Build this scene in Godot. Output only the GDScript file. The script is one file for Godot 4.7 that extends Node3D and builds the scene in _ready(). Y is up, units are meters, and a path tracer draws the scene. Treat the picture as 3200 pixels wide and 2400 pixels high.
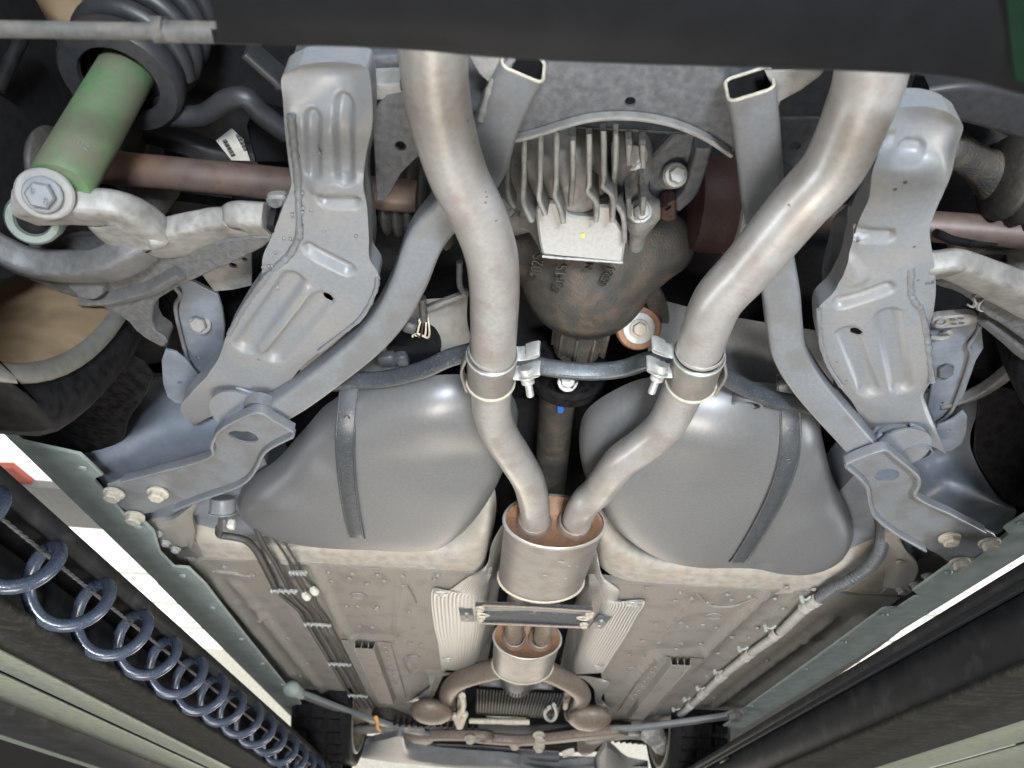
extends Node3D
# The underside of a car standing on a drive-on lift, seen from behind the rear axle. Metres; x to the right, y up, -z to the car's front.
# The lens is at the origin, about 1.5 m above the workshop floor.

var M := {}
var org := {}
var used := {}
var car: Node3D
var hex_mesh: ArrayMesh
var rivet_mesh: ArrayMesh


func _ready() -> void:
	camera_and_light()
	materials()
	setting()
	lift()
	build_car()


func camera_and_light() -> void:
	var cam := Camera3D.new()
	cam.name = "camera"
	cam.fov = 54.8664
	cam.near = 0.02
	cam.far = 80.0
	cam.transform = Transform3D(Basis(Vector3(0.998357, 0.039516, 0.041502), Vector3(-0.056080, 0.822683, 0.565727), Vector3(-0.011787, -0.567125, 0.823547)), Vector3.ZERO)
	var at := CameraAttributesPhysical.new()
	at.frustum_focal_length = 23.118
	at.frustum_near = 0.02
	at.frustum_far = 80.0
	at.frustum_focus_distance = 1.15
	at.exposure_aperture = 5.6
	cam.attributes = at
	cam.current = true
	add_child(cam)
	var we := WorldEnvironment.new()
	we.name = "environment"
	var e := Environment.new()
	e.background_mode = Environment.BG_COLOR
	e.background_color = Color(0.75, 0.8, 0.85)
	e.background_energy_multiplier = 0.15
	e.tonemap_mode = Environment.TONE_MAPPER_LINEAR
	e.tonemap_exposure = 0.84
	e.sdfgi_enabled = true
	e.ssao_enabled = true
	e.ssil_enabled = true
	we.environment = e
	add_child(we)
	# lights out of view behind, ahead, beside, above and below the car
	area("unseen_rear_light", Vector3(0.3, -0.35, 3.4), Vector3(0.1, 0.5, -1.0), Vector2(4.6, 2.2), Color(0.88, 0.94, 1.0), 8.0)  # out of view behind the lens, lights the faces turned rearward
	area("unseen_front_light", Vector3(0.0, -0.6, -11.4), Vector3(0.1, 0.4, -2.0), Vector2(5.0, 1.8), Color(1.0, 0.95, 0.88), 18.0)  # out of view ahead, placed to warm the forward parts
	area("unseen_lamp_light", Vector3(0.35, -1.05, 1.75), Vector3(0.1, 0.6, -0.9), Vector2(0.55, 0.35), Color(0.92, 0.96, 1.0), 17.0)  # key lamp out of view, lights the rear parts from behind and below
	area("unseen_lamp_light", Vector3(0.0, -1.35, -1.0), Vector3(0.12, 0.6, -2.4), Vector2(0.9, 0.9), Color(1.0, 0.96, 0.91), 6.0)  # added fill lamp below the car, brightens the floor pans
	area("unseen_side_light", Vector3(-4.6, -0.7, -2.2), Vector3(0.0, 0.5, -2.0), Vector2(3.4, 1.3), Color(0.95, 0.98, 1.0), 24.0)  # out of view, this pair is placed to light the sills
	area("unseen_side_light", Vector3(7.0, -0.7, -2.2), Vector3(0.2, 0.5, -2.0), Vector2(4.0, 1.3), Color(0.97, 0.99, 1.0), 46.0)
	for s in [-1.0, 1.0]:
		for k in 3:
			area("unseen_roof_light", Vector3(s * 2.9, 2.8, -0.5 - 4.0 * k), Vector3(s * 2.9, 0.0, -0.5 - 4.0 * k), Vector2(1.6, 3.0), Color(1.0, 0.99, 0.95), 3.0)  # out of view overhead, placed to light the workshop floor


func area(called: String, at: Vector3, to: Vector3, size: Vector2, c: Color, energy: float) -> void:
	var l := AreaLight3D.new()
	l.name = called
	l.area_size = size
	l.area_normalize_energy = true
	l.light_color = c
	l.light_energy = energy
	l.shadow_enabled = true
	l.set("area_range", 30.0)
	add_child(l, true)
	var up := Vector3.UP if absf((to - at).normalized().y) < 0.95 else Vector3.FORWARD
	l.look_at_from_position(at, to, up)


# ---------------------------------------------------------------- materials

func noise_tex(freq: float, oct: int, stops: Array, cols: Array, sd: int, kind := FastNoiseLite.TYPE_SIMPLEX_SMOOTH, size := 512, stretch := false) -> NoiseTexture2D:
	var n := FastNoiseLite.new()
	n.noise_type = kind
	n.seed = sd
	n.frequency = freq
	n.fractal_octaves = oct
	n.fractal_gain = 0.55
	var t := NoiseTexture2D.new()
	t.width = size
	t.height = size
	t.seamless = true
	t.noise = n
	var g := Gradient.new()
	g.offsets = PackedFloat32Array(stops)
	var pc := PackedColorArray()
	for c in cols:
		pc.append(c if c is Color else Color(c, c, c))
	g.colors = pc
	t.color_ramp = g
	return t


func lin(r: float, g: float, b: float) -> Color:
	return Color(r, g, b).linear_to_srgb()


func mat(called: String, c: Color, rough: float, metal: float, tex: Texture2D = null, bump: Texture2D = null, bump_mm := 0.0, scale := 3.0, dust: Texture2D = null, dust_mask: Texture2D = null) -> StandardMaterial3D:
	var m := StandardMaterial3D.new()
	m.resource_name = called
	m.albedo_color = c
	m.roughness = rough
	m.metallic = metal
	m.uv1_triplanar = true
	m.uv1_world_triplanar = true
	m.uv1_scale = Vector3.ONE * scale
	m.uv2_triplanar = true
	m.uv2_world_triplanar = true
	m.uv2_scale = Vector3.ONE * scale * 0.61
	if tex:
		m.albedo_texture = tex
	if bump:
		m.heightmap_enabled = true
		m.heightmap_texture = bump
		m.heightmap_scale = bump_mm * 0.1
	if dust:
		m.detail_enabled = true
		m.detail_albedo = dust
		m.detail_mask = dust_mask
		m.detail_uv_layer = BaseMaterial3D.DETAIL_UV_1
	M[called] = m
	return m


func flat_tex(c: Color) -> ImageTexture:
	var im := Image.create(4, 4, false, Image.FORMAT_RGBA8)
	im.fill(c)
	return ImageTexture.create_from_image(im)


func materials() -> void:
	var grime := noise_tex(0.03, 6, [0.2, 0.5, 0.8], [0.86, 0.95, 1.0], 11)
	var soft := noise_tex(0.016, 6, [0.25, 0.75], [0.90, 1.0], 12)
	var strong := noise_tex(0.03, 6, [0.2, 0.5, 0.8], [0.55, 0.85, 1.0], 13)
	var fine := noise_tex(0.22, 3, [0.2, 0.8], [0.0, 1.0], 14)
	var pits := noise_tex(0.09, 4, [0.25, 0.75], [0.0, 1.0], 15)
	var stipple := noise_tex(0.14, 3, [0.2, 0.8], [0.0, 1.0], 16)
	var specks := noise_tex(0.11, 3, [0.0, 0.76, 0.82, 1.0], [0.0, 0.0, 0.6, 0.8], 17)
	var patches := noise_tex(0.012, 6, [0.0, 0.45, 0.7, 1.0], [0.0, 0.05, 0.8, 1.0], 18)
	var patches2 := noise_tex(0.02, 6, [0.0, 0.56, 0.72, 1.0], [0.0, 0.0, 0.6, 0.9], 19)
	var specks2 := noise_tex(0.16, 2, [0.0, 0.84, 0.88, 1.0], [0.0, 0.0, 0.4, 0.5], 22)
	var faint := noise_tex(0.05, 6, [0.35, 0.9], [0.0, 0.13], 20)
	var strong2 := noise_tex(0.05, 6, [0.2, 0.5, 0.8], [0.82, 0.95, 1.0], 24)
	var finegrime := noise_tex(0.09, 5, [0.2, 0.5, 0.8], [0.93, 0.97, 1.0], 25)
	var stain := noise_tex(0.007, 6, [0.0, 0.52, 0.75, 1.0], [0.0, 0.0, 0.2, 0.25], 26)
	var film := noise_tex(0.006, 6, [0.0, 0.4, 0.65, 1.0], [0.0, 0.0, 0.16, 0.3], 27)
	var film2 := noise_tex(0.006, 5, [0.0, 0.45, 0.7, 1.0], [0.0, 0.0, 0.14, 0.2], 28)
	var film3 := noise_tex(0.008, 5, [0.0, 0.5, 0.75, 1.0], [0.0, 0.0, 0.6, 0.8], 30)
	var film4 := noise_tex(0.014, 6, [0.0, 0.45, 0.7, 1.0], [0.0, 0.02, 0.35, 0.5], 31)
	var film5 := noise_tex(0.009, 6, [0.0, 0.42, 0.7, 1.0], [0.0, 0.0, 0.42, 0.55], 32)
	var mostly := noise_tex(0.005, 4, [0.0, 0.25, 0.6, 1.0], [0.1, 0.45, 0.9, 1.0], 23)
	var rust := noise_tex(0.01, 6, [0.2, 0.5, 0.72, 0.95], [lin(0.042, 0.040, 0.036), lin(0.058, 0.053, 0.046), lin(0.105, 0.08, 0.058), lin(0.085, 0.075, 0.062)], 21)
	var dust_tan := flat_tex(lin(0.36, 0.30, 0.225))
	var dust_grey := flat_tex(lin(0.42, 0.405, 0.38))
	var rust_dot := flat_tex(lin(0.22, 0.11, 0.05))
	var dark_grime := flat_tex(lin(0.05, 0.047, 0.043))
	mat("steel", lin(0.195, 0.207, 0.222), 0.38, 0.0, finegrime, fine, 0.05, 2.6, flat_tex(lin(0.13, 0.115, 0.10)), film5)
	mat("steel_arm", lin(0.225, 0.237, 0.252), 0.36, 0.0, finegrime, fine, 0.06, 2.4, dust_tan, film)
	mat("steel_dark", lin(0.085, 0.09, 0.1), 0.42, 0.0, grime, fine, 0.08, 3.0, dust_grey, faint)
	mat("steel_dusty", lin(0.27, 0.262, 0.25), 0.6, 0.0, grime, fine, 0.3, 3.0, dust_tan, faint)
	mat("exhaust", lin(0.44, 0.425, 0.41), 0.36, 0.35, finegrime, fine, 0.04, 2.5, flat_tex(lin(0.23, 0.17, 0.13)), film5)
	mat("exhaust_old", lin(0.25, 0.21, 0.18), 0.5, 0.25, grime, fine, 0.2, 4.0, rust_dot, patches2)
	mat("muffler", lin(0.27, 0.255, 0.235), 0.42, 0.35, finegrime, fine, 0.05, 3.0, flat_tex(lin(0.16, 0.12, 0.09)), film5)
	mat("rust_plate", lin(0.33, 0.17, 0.09), 0.6, 0.1, strong2, fine, 0.1, 4.0, flat_tex(lin(0.17, 0.12, 0.10)), film3)
	mat("tank", lin(0.235, 0.238, 0.245), 0.44, 0.4, finegrime, fine, 0.04, 2.2, dust_grey, specks2)
	mat("strap", lin(0.075, 0.085, 0.096), 0.38, 0.2, grime, fine, 0.1, 3.0, dust_grey, specks)
	mat("floor", lin(0.255, 0.237, 0.21), 0.6, 0.0, finegrime, stipple, 0.2, 2.2, dark_grime, stain)
	mat("seam", lin(0.42, 0.395, 0.355), 0.6, 0.0, grime, fine, 0.1, 2.0, dust_tan, film3)
	mat("sill", lin(0.34, 0.39, 0.355), 0.55, 0.0, soft, stipple, 0.06, 2.0, dust_grey, faint)
	mat("body_grey", lin(0.20, 0.225, 0.265), 0.4, 0.0, soft, fine, 0.15, 2.0, dust_grey, faint)
	mat("alloy", lin(0.30, 0.29, 0.27), 0.5, 0.15, strong2, pits, 0.16, 2.6, dark_grime, film4)
	mat("alloy_clean", lin(0.38, 0.375, 0.36), 0.5, 0.15, finegrime, fine, 0.15, 3.0)
	mat("iron", lin(1, 1, 1), 0.6, 0.1, rust, pits, 0.8, 4.5)
	mat("shaft", lin(0.15, 0.105, 0.088), 0.5, 0.1, strong2, fine, 0.1, 1.6, flat_tex(lin(0.21, 0.11, 0.06)), film3)
	mat("red_iron", lin(0.05, 0.024, 0.02), 0.6, 0.0, grime, pits, 0.4, 4.0)
	mat("rubber", lin(0.016, 0.016, 0.017), 0.6, 0.0, strong, pits, 0.15, 3.0)
	mat("hose", lin(0.042, 0.054, 0.082), 0.2, 0.0, soft, fine, 0.15, 6.0, dust_grey, specks)
	mat("plastic_black", lin(0.012, 0.013, 0.015), 0.45, 0.0, soft)
	mat("paint_green", lin(0.008, 0.024, 0.014), 0.35, 0.0, soft)
	mat("damper", lin(0.08, 0.22, 0.085), 0.5, 0.0, strong2, fine, 0.1, 3.2, flat_tex(lin(0.13, 0.122, 0.09)), mostly)
	mat("rod_grey", lin(0.095, 0.093, 0.092), 0.5, 0.1, strong2, fine, 0.1, 4.0, dust_tan, film)
	mat("boot", lin(0.04, 0.037, 0.033), 0.6, 0.0, grime, fine, 0.1, 4.0, dust_tan, faint)
	mat("damper_eye", lin(0.19, 0.225, 0.20), 0.45, 0.0, grime, fine, 0.1, 4.0)
	mat("spring_grey", lin(0.032, 0.033, 0.036), 0.45, 0.0, grime, fine, 0.08, 4.0)
	mat("rim_lip", lin(0.17, 0.165, 0.145), 0.45, 0.1, grime, fine, 0.1, 4.0)
	mat("alloy_shaded", lin(0.11, 0.11, 0.112), 0.5, 0.1, grime, fine, 0.3, 4.0, dust_grey, faint)  # darker copy of the alloy, shade under the arms put into the colour
	mat("shield", lin(0.68, 0.675, 0.66), 0.36, 0.75, soft)
	M["shield"].uv1_triplanar = false
	M["shield"].uv1_scale = Vector3.ONE
	M["shield"].heightmap_enabled = true
	M["shield"].heightmap_texture = waffle()
	M["shield"].heightmap_scale = 0.2
	mat("conduit", lin(0.38, 0.36, 0.33), 0.6, 0.0, soft, fine, 0.2, 4.0)
	mat("pipe_dark", lin(0.055, 0.053, 0.052), 0.55, 0.0, grime, fine, 0.2, 4.0, dust_tan, faint)
	mat("nylon", lin(0.72, 0.70, 0.62), 0.5, 0.0, soft)
	mat("clip_grey", lin(0.42, 0.42, 0.41), 0.5, 0.0, soft)
	mat("zinc", lin(0.5, 0.5, 0.48), 0.4, 0.4, grime, fine, 0.3, 6.0)
	mat("bolt_pale", lin(0.55, 0.5, 0.41), 0.6, 0.1, grime, fine, 0.3, 6.0)
	mat("void_dark", lin(0.02, 0.02, 0.021), 0.85, 0.0, grime)  # near-black colour carries the shade of gaps and recesses
	mat("wheel_tan", lin(0.36, 0.26, 0.155), 0.45, 0.1, grime, fine, 0.1, 1.2, flat_tex(lin(0.13, 0.095, 0.06)), patches)
	mat("lift_black", lin(0.02, 0.0205, 0.021), 0.5, 0.0, soft, fine, 0.1, 1.2, flat_tex(lin(0.04, 0.04, 0.04)), patches2)
	mat("lift_brown", lin(0.017, 0.0165, 0.0145), 0.7, 0.0, grime, pits, 0.3, 3.0, flat_tex(lin(0.04, 0.036, 0.028)), patches2)
	mat("lift_pale", lin(0.22, 0.235, 0.195), 0.4, 0.2, strong2, fine, 0.4, 1.5, flat_tex(lin(0.2, 0.24, 0.13)), patches2)
	mat("cable", lin(0.12, 0.12, 0.125), 0.4, 0.5, grime)
	mat("white_wall", lin(0.8, 0.79, 0.75), 0.8, 0.0, soft)
	mat("concrete", lin(0.2, 0.195, 0.185), 0.6, 0.0, grime, pits, 0.6, 0.5)
	mat("blue_paint", lin(0.03, 0.12, 0.42), 0.4, 0.0)
	mat("red_paint", lin(0.4, 0.08, 0.06), 0.5, 0.0, grime)
	mat("orange", lin(0.7, 0.3, 0.05), 0.6, 0.0)
	mat("yellow", lin(0.6, 0.55, 0.15), 0.6, 0.0)
	mat("cream", lin(0.62, 0.57, 0.45), 0.5, 0.0, grime)
	for dark in ["rubber", "plastic_black", "lift_black", "lift_brown", "void_dark", "paint_green"]:
		M[dark].metallic_specular = 0.2
	var g := StandardMaterial3D.new()
	g.emission_enabled = true
	g.albedo_color = Color(0.9, 0.9, 0.88)
	g.emission = Color(1.0, 0.99, 0.95)
	g.emission_energy_multiplier = 1.5
	M["glow"] = g


func waffle() -> ImageTexture:
	var im := Image.create(128, 128, false, Image.FORMAT_RGB8)
	for y in 128:
		for x in 128:
			var a := 0.5 + 0.5 * sin(TAU * x / 32.0)
			var b := 0.5 + 0.5 * sin(TAU * y / 32.0)
			var v := a * (0.55 + 0.45 * b)
			im.set_pixel(x, y, Color(v, v, v))
	return ImageTexture.create_from_image(im)


# ---------------------------------------------------------------- naming

func numbered(parent: Node, called: String) -> String:
	var key := str(parent.get_instance_id()) + called
	var k: int = used.get(key, 0)
	used[key] = k + 1
	return called if k == 0 else "%s_%03d" % [called, k]


func moved(m: ArrayMesh, by: Vector3) -> ArrayMesh:
	var a := m.surface_get_arrays(0)
	var v: PackedVector3Array = a[Mesh.ARRAY_VERTEX]
	for i in v.size():
		v[i] += by
	a[Mesh.ARRAY_VERTEX] = v
	var r := ArrayMesh.new()
	r.add_surface_from_arrays(Mesh.PRIMITIVE_TRIANGLES, a)
	return r


# a mesh given in world coordinates becomes ONE node under parent, with its own pivot at its middle
func put(parent: Node, called: String, m: ArrayMesh, material: String, label := "") -> MeshInstance3D:
	var c := m.get_aabb().get_center()
	var o := MeshInstance3D.new()
	o.name = numbered(parent, called)
	o.mesh = moved(m, -c)
	o.material_override = M[material]
	o.position = c - org.get(parent, Vector3.ZERO)
	org[o] = c
	parent.add_child(o, true)
	if label:
		o.set_meta("label", label)
	return o


# a shared mesh placed by a transform in world coordinates
func place(parent: Node, called: String, m: Mesh, t: Transform3D, material: String, label := "") -> MeshInstance3D:
	var o := MeshInstance3D.new()
	o.name = numbered(parent, called)
	o.mesh = m
	o.material_override = M[material]
	t.origin -= org.get(parent, Vector3.ZERO)
	o.transform = t
	parent.add_child(o, true)
	if label:
		o.set_meta("label", label)
	return o


func tag(o: Node, label: String, category := "", group := "", kind := "") -> void:
	o.set_meta("label", label)
	if category: o.set_meta("category", category)
	if group: o.set_meta("group", group)
	if kind: o.set_meta("kind", kind)


func aim(at: Vector3, dir: Vector3, s := 1.0) -> Transform3D:
	var y := dir.normalized()
	var x := y.cross(Vector3(0.3, 0.2, 1.0)).normalized()
	return Transform3D(Basis(x, y, x.cross(y)).scaled_local(Vector3.ONE * s), at)


# ---------------------------------------------------------------- shapes

func done(st: SurfaceTool) -> ArrayMesh:
	st.generate_normals()
	return st.commit()


func start() -> SurfaceTool:
	var st := SurfaceTool.new()
	st.begin(Mesh.PRIMITIVE_TRIANGLES)
	st.set_smooth_group(0)
	return st


func join(list: Array) -> ArrayMesh:
	var st := SurfaceTool.new()
	st.begin(Mesh.PRIMITIVE_TRIANGLES)
	for m in list:
		if m is Array:
			st.append_from(m[0], 0, m[1])
		else:
			st.append_from(m, 0, Transform3D())
	return st.commit()


func tri(st: SurfaceTool, a: Vector3, b: Vector3, c: Vector3) -> void:
	st.add_vertex(a)
	st.add_vertex(b)
	st.add_vertex(c)


func quad(st: SurfaceTool, a: Vector3, b: Vector3, c: Vector3, d: Vector3) -> void:
	tri(st, a, b, c)
	tri(st, a, c, d)


func curve(p: Array, n: int, closed := false) -> PackedVector3Array:
	var out := PackedVector3Array()
	var k := p.size()
	var total := n * (k if closed else k - 1)
	for i in total + (0 if closed else 1):
		var t := float(i) / n
		var s := mini(int(t), k - (1 if closed else 2))
		var f := t - s
		if closed:
			out.append(p[s % k].cubic_interpolate(p[(s + 1) % k], p[(s + k - 1) % k], p[(s + 2) % k], f))
		else:
			var a: Vector3 = p[s - 1] if s > 0 else p[0] * 2.0 - p[1]
			var d: Vector3 = p[s + 2] if s + 2 < k else p[k - 1] * 2.0 - p[k - 2]
			out.append(p[s].cubic_interpolate(p[s + 1], a, d, f))
	return out


func chaikin(p: Array, times := 2) -> Array:
	for k in times:
		var q := []
		for i in p.size():
			var a: Vector3 = p[i]
			var b: Vector3 = p[(i + 1) % p.size()]
			q.append(a.lerp(b, 0.25))
			q.append(a.lerp(b, 0.75))
		p = q
	return p


func ring(n: int, rx: float, ry: float) -> PackedVector2Array:
	var s := PackedVector2Array()
	for i in n:
		s.append(Vector2(cos(TAU * i / n) * rx, sin(TAU * i / n) * ry))
	return s


func rounded(w: float, h: float, r: float, per := 4) -> PackedVector2Array:
	var s := PackedVector2Array()
	for c in 4:
		var m := Vector2((w / 2 - r) * [1, -1, -1, 1][c], (h / 2 - r) * [1, 1, -1, -1][c])
		for k in per + 1:
			var a := PI / 2 * (c + float(k) / per)
			s.append(m + Vector2(cos(a), sin(a)) * r)
	return s


# a section swept along a path; radius: number or array of factors along the path
func sweep(path: PackedVector3Array, sec: PackedVector2Array, factor: Variant = 1.0, up: Variant = null, caps := true, closed := false) -> ArrayMesh:
	var fac: Array = factor if factor is Array else [factor]
	var st := start()
	var n := path.size()
	var rings := []
	var side := Vector3.ZERO
	for i in n:
		var t: Vector3
		if closed:
			t = (path[(i + 1) % n] - path[(i + n - 1) % n]).normalized()
		else:
			t = (path[mini(i + 1, n - 1)] - path[maxi(i - 1, 0)]).normalized()
		if up != null:
			side = t.cross(up).normalized()
		elif i == 0:
			side = t.cross(Vector3.UP if absf(t.y) < 0.9 else Vector3.RIGHT).normalized()
		else:
			side = (side - t * side.dot(t)).normalized()
		var v := side.cross(t)
		var f: float = fac[mini(i, fac.size() - 1)]
		var r := PackedVector3Array()
		for q in sec:
			r.append(path[i] + (side * q.x + v * q.y) * f)
		rings.append(r)
	var k := sec.size()
	for i in (n if closed else n - 1):
		var a: PackedVector3Array = rings[i]
		var b: PackedVector3Array = rings[(i + 1) % n]
		for j in k:
			quad(st, a[j], b[j], b[(j + 1) % k], a[(j + 1) % k])
	if caps and not closed:
		st.set_smooth_group(1)
		for e in [0, n - 1]:
			var r: PackedVector3Array = rings[e]
			for j in k:
				if e == 0:
					tri(st, path[e], r[j], r[(j + 1) % k])
				else:
					tri(st, path[e], r[(j + 1) % k], r[j])
	return done(st)


func tube(p: Array, r: float, per := 8, sides := 14, caps := true) -> ArrayMesh:
	return sweep(curve(p, per), ring(sides, r, r), 1.0, null, caps)


func bar(a: Vector3, b: Vector3, r: float, sides := 12) -> ArrayMesh:
	return sweep(PackedVector3Array([a, b]), ring(sides, r, r))


func box(t: Transform3D, size: Vector3, r := 0.002) -> ArrayMesh:
	var p := PackedVector3Array([Vector3(0, 0, -size.z / 2), Vector3(0, 0, -size.z / 2 + r), Vector3(0, 0, size.z / 2 - r), Vector3(0, 0, size.z / 2)])
	var k := 1.0 - 2.0 * r / minf(size.x, size.y)
	var m := sweep(p, rounded(size.x, size.y, minf(r * 1.5, minf(size.x, size.y) * 0.45), 2), [k, 1.0, 1.0, k], Vector3.UP)
	return join([[m, t]])


# turned shape: profile of Vector2(radius, height) about the y axis of t, squashed by sx, sz
func lathe(profile: Array, t: Transform3D, seg := 24, sx := 1.0, sz := 1.0, sharp := 30.0) -> ArrayMesh:
	var st := start()
	var group := 0
	for i in profile.size() - 1:
		var p: Vector2 = profile[i]
		var q: Vector2 = profile[i + 1]
		if i > 0 and rad_to_deg(absf((p - profile[i - 1]).angle_to(q - p))) > sharp:
			group += 1
		st.set_smooth_group(group)
		for k in seg:
			var a := TAU * k / seg
			var b := TAU * (k + 1) / seg
			var ca := Vector3(cos(a) * sx, 0, sin(a) * sz)
			var cb := Vector3(cos(b) * sx, 0, sin(b) * sz)
			var v0 := t * (ca * p.x + Vector3.UP * p.y)
			var v1 := t * (cb * p.x + Vector3.UP * p.y)
			var v2 := t * (cb * q.x + Vector3.UP * q.y)
			var v3 := t * (ca * q.x + Vector3.UP * q.y)
			if p.x > 1e-6: tri(st, v0, v1, v2)
			if q.x > 1e-6: tri(st, v0, v2, v3)
	return done(st)


# hexagon head with a chamfer and a washer face, 1 unit across the flats, standing on y = 0
func make_hex(washer: float) -> ArrayMesh:
	var st := start()
	st.set_smooth_group(-1)
	var prof := [Vector2(0.577, 0.0), Vector2(0.577, 0.5), Vector2(0.5, 0.58), Vector2(0.0, 0.58)]
	for i in 3:
		for k in 6:
			var a := TAU * k / 6
			var b := TAU * (k + 1) / 6
			var p: Vector2 = prof[i]
			var q: Vector2 = prof[i + 1]
			quad(st, Vector3(cos(a) * p.x, p.y, sin(a) * p.x), Vector3(cos(b) * p.x, p.y, sin(b) * p.x), Vector3(cos(b) * q.x, q.y, sin(b) * q.x), Vector3(cos(a) * q.x, q.y, sin(a) * q.x))
	var head := done(st)
	if washer <= 0.0:
		return head
	return join([head, lathe([Vector2(washer, -0.08), Vector2(washer, 0.08), Vector2(washer - 0.06, 0.12), Vector2(0.0, 0.12)], Transform3D(), 20)])


func inset(p: PackedVector2Array, d: float) -> PackedVector2Array:
	var out := PackedVector2Array()
	var n := p.size()
	var area2 := 0.0
	for i in n:
		area2 += p[i].cross(p[(i + 1) % n])
	var s := 1.0 if area2 > 0 else -1.0
	for i in n:
		var a := (p[i] - p[(i + n - 1) % n]).normalized()
		var b := (p[(i + 1) % n] - p[i]).normalized()
		var na := Vector2(-a.y, a.x) * s
		var nb := Vector2(-b.y, b.x) * s
		var m := (na + nb).normalized()
		out.append(p[i] + m * d / maxf(0.4, m.dot(na)))
	return out


func strips(p: PackedVector2Array, holes: Array) -> Array:
	var parts := [p]
	for h in holes:
		var c := Vector2.ZERO
		for q in h:
			c += q / h.size()
		var next := []
		for part in parts:
			if not Geometry2D.is_point_in_polygon(c, part):
				next.append(part)
				continue
			for s in [-1.0, 1.0]:
				var half := PackedVector2Array([Vector2(c.x, -50), Vector2(c.x + s * 50, -50), Vector2(c.x + s * 50, 50), Vector2(c.x, 50)])
				for piece in Geometry2D.intersect_polygons(part, half):
					next.append_array(Geometry2D.clip_polygons(piece, h))
		parts = next
	return parts


# a plate of even thickness: outline of points near one plane, holes as arrays of points or [centre, radius]; it grows to the side of `back`
func plate(outline: Array, thick: float, bevel := 0.0015, holes := [], back := Vector3.UP) -> ArrayMesh:
	var c := Vector3.ZERO
	var nrm := Vector3.ZERO
	for i in outline.size():
		c += outline[i] / outline.size()
		nrm += outline[i].cross(outline[(i + 1) % outline.size()])
	nrm = nrm.normalized()
	if nrm.dot(back) < 0: nrm = -nrm
	var ax := nrm.cross(Vector3(0.123, 0.2, 1.0)).normalized()
	var ay := nrm.cross(ax)
	var p := PackedVector2Array()
	for v in outline:
		p.append(Vector2((v - c).dot(ax), (v - c).dot(ay)))
	var cut := []
	for h in holes:
		var q := PackedVector2Array()
		if h.size() == 2:
			for k in 20:
				q.append(Vector2((h[0] - c).dot(ax), (h[0] - c).dot(ay)) + Vector2(cos(TAU * k / 20), sin(TAU * k / 20)) * float(h[1]))
		else:
			for v in h:
				q.append(Vector2((v - c).dot(ax), (v - c).dot(ay)))
		cut.append(q)
	var up3 := func(v: Vector2, h: float) -> Vector3: return c + ax * v.x + ay * v.y + nrm * h
	var st := start()
	st.set_smooth_group(1)
	var face := inset(p, bevel) if bevel > 0 else p
	for k in 4:
		if bevel > 0 and Geometry2D.triangulate_polygon(face).is_empty():
			bevel *= 0.4
			face = inset(p, bevel)
	for part in strips(face, cut):
		var ids := Geometry2D.triangulate_polygon(part)
		for i in range(0, ids.size(), 3):
			tri(st, up3.call(part[ids[i]], 0.0), up3.call(part[ids[i + 1]], 0.0), up3.call(part[ids[i + 2]], 0.0))
			tri(st, up3.call(part[ids[i]], thick), up3.call(part[ids[i + 2]], thick), up3.call(part[ids[i + 1]], thick))
	var n := p.size()
	for i in n:
		var j := (i + 1) % n
		st.set_smooth_group(2)
		quad(st, up3.call(face[i], 0.0), up3.call(face[j], 0.0), up3.call(p[j], bevel), up3.call(p[i], bevel))
		st.set_smooth_group(3)
		quad(st, up3.call(p[i], bevel), up3.call(p[j], bevel), up3.call(p[j], thick), up3.call(p[i], thick))
	st.set_smooth_group(4)
	for q in cut:
		for i in q.size():
			var j: int = (i + 1) % q.size()
			quad(st, up3.call(q[i], 0.0), up3.call(q[j], 0.0), up3.call(q[j], thick), up3.call(q[i], thick))
	return done(st)


# how far a groove list lifts the sheet at a place; groove: [a, b, half width, depth]
func groove(p: Vector3, list: Array) -> float:
	var v := 0.0
	var q := Vector2(p.x, p.z)
	for g in list:
		var a := Vector2(g[0].x, g[0].z)
		var b := Vector2(g[1].x, g[1].z)
		var d := q.distance_to(Geometry2D.get_closest_point_to_segment(q, a, b))
		var w: float = g[2]
		if d < w:
			v += float(g[3]) * (1.0 - smoothstep(w * 0.3, w, d))
	return v


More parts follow.
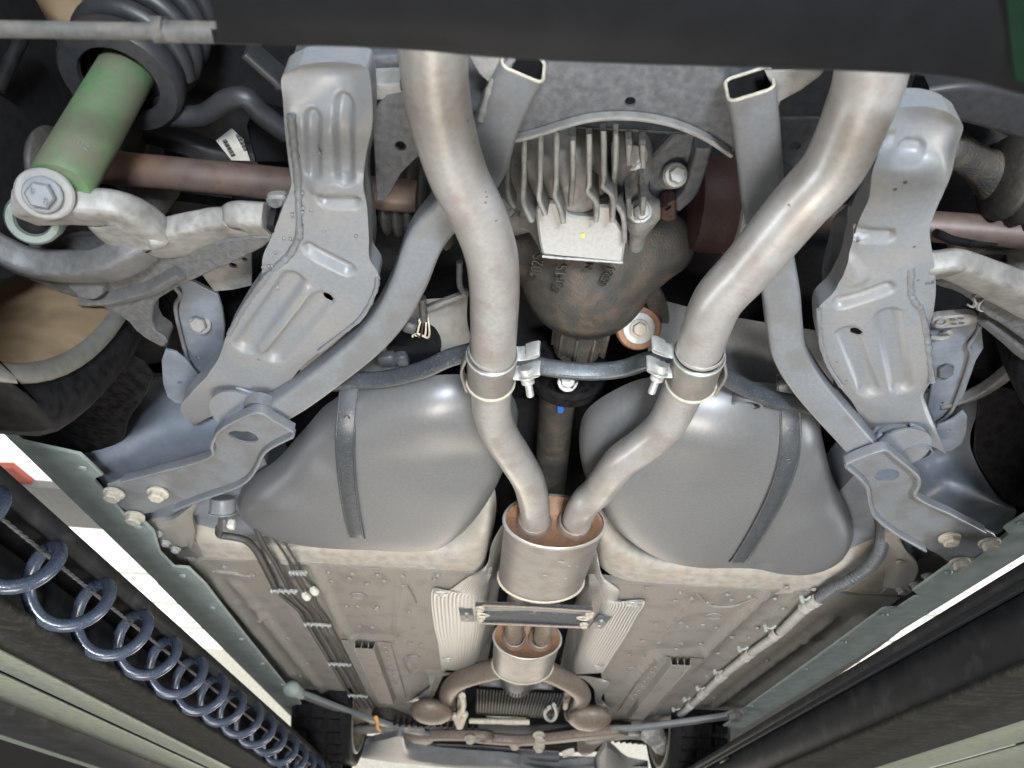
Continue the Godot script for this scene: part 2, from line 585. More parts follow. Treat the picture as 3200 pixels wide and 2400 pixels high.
# a pressed sheet through rows of points (all of one length), with grooves, round holes [centre, radius] and turned-up edges
func sheet(rows: Array, pu: int, pv: int, grooves := [], holes := [], skirt := 0.0, uvm := 0.0) -> ArrayMesh:
	var cols: int = rows[0].size()
	var lines := []
	for r in rows:
		lines.append(curve(r, pv) if cols > 2 else lerp_line(r[0], r[1], pv))
	var g := []
	var m: int = lines[0].size()
	for j in m:
		var c := []
		for l in lines:
			c.append(l[j])
		var cc := curve(c, pu) if rows.size() > 2 else lerp_line(c[0], c[1], pu)
		for i in cc.size():
			if j == 0: g.append(PackedVector3Array())
			var p: Vector3 = cc[i]
			p.y += groove(p, grooves)
			g[i].append(p)
	var gone := {}
	for h in holes:
		var hc: Vector3 = h[0]
		var rad: float = h[1]
		for i in g.size():
			for j in m:
				var d := Vector2(g[i][j].x - hc.x, g[i][j].z - hc.z)
				if d.length() < rad:
					gone[i * 10000 + j] = true
					var e := d.normalized() * rad
					g[i][j] = Vector3(hc.x + e.x, g[i][j].y, hc.z + e.y)
	var st := start()
	var len_u := 0.0
	var u0 := []
	for i in g.size():
		if i: len_u += g[i][m / 2].distance_to(g[i - 1][m / 2])
		u0.append(len_u)
	var wide := 0.0
	var v0 := [0.0]
	for j in m - 1:
		wide += g[g.size() / 2][j].distance_to(g[g.size() / 2][j + 1])
		v0.append(wide)
	for i in g.size() - 1:
		for j in m - 1:
			if gone.size() and gone.has(i * 10000 + j) and gone.has(i * 10000 + j + 1) and gone.has((i + 1) * 10000 + j) and gone.has((i + 1) * 10000 + j + 1):
				continue
			for k in [[0, 0], [1, 0], [1, 1], [0, 0], [1, 1], [0, 1]]:
				if uvm > 0: st.set_uv(Vector2(v0[j + k[1]], u0[i + k[0]]) / uvm)
				st.add_vertex(g[i + k[0]][j + k[1]])
	if skirt > 0:
		st.set_smooth_group(5)
		if uvm > 0: st.set_uv(Vector2.ZERO)
		var up := Vector3.UP * skirt
		for i in g.size() - 1:
			quad(st, g[i][0], g[i][0] + up, g[i + 1][0] + up, g[i + 1][0])
			quad(st, g[i][m - 1], g[i + 1][m - 1], g[i + 1][m - 1] + up, g[i][m - 1] + up)
		var z: int = g.size() - 1
		for j in m - 1:
			quad(st, g[0][j], g[0][j + 1], g[0][j + 1] + up, g[0][j] + up)
			quad(st, g[z][j], g[z][j] + up, g[z][j + 1] + up, g[z][j + 1])
	return done(st)


func lerp_line(a: Vector3, b: Vector3, n: int) -> PackedVector3Array:
	var out := PackedVector3Array()
	for i in n + 1:
		out.append(a.lerp(b, float(i) / n))
	return out


# a blown-up shape hanging under a closed outline; bumps: [place, radius, metres up]
func pillow(outline: Array, depth: float, sharp := 4.0, per := 5, bumps := [], centre = null, rings := 22) -> ArrayMesh:
	var o := curve(outline, per, true)
	var c := Vector3.ZERO
	for v in o:
		c += v / o.size()
	if centre != null: c = centre
	var g := []
	for k in rings + 1:
		var f := sin(PI / 2 * k / rings)
		var r := PackedVector3Array()
		for v in o:
			var p := c.lerp(v, f)
			p.y -= depth * pow(maxf(0.0, 1.0 - pow(f, sharp)), 1.0 / 2.2)
			for b in bumps:
				var d: float = Vector2(p.x - b[0].x, p.z - b[0].z).length() / float(b[1])
				p.y += float(b[2]) * exp(-d * d)
			r.append(p)
		g.append(r)
	var st := start()
	var n := o.size()
	for k in rings:
		for i in n:
			var j := (i + 1) % n
			if k == 0: tri(st, g[0][i], g[1][i], g[1][j])
			else: quad(st, g[k][i], g[k + 1][i], g[k + 1][j], g[k][j])
	return done(st)


# surface nets of tapered capsules [a, b, ra, rb] joined by a smooth minimum; cut: capsules taken away
func blob(parts: Array, cut: Array, cell: float, k: float) -> ArrayMesh:
	var lo := Vector3.INF
	var hi := -Vector3.INF
	for p in parts:
		var r: float = maxf(p[2], p[3]) + cell * 2
		for e in 2:
			lo = lo.min(p[e] - Vector3.ONE * r)
			hi = hi.max(p[e] + Vector3.ONE * r)
	var n := Vector3i(((hi - lo) / cell).ceil()) + Vector3i.ONE
	var f := PackedFloat32Array()
	f.resize(n.x * n.y * n.z)
	f.fill(0.05)
	for set_ in 2:
		for p in (parts if set_ == 0 else cut):
			var a: Vector3 = p[0]
			var ab: Vector3 = p[1] - p[0]
			var ll := maxf(ab.length_squared(), 1e-9)
			var ra: float = p[2]
			var rd: float = p[3] - p[2]
			var reach := maxf(p[2], p[3]) + k * 2.0 + cell
			var l := Vector3i(((a.min(p[1]) - Vector3.ONE * reach - lo) / cell).floor()).clamp(Vector3i.ZERO, n - Vector3i.ONE)
			var h := Vector3i(((a.max(p[1]) + Vector3.ONE * reach - lo) / cell).ceil()).clamp(Vector3i.ZERO, n - Vector3i.ONE)
			for z in range(l.z, h.z + 1):
				for y in range(l.y, h.y + 1):
					for x in range(l.x, h.x + 1):
						var q := lo + Vector3(x, y, z) * cell - a
						var t := clampf(q.dot(ab) / ll, 0.0, 1.0)
						var d := (q - ab * t).length() - ra - rd * t
						var id := (z * n.y + y) * n.x + x
						var o := f[id]
						if set_ == 0:
							var w := maxf(k - absf(d - o), 0.0) / k
							f[id] = minf(d, o) - w * w * k * 0.25
						else:
							var w := maxf(k - absf(-d - o), 0.0) / k
							f[id] = maxf(-d, o) + w * w * k * 0.25
	var ids := PackedInt32Array()
	ids.resize(f.size())
	ids.fill(-1)
	var v := PackedVector3Array()
	var step := [0, 1, n.x, n.x + 1, n.x * n.y, n.x * n.y + 1, n.x * n.y + n.x, n.x * n.y + n.x + 1]
	var edges := [[0, 1], [2, 3], [4, 5], [6, 7], [0, 2], [1, 3], [4, 6], [5, 7], [0, 4], [1, 5], [2, 6], [3, 7]]
	for z in n.z - 1:
		for y in n.y - 1:
			for x in n.x - 1:
				var id := (z * n.y + y) * n.x + x
				var mask := 0
				for e in 8:
					if f[id + step[e]] < 0: mask |= 1 << e
				if mask == 0 or mask == 255: continue
				var s := Vector3.ZERO
				var c := 0
				for e in edges:
					var fa := f[id + step[e[0]]]
					var fb := f[id + step[e[1]]]
					if (fa < 0) != (fb < 0):
						var t := fa / (fa - fb)
						var pa := Vector3(e[0] & 1, (e[0] >> 1) & 1, e[0] >> 2)
						var pb := Vector3(e[1] & 1, (e[1] >> 1) & 1, e[1] >> 2)
						s += pa.lerp(pb, t)
						c += 1
				ids[id] = v.size()
				v.append(lo + (Vector3(x, y, z) + s / c) * cell)
	var st := start()
	var dy := n.x
	var dz := n.x * n.y
	for z in range(1, n.z - 1):
		for y in range(1, n.y - 1):
			for x in range(1, n.x - 1):
				var id := (z * n.y + y) * n.x + x
				var inside := f[id] < 0
				for ax in 3:
					var nb: int = id + [1, dy, dz][ax]
					if (f[nb] < 0) == inside: continue
					var u: int = [dy, dz, 1][ax]
					var w: int = [dz, 1, dy][ax]
					var a := ids[id - u - w]
					var b := ids[id - w]
					var c := ids[id]
					var d := ids[id - u]
					if a < 0 or b < 0 or c < 0 or d < 0: continue
					if inside: quad(st, v[a], v[d], v[c], v[b])
					else: quad(st, v[a], v[b], v[c], v[d])
	return done(st)


# a casting: rounded-square section of changing width and height along a path
func slab(p: Array, w: Array, h: Array, up: Vector3) -> ArrayMesh:
	var per := 8
	var c := curve(p, per)
	var base := rounded(1.0, 1.0, 0.22, 4)
	var st := start()
	var rows := []
	for i in c.size():
		var f := float(i) / per
		var k := mini(int(f), p.size() - 2)
		var e := smoothstep(0.0, 1.0, f - k)
		var ww := lerpf(w[k], w[k + 1], e)
		var hh := lerpf(h[k], h[k + 1], e)
		var t := (c[mini(i + 1, c.size() - 1)] - c[maxi(i - 1, 0)]).normalized()
		var z := t.cross(up).normalized()
		var y := z.cross(t)
		var r := PackedVector3Array()
		for q in base:
			r.append(c[i] + z * q.x * ww + y * q.y * hh)
		rows.append(r)
	var n := base.size()
	for i in c.size() - 1:
		for j in n:
			quad(st, rows[i][j], rows[i + 1][j], rows[i + 1][(j + 1) % n], rows[i][(j + 1) % n])
	st.set_smooth_group(1)
	for e in [0, c.size() - 1]:
		for j in n:
			if e == 0: tri(st, c[e], rows[e][j], rows[e][(j + 1) % n])
			else: tri(st, c[e], rows[e][(j + 1) % n], rows[e][j])
	return done(st)


func letters(s: String, size: float, depth: float) -> ArrayMesh:
	var tm := TextMesh.new()
	var sf := SystemFont.new()
	sf.font_names = PackedStringArray(["Droid Sans"])
	tm.font = sf
	tm.text = s
	tm.font_size = 48
	tm.pixel_size = size / 48.0
	tm.depth = depth
	var st := SurfaceTool.new()
	st.begin(Mesh.PRIMITIVE_TRIANGLES)
	for k in tm.get_surface_count():
		st.append_from(tm, k, Transform3D())
	return st.commit()


# a transform whose x runs from a to b and whose z looks along the face
func facing(at: Vector3, along: Vector3, out_: Vector3) -> Transform3D:
	var x := along.normalized()
	var z := (out_ - x * out_.dot(x)).normalized()
	return Transform3D(Basis(x, z.cross(x), z), at)


func bolt(parent: Node, at: Vector3, dir: Vector3, size: float, material := "bolt_pale", called := "bolt") -> void:
	var t := aim(at, dir, size)
	place(parent, called, hex_mesh, t, material)


# ---------------------------------------------------------------- the workshop and the lift

func wall_box(called: String, lo: Vector3, hi: Vector3, material: String) -> MeshInstance3D:
	var st := start()
	st.set_smooth_group(-1)
	var d := hi - lo
	for f in [[0, 1, 2], [1, 2, 0], [2, 0, 1]]:
		for s in 2:
			var a := Vector3.ZERO
			var u := Vector3.ZERO
			var w := Vector3.ZERO
			a[f[0]] = d[f[0]] * s
			u[f[1]] = d[f[1]]
			w[f[2]] = d[f[2]]
			if s == 0: quad(st, lo + a, lo + a + u, lo + a + u + w, lo + a + w)
			else: quad(st, lo + a, lo + a + w, lo + a + u + w, lo + a + u)
	return put(self, called, done(st), material)


func structure(o: Node) -> void:
	o.set_meta("kind", "structure")


func setting() -> void:
	structure(wall_box("floor", Vector3(-7, -1.7, -13), Vector3(9, -1.5, 5), "concrete"))
	structure(wall_box("ceiling", Vector3(-7, 3.0, -13), Vector3(9, 3.2, 5), "white_wall"))
	for s in [-1.0, 1.0]:
		structure(wall_box("glowing_ceiling", Vector3(s * 3.0 - 2.0, 2.96, -12.0), Vector3(s * 3.0 + (2.0 if s < 0 else 4.8), 2.99, 4.0), "glow"))  # ceiling given a glow so it reads overexposed white
	structure(put(self, "roof_rail", sweep(PackedVector3Array([Vector3(-4.3215, 2.9000, -5.8979), Vector3(-4.2487, 2.9000, -6.7358)]), rounded(0.2, 0.06, 0.01), 1.0, Vector3.UP), "red_paint"))
	structure(put(self, "roof_beam", sweep(PackedVector3Array([Vector3(-4.6233, 2.8800, -6.6173), Vector3(-3.3323, 2.8800, -6.6810)]), rounded(0.9, 0.08, 0.01), 1.0, Vector3.UP), "steel"))
	for k in 3:
		structure(put(self, "roof_purlin", sweep(PackedVector3Array([Vector3(-5, 2.93, -8.6 - 1.1 * k), Vector3(8, 2.93, -8.6 - 1.1 * k)]), rounded(0.03, 0.03, 0.005), 1.0, Vector3.UP), "white_wall"))
	for q in [[Vector3(0.35, -1.05, 1.75), Vector3(0.1, 0.6, -0.9), Vector2(0.55, 0.35), "unseen lamp on a stand behind the car, lights the rear parts"], [Vector3(0.0, -1.35, -1.0), Vector3(0.12, 0.6, -2.4), Vector2(0.9, 0.9), "added fill lamp below the car, lights the floor pans"]]:
		var w := Node3D.new()
		w.name = numbered(self, "unseen_lamp")  # lamps out of view; the lower one is added fill
		w.position = q[0]
		org[w] = w.position
		add_child(w, true)
		tag(w, q[3], "work lamp")
		var t := Transform3D(Basis(), Vector3.ZERO).looking_at(q[1] - q[0], Vector3.UP)
		t.origin = q[0] + t.basis.z * 0.012
		put(w, "lamp_face", box(t, Vector3(q[2].x, q[2].y, 0.01), 0.002), "glow")
		t.origin = q[0] + t.basis.z * 0.05
		put(w, "housing", box(t, Vector3(q[2].x + 0.06, q[2].y + 0.06, 0.06), 0.01), "plastic_black")
		put(w, "stand", bar(t.origin + t.basis.z * 0.03, Vector3(t.origin.x, -1.5, t.origin.z + 0.03), 0.02), "plastic_black")
	structure(wall_box("wall_left", Vector3(-5.2, -1.5, -13), Vector3(-5.0, 3.0, 5), "white_wall"))
	structure(wall_box("wall_right", Vector3(8.0, -1.5, -13), Vector3(8.2, 3.0, 5), "white_wall"))
	structure(wall_box("wall_left_dark_sheet", Vector3(-4.996, -1.5, -11.9), Vector3(-4.98, 1.35, 3.9), "void_dark"))  # dark sheet added to make the lower left corner black
	structure(wall_box("wall_right_dark_sheet", Vector3(7.98, -1.5, -11.9), Vector3(7.996, 2.2, 3.9), "void_dark"))  # dark sheet added on the right wall as well
	structure(wall_box("wall_front", Vector3(-5, -1.5, -12.2), Vector3(8, 3.0, -12.0), "white_wall"))
	structure(wall_box("wall_back", Vector3(-5, -1.5, 4.0), Vector3(8, 3.0, 4.2), "white_wall"))


func prism_z(profile: Array, z0: float, z1: float, called: String, parent: Node, material: String, label := "") -> MeshInstance3D:
	var p := []
	for q in profile:
		p.append(Vector3(q[0], q[1], z1))
	return put(parent, called, plate(p, z0 - z1, 0.003, [], Vector3(0, 0, 1)), material, label)


func lift() -> void:
	var z0 := 0.7
	var z1 := -6.6
	var a := Node3D.new()
	a.name = "lift_runway"
	a.position = Vector3(-1.0, 0.3, -3.0)
	org[a] = a.position
	add_child(a)
	tag(a, "black steel lift runway at left whose open side channel holds the coiled hose", "lift runway")
	prism_z([[-1.35, 0.425], [-0.675, 0.425], [-0.675, 0.412], [-0.663, 0.412], [-0.663, 0.443], [-1.35, 0.443]], z0, z1, "deck", a, "lift_black")
	prism_z([[-0.79, 0.323], [-0.78, 0.323], [-0.78, 0.424], [-0.79, 0.424]], z0, z1, "channel_web", a, "lift_black")
	prism_z([[-0.86, 0.306], [-0.70, 0.306], [-0.70, 0.322], [-0.86, 0.322]], z0, z1, "channel_flange", a, "lift_brown", "brown mottled lower flange of the channel")
	prism_z([[-0.89, 0.30], [-0.822, 0.30], [-0.822, 0.306], [-0.89, 0.306]], z0, z1, "underside_strip", a, "lift_pale", "pale greenish steel strip next to the channel")
	prism_z([[-1.05, 0.30], [-0.915, 0.30], [-0.915, 0.306], [-1.05, 0.306]], z0, z1, "underside_strip", a, "lift_pale")
	prism_z([[-1.24, 0.285], [-1.055, 0.285], [-1.055, 0.40], [-1.24, 0.40]], z0, -3.4, "stiffening_beam", a, "lift_black")
	prism_z([[-1.35, 0.30], [-1.25, 0.30], [-1.25, 0.306], [-1.35, 0.306]], z0, z1, "underside_strip", a, "lift_pale")
	prism_z([[-0.84, 0.287], [-0.80, 0.287], [-0.80, 0.292], [-0.84, 0.292]], -3.9, -6.3, "blue_strip", a, "blue_paint", "blue painted strip along the flange")
	var b := Node3D.new()
	b.name = "lift_runway_001"
	b.position = Vector3(1.15, 0.3, -3.0)
	org[b] = b.position
	add_child(b)
	tag(b, "black steel lift runway at right with flat scratched web and cable clips", "lift runway")
	prism_z([[0.822, 0.428], [1.5, 0.428], [1.5, 0.443], [0.813, 0.443], [0.813, 0.418], [0.822, 0.418]], z0, z1, "deck", b, "lift_black")
	prism_z([[0.824, 0.315], [0.838, 0.315], [0.838, 0.427], [0.824, 0.427]], z0, z1, "channel_web", b, "lift_black", "flat scratched black web")
	prism_z([[0.80, 0.30], [1.0, 0.30], [1.0, 0.314], [0.80, 0.314]], z0, z1, "channel_flange", b, "lift_brown", "brown mottled lower flange")
	prism_z([[1.005, 0.306], [1.14, 0.306], [1.14, 0.312], [1.005, 0.312]], z0, z1, "underside_strip", b, "lift_pale", "pale greenish underside strip with red paint marks")
	prism_z([[1.17, 0.306], [1.34, 0.306], [1.34, 0.312], [1.17, 0.312]], z0, z1, "underside_strip", b, "lift_pale")
	put(b, "side_rail", sweep(PackedVector3Array([Vector3(0.814, 0.414, z0), Vector3(0.814, 0.414, -4.9)]), rounded(0.01, 0.014, 0.003)), "plastic_black", "rounded black rail along the top of the web")
	for k in 6:
		var z := -2.75 - k * 0.52 * (1.0 + 0.03 * k)
		var c := put(b, "cable_clip", box(Transform3D(Basis(), Vector3(0.817, 0.402, z)), Vector3(0.012, 0.013, 0.10), 0.003), "plastic_black")
		place(c, "clip_screw", hex_mesh, aim(Vector3(0.811, 0.402, z - 0.05), Vector3(-1, 0, 0), 0.006), "zinc")
	b.rotation.y = asin(-0.0105)
	b.position.x += 0.007
	# coiled air hose on its cable
	var st := PackedVector3Array()
	var turns := 18.5
	var zc := -0.72
	var n := int(turns * 26)
	for i in n + 1:
		var f := float(i) / n
		var z := zc - 3.2 * f
		var ang := TAU * turns * f
		var r := 0.0465 * (1.0 + 0.05 * sin(f * 40.0) + 0.03 * sin(f * 93.0))
		st.append(Vector3(-0.678 + cos(ang) * r * 0.95, 0.370 + sin(ang) * r - 0.004 * sin(f * 9.0), z + 0.006 * sin(ang + f * 5.0)))
	for i in 6:
		st.append(Vector3(-0.67 + 0.01 * i, 0.34 + 0.012 * i, zc - 3.2 - 0.03 * (i + 1)))
	var hose := put(self, "air_hose", sweep(st, ring(14, 0.0105, 0.0105)), "hose")
	tag(hose, "dark blue coiled air hose hanging in the channel of the left runway", "air hose")
	var cb := put(self, "steel_cable", rope(Vector3(-0.67, 0.405, 0.2), Vector3(-0.67, 0.39, -4.3), 0.0032), "cable")
	tag(cb, "thin twisted steel cable running through the loops of the coiled hose", "cable")


func rope(a: Vector3, b: Vector3, r: float) -> ArrayMesh:
	var list := []
	var n := int(a.distance_to(b) / 0.006)
	for k in 3:
		var p := PackedVector3Array()
		for i in n:
			var f := float(i) / (n - 1)
			var ang := TAU * (f * n * 0.12 + k / 3.0)
			p.append(a.lerp(b, f) + Vector3(cos(ang), sin(ang), 0) * r * 0.55 + Vector3(0, -0.012 * sin(PI * f), 0))
		list.append(sweep(p, ring(5, r * 0.55, r * 0.55)))
	return join(list)


# ---------------------------------------------------------------- the car

func build_car() -> void:
	hex_mesh = make_hex(0.78)
	rivet_mesh = lathe([Vector2(1.0, 0.0), Vector2(0.9, 0.35), Vector2(0.55, 0.6), Vector2(0.0, 0.7)], Transform3D(), 10, 1, 1, 70)
	car = Node3D.new()
	car.name = "car"
	car.position = Vector3(0.115, 0.443, -2.1)
	org[car] = car.position
	add_child(car)
	tag(car, "dark green car seen from below on the lift, with twin exhaust and dusty underbody", "car")
	bodywork()
	exhaust()
	subframe()
	axle()
	tanks()
	floor_pans()
	pipes_and_hoses()
	front_end()



func bodywork() -> void:
	# rear valance, close to the lens
	var rows := []
	rows.append([Vector3(-0.2316, 0.5200, -0.3118), Vector3(-0.0930, 0.5200, -0.3174), Vector3(0.0186, 0.5200, -0.3201), Vector3(0.2920, 0.5200, -0.3133), Vector3(0.3853, 0.5200, -0.3238), Vector3(0.4809, 0.5200, -0.3376)])
	rows.append([Vector3(-0.1946, 0.4350, -0.2707), Vector3(-0.0780, 0.4350, -0.2674), Vector3(0.0157, 0.4350, -0.2691), Vector3(0.2447, 0.4350, -0.2630), Vector3(0.3231, 0.4350, -0.2721), Vector3(0.4038, 0.4350, -0.2844)])
	rows.append([Vector3(-0.1860, 0.4200, -0.2588), Vector3(-0.0749, 0.4200, -0.2540), Vector3(0.0148, 0.4200, -0.2553), Vector3(0.2337, 0.4200, -0.2486), Vector3(0.3086, 0.4200, -0.2572), Vector3(0.3860, 0.4200, -0.2695)])
	rows.append([Vector3(-0.1756, 0.4050, -0.2344), Vector3(-0.0705, 0.4050, -0.2251), Vector3(0.0124, 0.4050, -0.2225), Vector3(0.2120, 0.4050, -0.2124), Vector3(0.2779, 0.4050, -0.2161), Vector3(0.3467, 0.4050, -0.2254)])
	rows.append([Vector3(-0.1663, 0.3950, -0.1918), Vector3(-0.0652, 0.3950, -0.1770), Vector3(0.0085, 0.3950, -0.1726), Vector3(0.1848, 0.3950, -0.1623), Vector3(0.2415, 0.3950, -0.1631), Vector3(0.2998, 0.3950, -0.1683)])
	rows.append([Vector3(-0.1505, 0.3900, -0.1304), Vector3(-0.0596, 0.3900, -0.1189), Vector3(0.0040, 0.3900, -0.1155), Vector3(0.1567, 0.3900, -0.1074), Vector3(0.2057, 0.3900, -0.1079), Vector3(0.2556, 0.3900, -0.1117)])
	put(car, "rear_valance", sheet(rows, 8, 8), "plastic_black", "blurred black plastic valance across the top, close to the lens")
	rows = []
	rows.append([Vector3(0.2967, 0.4130, -0.2497), Vector3(0.3020, 0.4130, -0.2506), Vector3(0.3389, 0.4130, -0.2562), Vector3(0.3814, 0.4130, -0.2636)])
	rows.append([Vector3(0.2670, 0.4030, -0.2130), Vector3(0.2752, 0.4030, -0.2130), Vector3(0.3085, 0.4030, -0.2173), Vector3(0.3467, 0.4030, -0.2231)])
	rows.append([Vector3(0.2242, 0.3880, -0.1579), Vector3(0.2360, 0.3880, -0.1582), Vector3(0.2641, 0.3880, -0.1607), Vector3(0.2951, 0.3880, -0.1631)])
	rows.append([Vector3(0.1717, 0.3830, -0.1045), Vector3(0.2014, 0.3830, -0.1051), Vector3(0.2251, 0.3830, -0.1063), Vector3(0.2517, 0.3830, -0.1081)])
	put(car, "rear_bumper", sheet(rows, 6, 6, [], [], 0.006), "paint_green", "dark green painted bumper at the top right corner")
	# floor of the boot and walls of the wheel arches, near-black for the shade up there
	put(car, "boot_floor", sheet([[Vector3(-0.62, 1.0, 0.5), Vector3(0.1, 1.0, 0.5), Vector3(0.86, 1.0, 0.5)], [Vector3(-0.62, 1.0, -0.4), Vector3(0.1, 0.98, -0.4), Vector3(0.86, 1.0, -0.4)], [Vector3(-0.62, 0.98, -1.1), Vector3(0.1, 0.96, -1.1), Vector3(0.86, 0.98, -1.1)], [Vector3(-0.7, 0.82, -1.6), Vector3(0.1, 0.85, -1.6), Vector3(0.95, 0.82, -1.6)]], 6, 6, [], [], 0.02), "void_dark", "boot floor seen only in the gaps, near-black for their shade")
	put(car, "underbody", sheet([[Vector3(-0.9, 0.84, -0.75), Vector3(0.115, 0.87, -0.85), Vector3(1.13, 0.84, -0.75)], [Vector3(-0.9, 0.84, -1.5), Vector3(0.115, 0.88, -1.5), Vector3(1.13, 0.84, -1.5)], [Vector3(-0.9, 0.72, -2.1), Vector3(0.115, 0.88, -2.1), Vector3(1.13, 0.72, -2.1)]], 6, 6, [], [], 0.02), "void_dark", "underbody above the tanks, near-black for the shade in the gaps")
	for s in [-1.0, 1.0]:
		var c := 0.115
		put(car, "inner_sill", sheet([[Vector3(c + s * 0.93, 0.69, -1.3), Vector3(c + s * 0.6, 0.72, -1.3)], [Vector3(c + s * 0.93, 0.69, -2.0), Vector3(c + s * 0.6, 0.72, -2.0)]], 8, 4, [], [], 0.1), "body_grey")
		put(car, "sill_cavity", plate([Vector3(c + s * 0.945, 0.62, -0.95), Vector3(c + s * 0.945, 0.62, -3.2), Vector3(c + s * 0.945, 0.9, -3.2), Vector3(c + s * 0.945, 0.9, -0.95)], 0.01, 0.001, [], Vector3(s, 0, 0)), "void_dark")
		var arch := []
		for k in 9:
			var a := PI * (0.02 + 0.96 * k / 8.0)
			var y := 0.72 + 0.40 * sin(a)
			var z := -0.56 - 0.42 * cos(a)
			arch.append([Vector3(c + s * 0.60, y, z), Vector3(c + s * 0.76, y + 0.02, z), Vector3(c + s * 0.93, y, z)])
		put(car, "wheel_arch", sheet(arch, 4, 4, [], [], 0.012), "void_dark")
		put(car, "quarter_panel", plate([Vector3(c + s * 0.94, 0.62, -1.2), Vector3(c + s * 0.94, 0.62, -1.02), Vector3(c + s * 0.94, 1.02, -0.9), Vector3(c + s * 0.94, 1.12, -0.56), Vector3(c + s * 0.94, 1.02, -0.2), Vector3(c + s * 0.94, 0.66, -0.1), Vector3(c + s * 0.94, 0.62, 0.5), Vector3(c + s * 0.94, 1.4, 0.5), Vector3(c + s * 0.94, 1.4, -1.2)], 0.02, 0.003, [], Vector3(s, 0, 0)), "paint_green")
	# inner wing panels by the wheel arch
	rows = []
	rows.append([Vector3(-0.7153, 0.8200, -1.2382), Vector3(-0.6125, 0.8000, -1.2046), Vector3(-0.5319, 0.7900, -1.2270)])
	rows.append([Vector3(-0.7268, 0.7350, -1.2667), Vector3(-0.6301, 0.7150, -1.2085), Vector3(-0.5205, 0.7200, -1.2102)])
	rows.append([Vector3(-0.7962, 0.6550, -1.2731), Vector3(-0.6949, 0.6600, -1.2483), Vector3(-0.5302, 0.7000, -1.2638)])
	rows.append([Vector3(-0.7955, 0.6500, -1.3687), Vector3(-0.6973, 0.6520, -1.3360), Vector3(-0.5789, 0.7000, -1.3758)])
	rows.append([Vector3(-0.8124, 0.6500, -1.6163), Vector3(-0.7546, 0.6520, -1.5809), Vector3(-0.6482, 0.7000, -1.5947)])
	put(car, "inner_wing", sheet(rows, 10, 10, [], [], 0.01), "body_grey", "blue-grey pressed panel behind the left arm")
	rows = []
	rows.append([Vector3(0.7560, 0.8000, -1.1225), Vector3(0.8314, 0.8000, -1.1101), Vector3(0.9207, 0.8200, -1.1359)])
	rows.append([Vector3(0.7988, 0.7350, -1.2231), Vector3(0.8456, 0.7150, -1.2103), Vector3(0.8906, 0.7350, -1.1848)])
	rows.append([Vector3(0.8479, 0.7000, -1.3423), Vector3(0.8370, 0.6550, -1.2018), Vector3(0.9552, 0.6500, -1.2444)])
	rows.append([Vector3(0.8819, 0.7000, -1.4371), Vector3(0.9031, 0.6500, -1.2964), Vector3(1.0014, 0.6450, -1.2730)])
	rows.append([Vector3(0.9799, 0.7000, -1.6758), Vector3(0.9994, 0.6500, -1.5088), Vector3(1.0288, 0.6450, -1.3666)])
	put(car, "inner_wing", sheet(rows, 10, 10, [], [], 0.01), "body_grey", "blue-grey pressed panel behind the right arm")
	put(car, "arch_liner", plate(chaikin([Vector3(-0.8582, 0.6600, -1.2150), Vector3(-0.8847, 0.6600, -1.2695), Vector3(-0.8482, 0.6600, -1.2806), Vector3(-0.8019, 0.6600, -1.2788), Vector3(-0.7312, 0.6600, -1.2441), Vector3(-0.6903, 0.6600, -1.2083), Vector3(-0.6546, 0.6600, -1.1328), Vector3(-0.5998, 0.6600, -1.0625), Vector3(-0.5464, 0.6600, -0.9660), Vector3(-0.6087, 0.6600, -0.9086), Vector3(-0.7474, 0.6600, -1.0175)], 1), 0.004, 0.0015), "rubber", "ragged black wheel arch liner at left")
	put(car, "arch_liner", plate(chaikin([Vector3(0.8507, 0.7000, -1.1281), Vector3(0.8687, 0.6480, -1.1386), Vector3(0.9480, 0.6480, -1.2286), Vector3(1.0351, 0.6480, -1.2621), Vector3(1.0585, 0.6480, -1.1729), Vector3(0.9747, 0.7400, -1.0332), Vector3(0.8171, 0.7600, -1.0115)], 1), 0.004, 0.0015), "rubber", "black wheel arch liner at right")
	# sills
	var sl := put(car, "sill", plate([Vector3(-0.8416, 0.6060, -1.0239), Vector3(-0.8399, 0.6060, -1.1656), Vector3(-0.8383, 0.6060, -1.8651), Vector3(-0.8342, 0.6060, -3.6878), Vector3(-0.8329, 0.6060, -4.6176), Vector3(-0.7778, 0.6060, -3.6312), Vector3(-0.7509, 0.6060, -3.2263), Vector3(-0.7469, 0.6060, -2.9690), Vector3(-0.7315, 0.6060, -2.3349), Vector3(-0.7229, 0.6060, -2.0487), Vector3(-0.7149, 0.6060, -1.8374), Vector3(-0.7222, 0.6060, -1.7243), Vector3(-0.7561, 0.6060, -1.7236), Vector3(-0.7569, 0.6060, -1.6330), Vector3(-0.7278, 0.6060, -1.5143), Vector3(-0.7306, 0.6060, -1.4549), Vector3(-0.7600, 0.6060, -1.4422), Vector3(-0.7558, 0.6060, -1.2789), Vector3(-0.7491, 0.6060, -1.2681), Vector3(-0.7292, 0.6060, -1.2536), Vector3(-0.7370, 0.6060, -1.1743), Vector3(-0.8210, 0.6060, -1.1388), Vector3(-0.8349, 0.6060, -1.0086)], 0.006, 0.002), "sill", "grey-green sill panel at left")
	for p in [Vector3(-0.7518, 0.6050, -1.2226), Vector3(-0.7488, 0.6050, -1.4845), Vector3(-0.7505, 0.6050, -1.7756), Vector3(-0.7498, 0.6050, -2.0201), Vector3(-0.7496, 0.6050, -2.3205), Vector3(-0.7554, 0.6050, -2.6147), Vector3(-0.7550, 0.6050, -2.9193)]:
		var f := place(sl, "screw_rosette", rivet_mesh, aim(p, Vector3.DOWN, 0.008), "sill")
		place(f, "screw", hex_mesh, aim(p + Vector3(0, -0.004, 0), Vector3.DOWN, 0.006), "clip_grey")
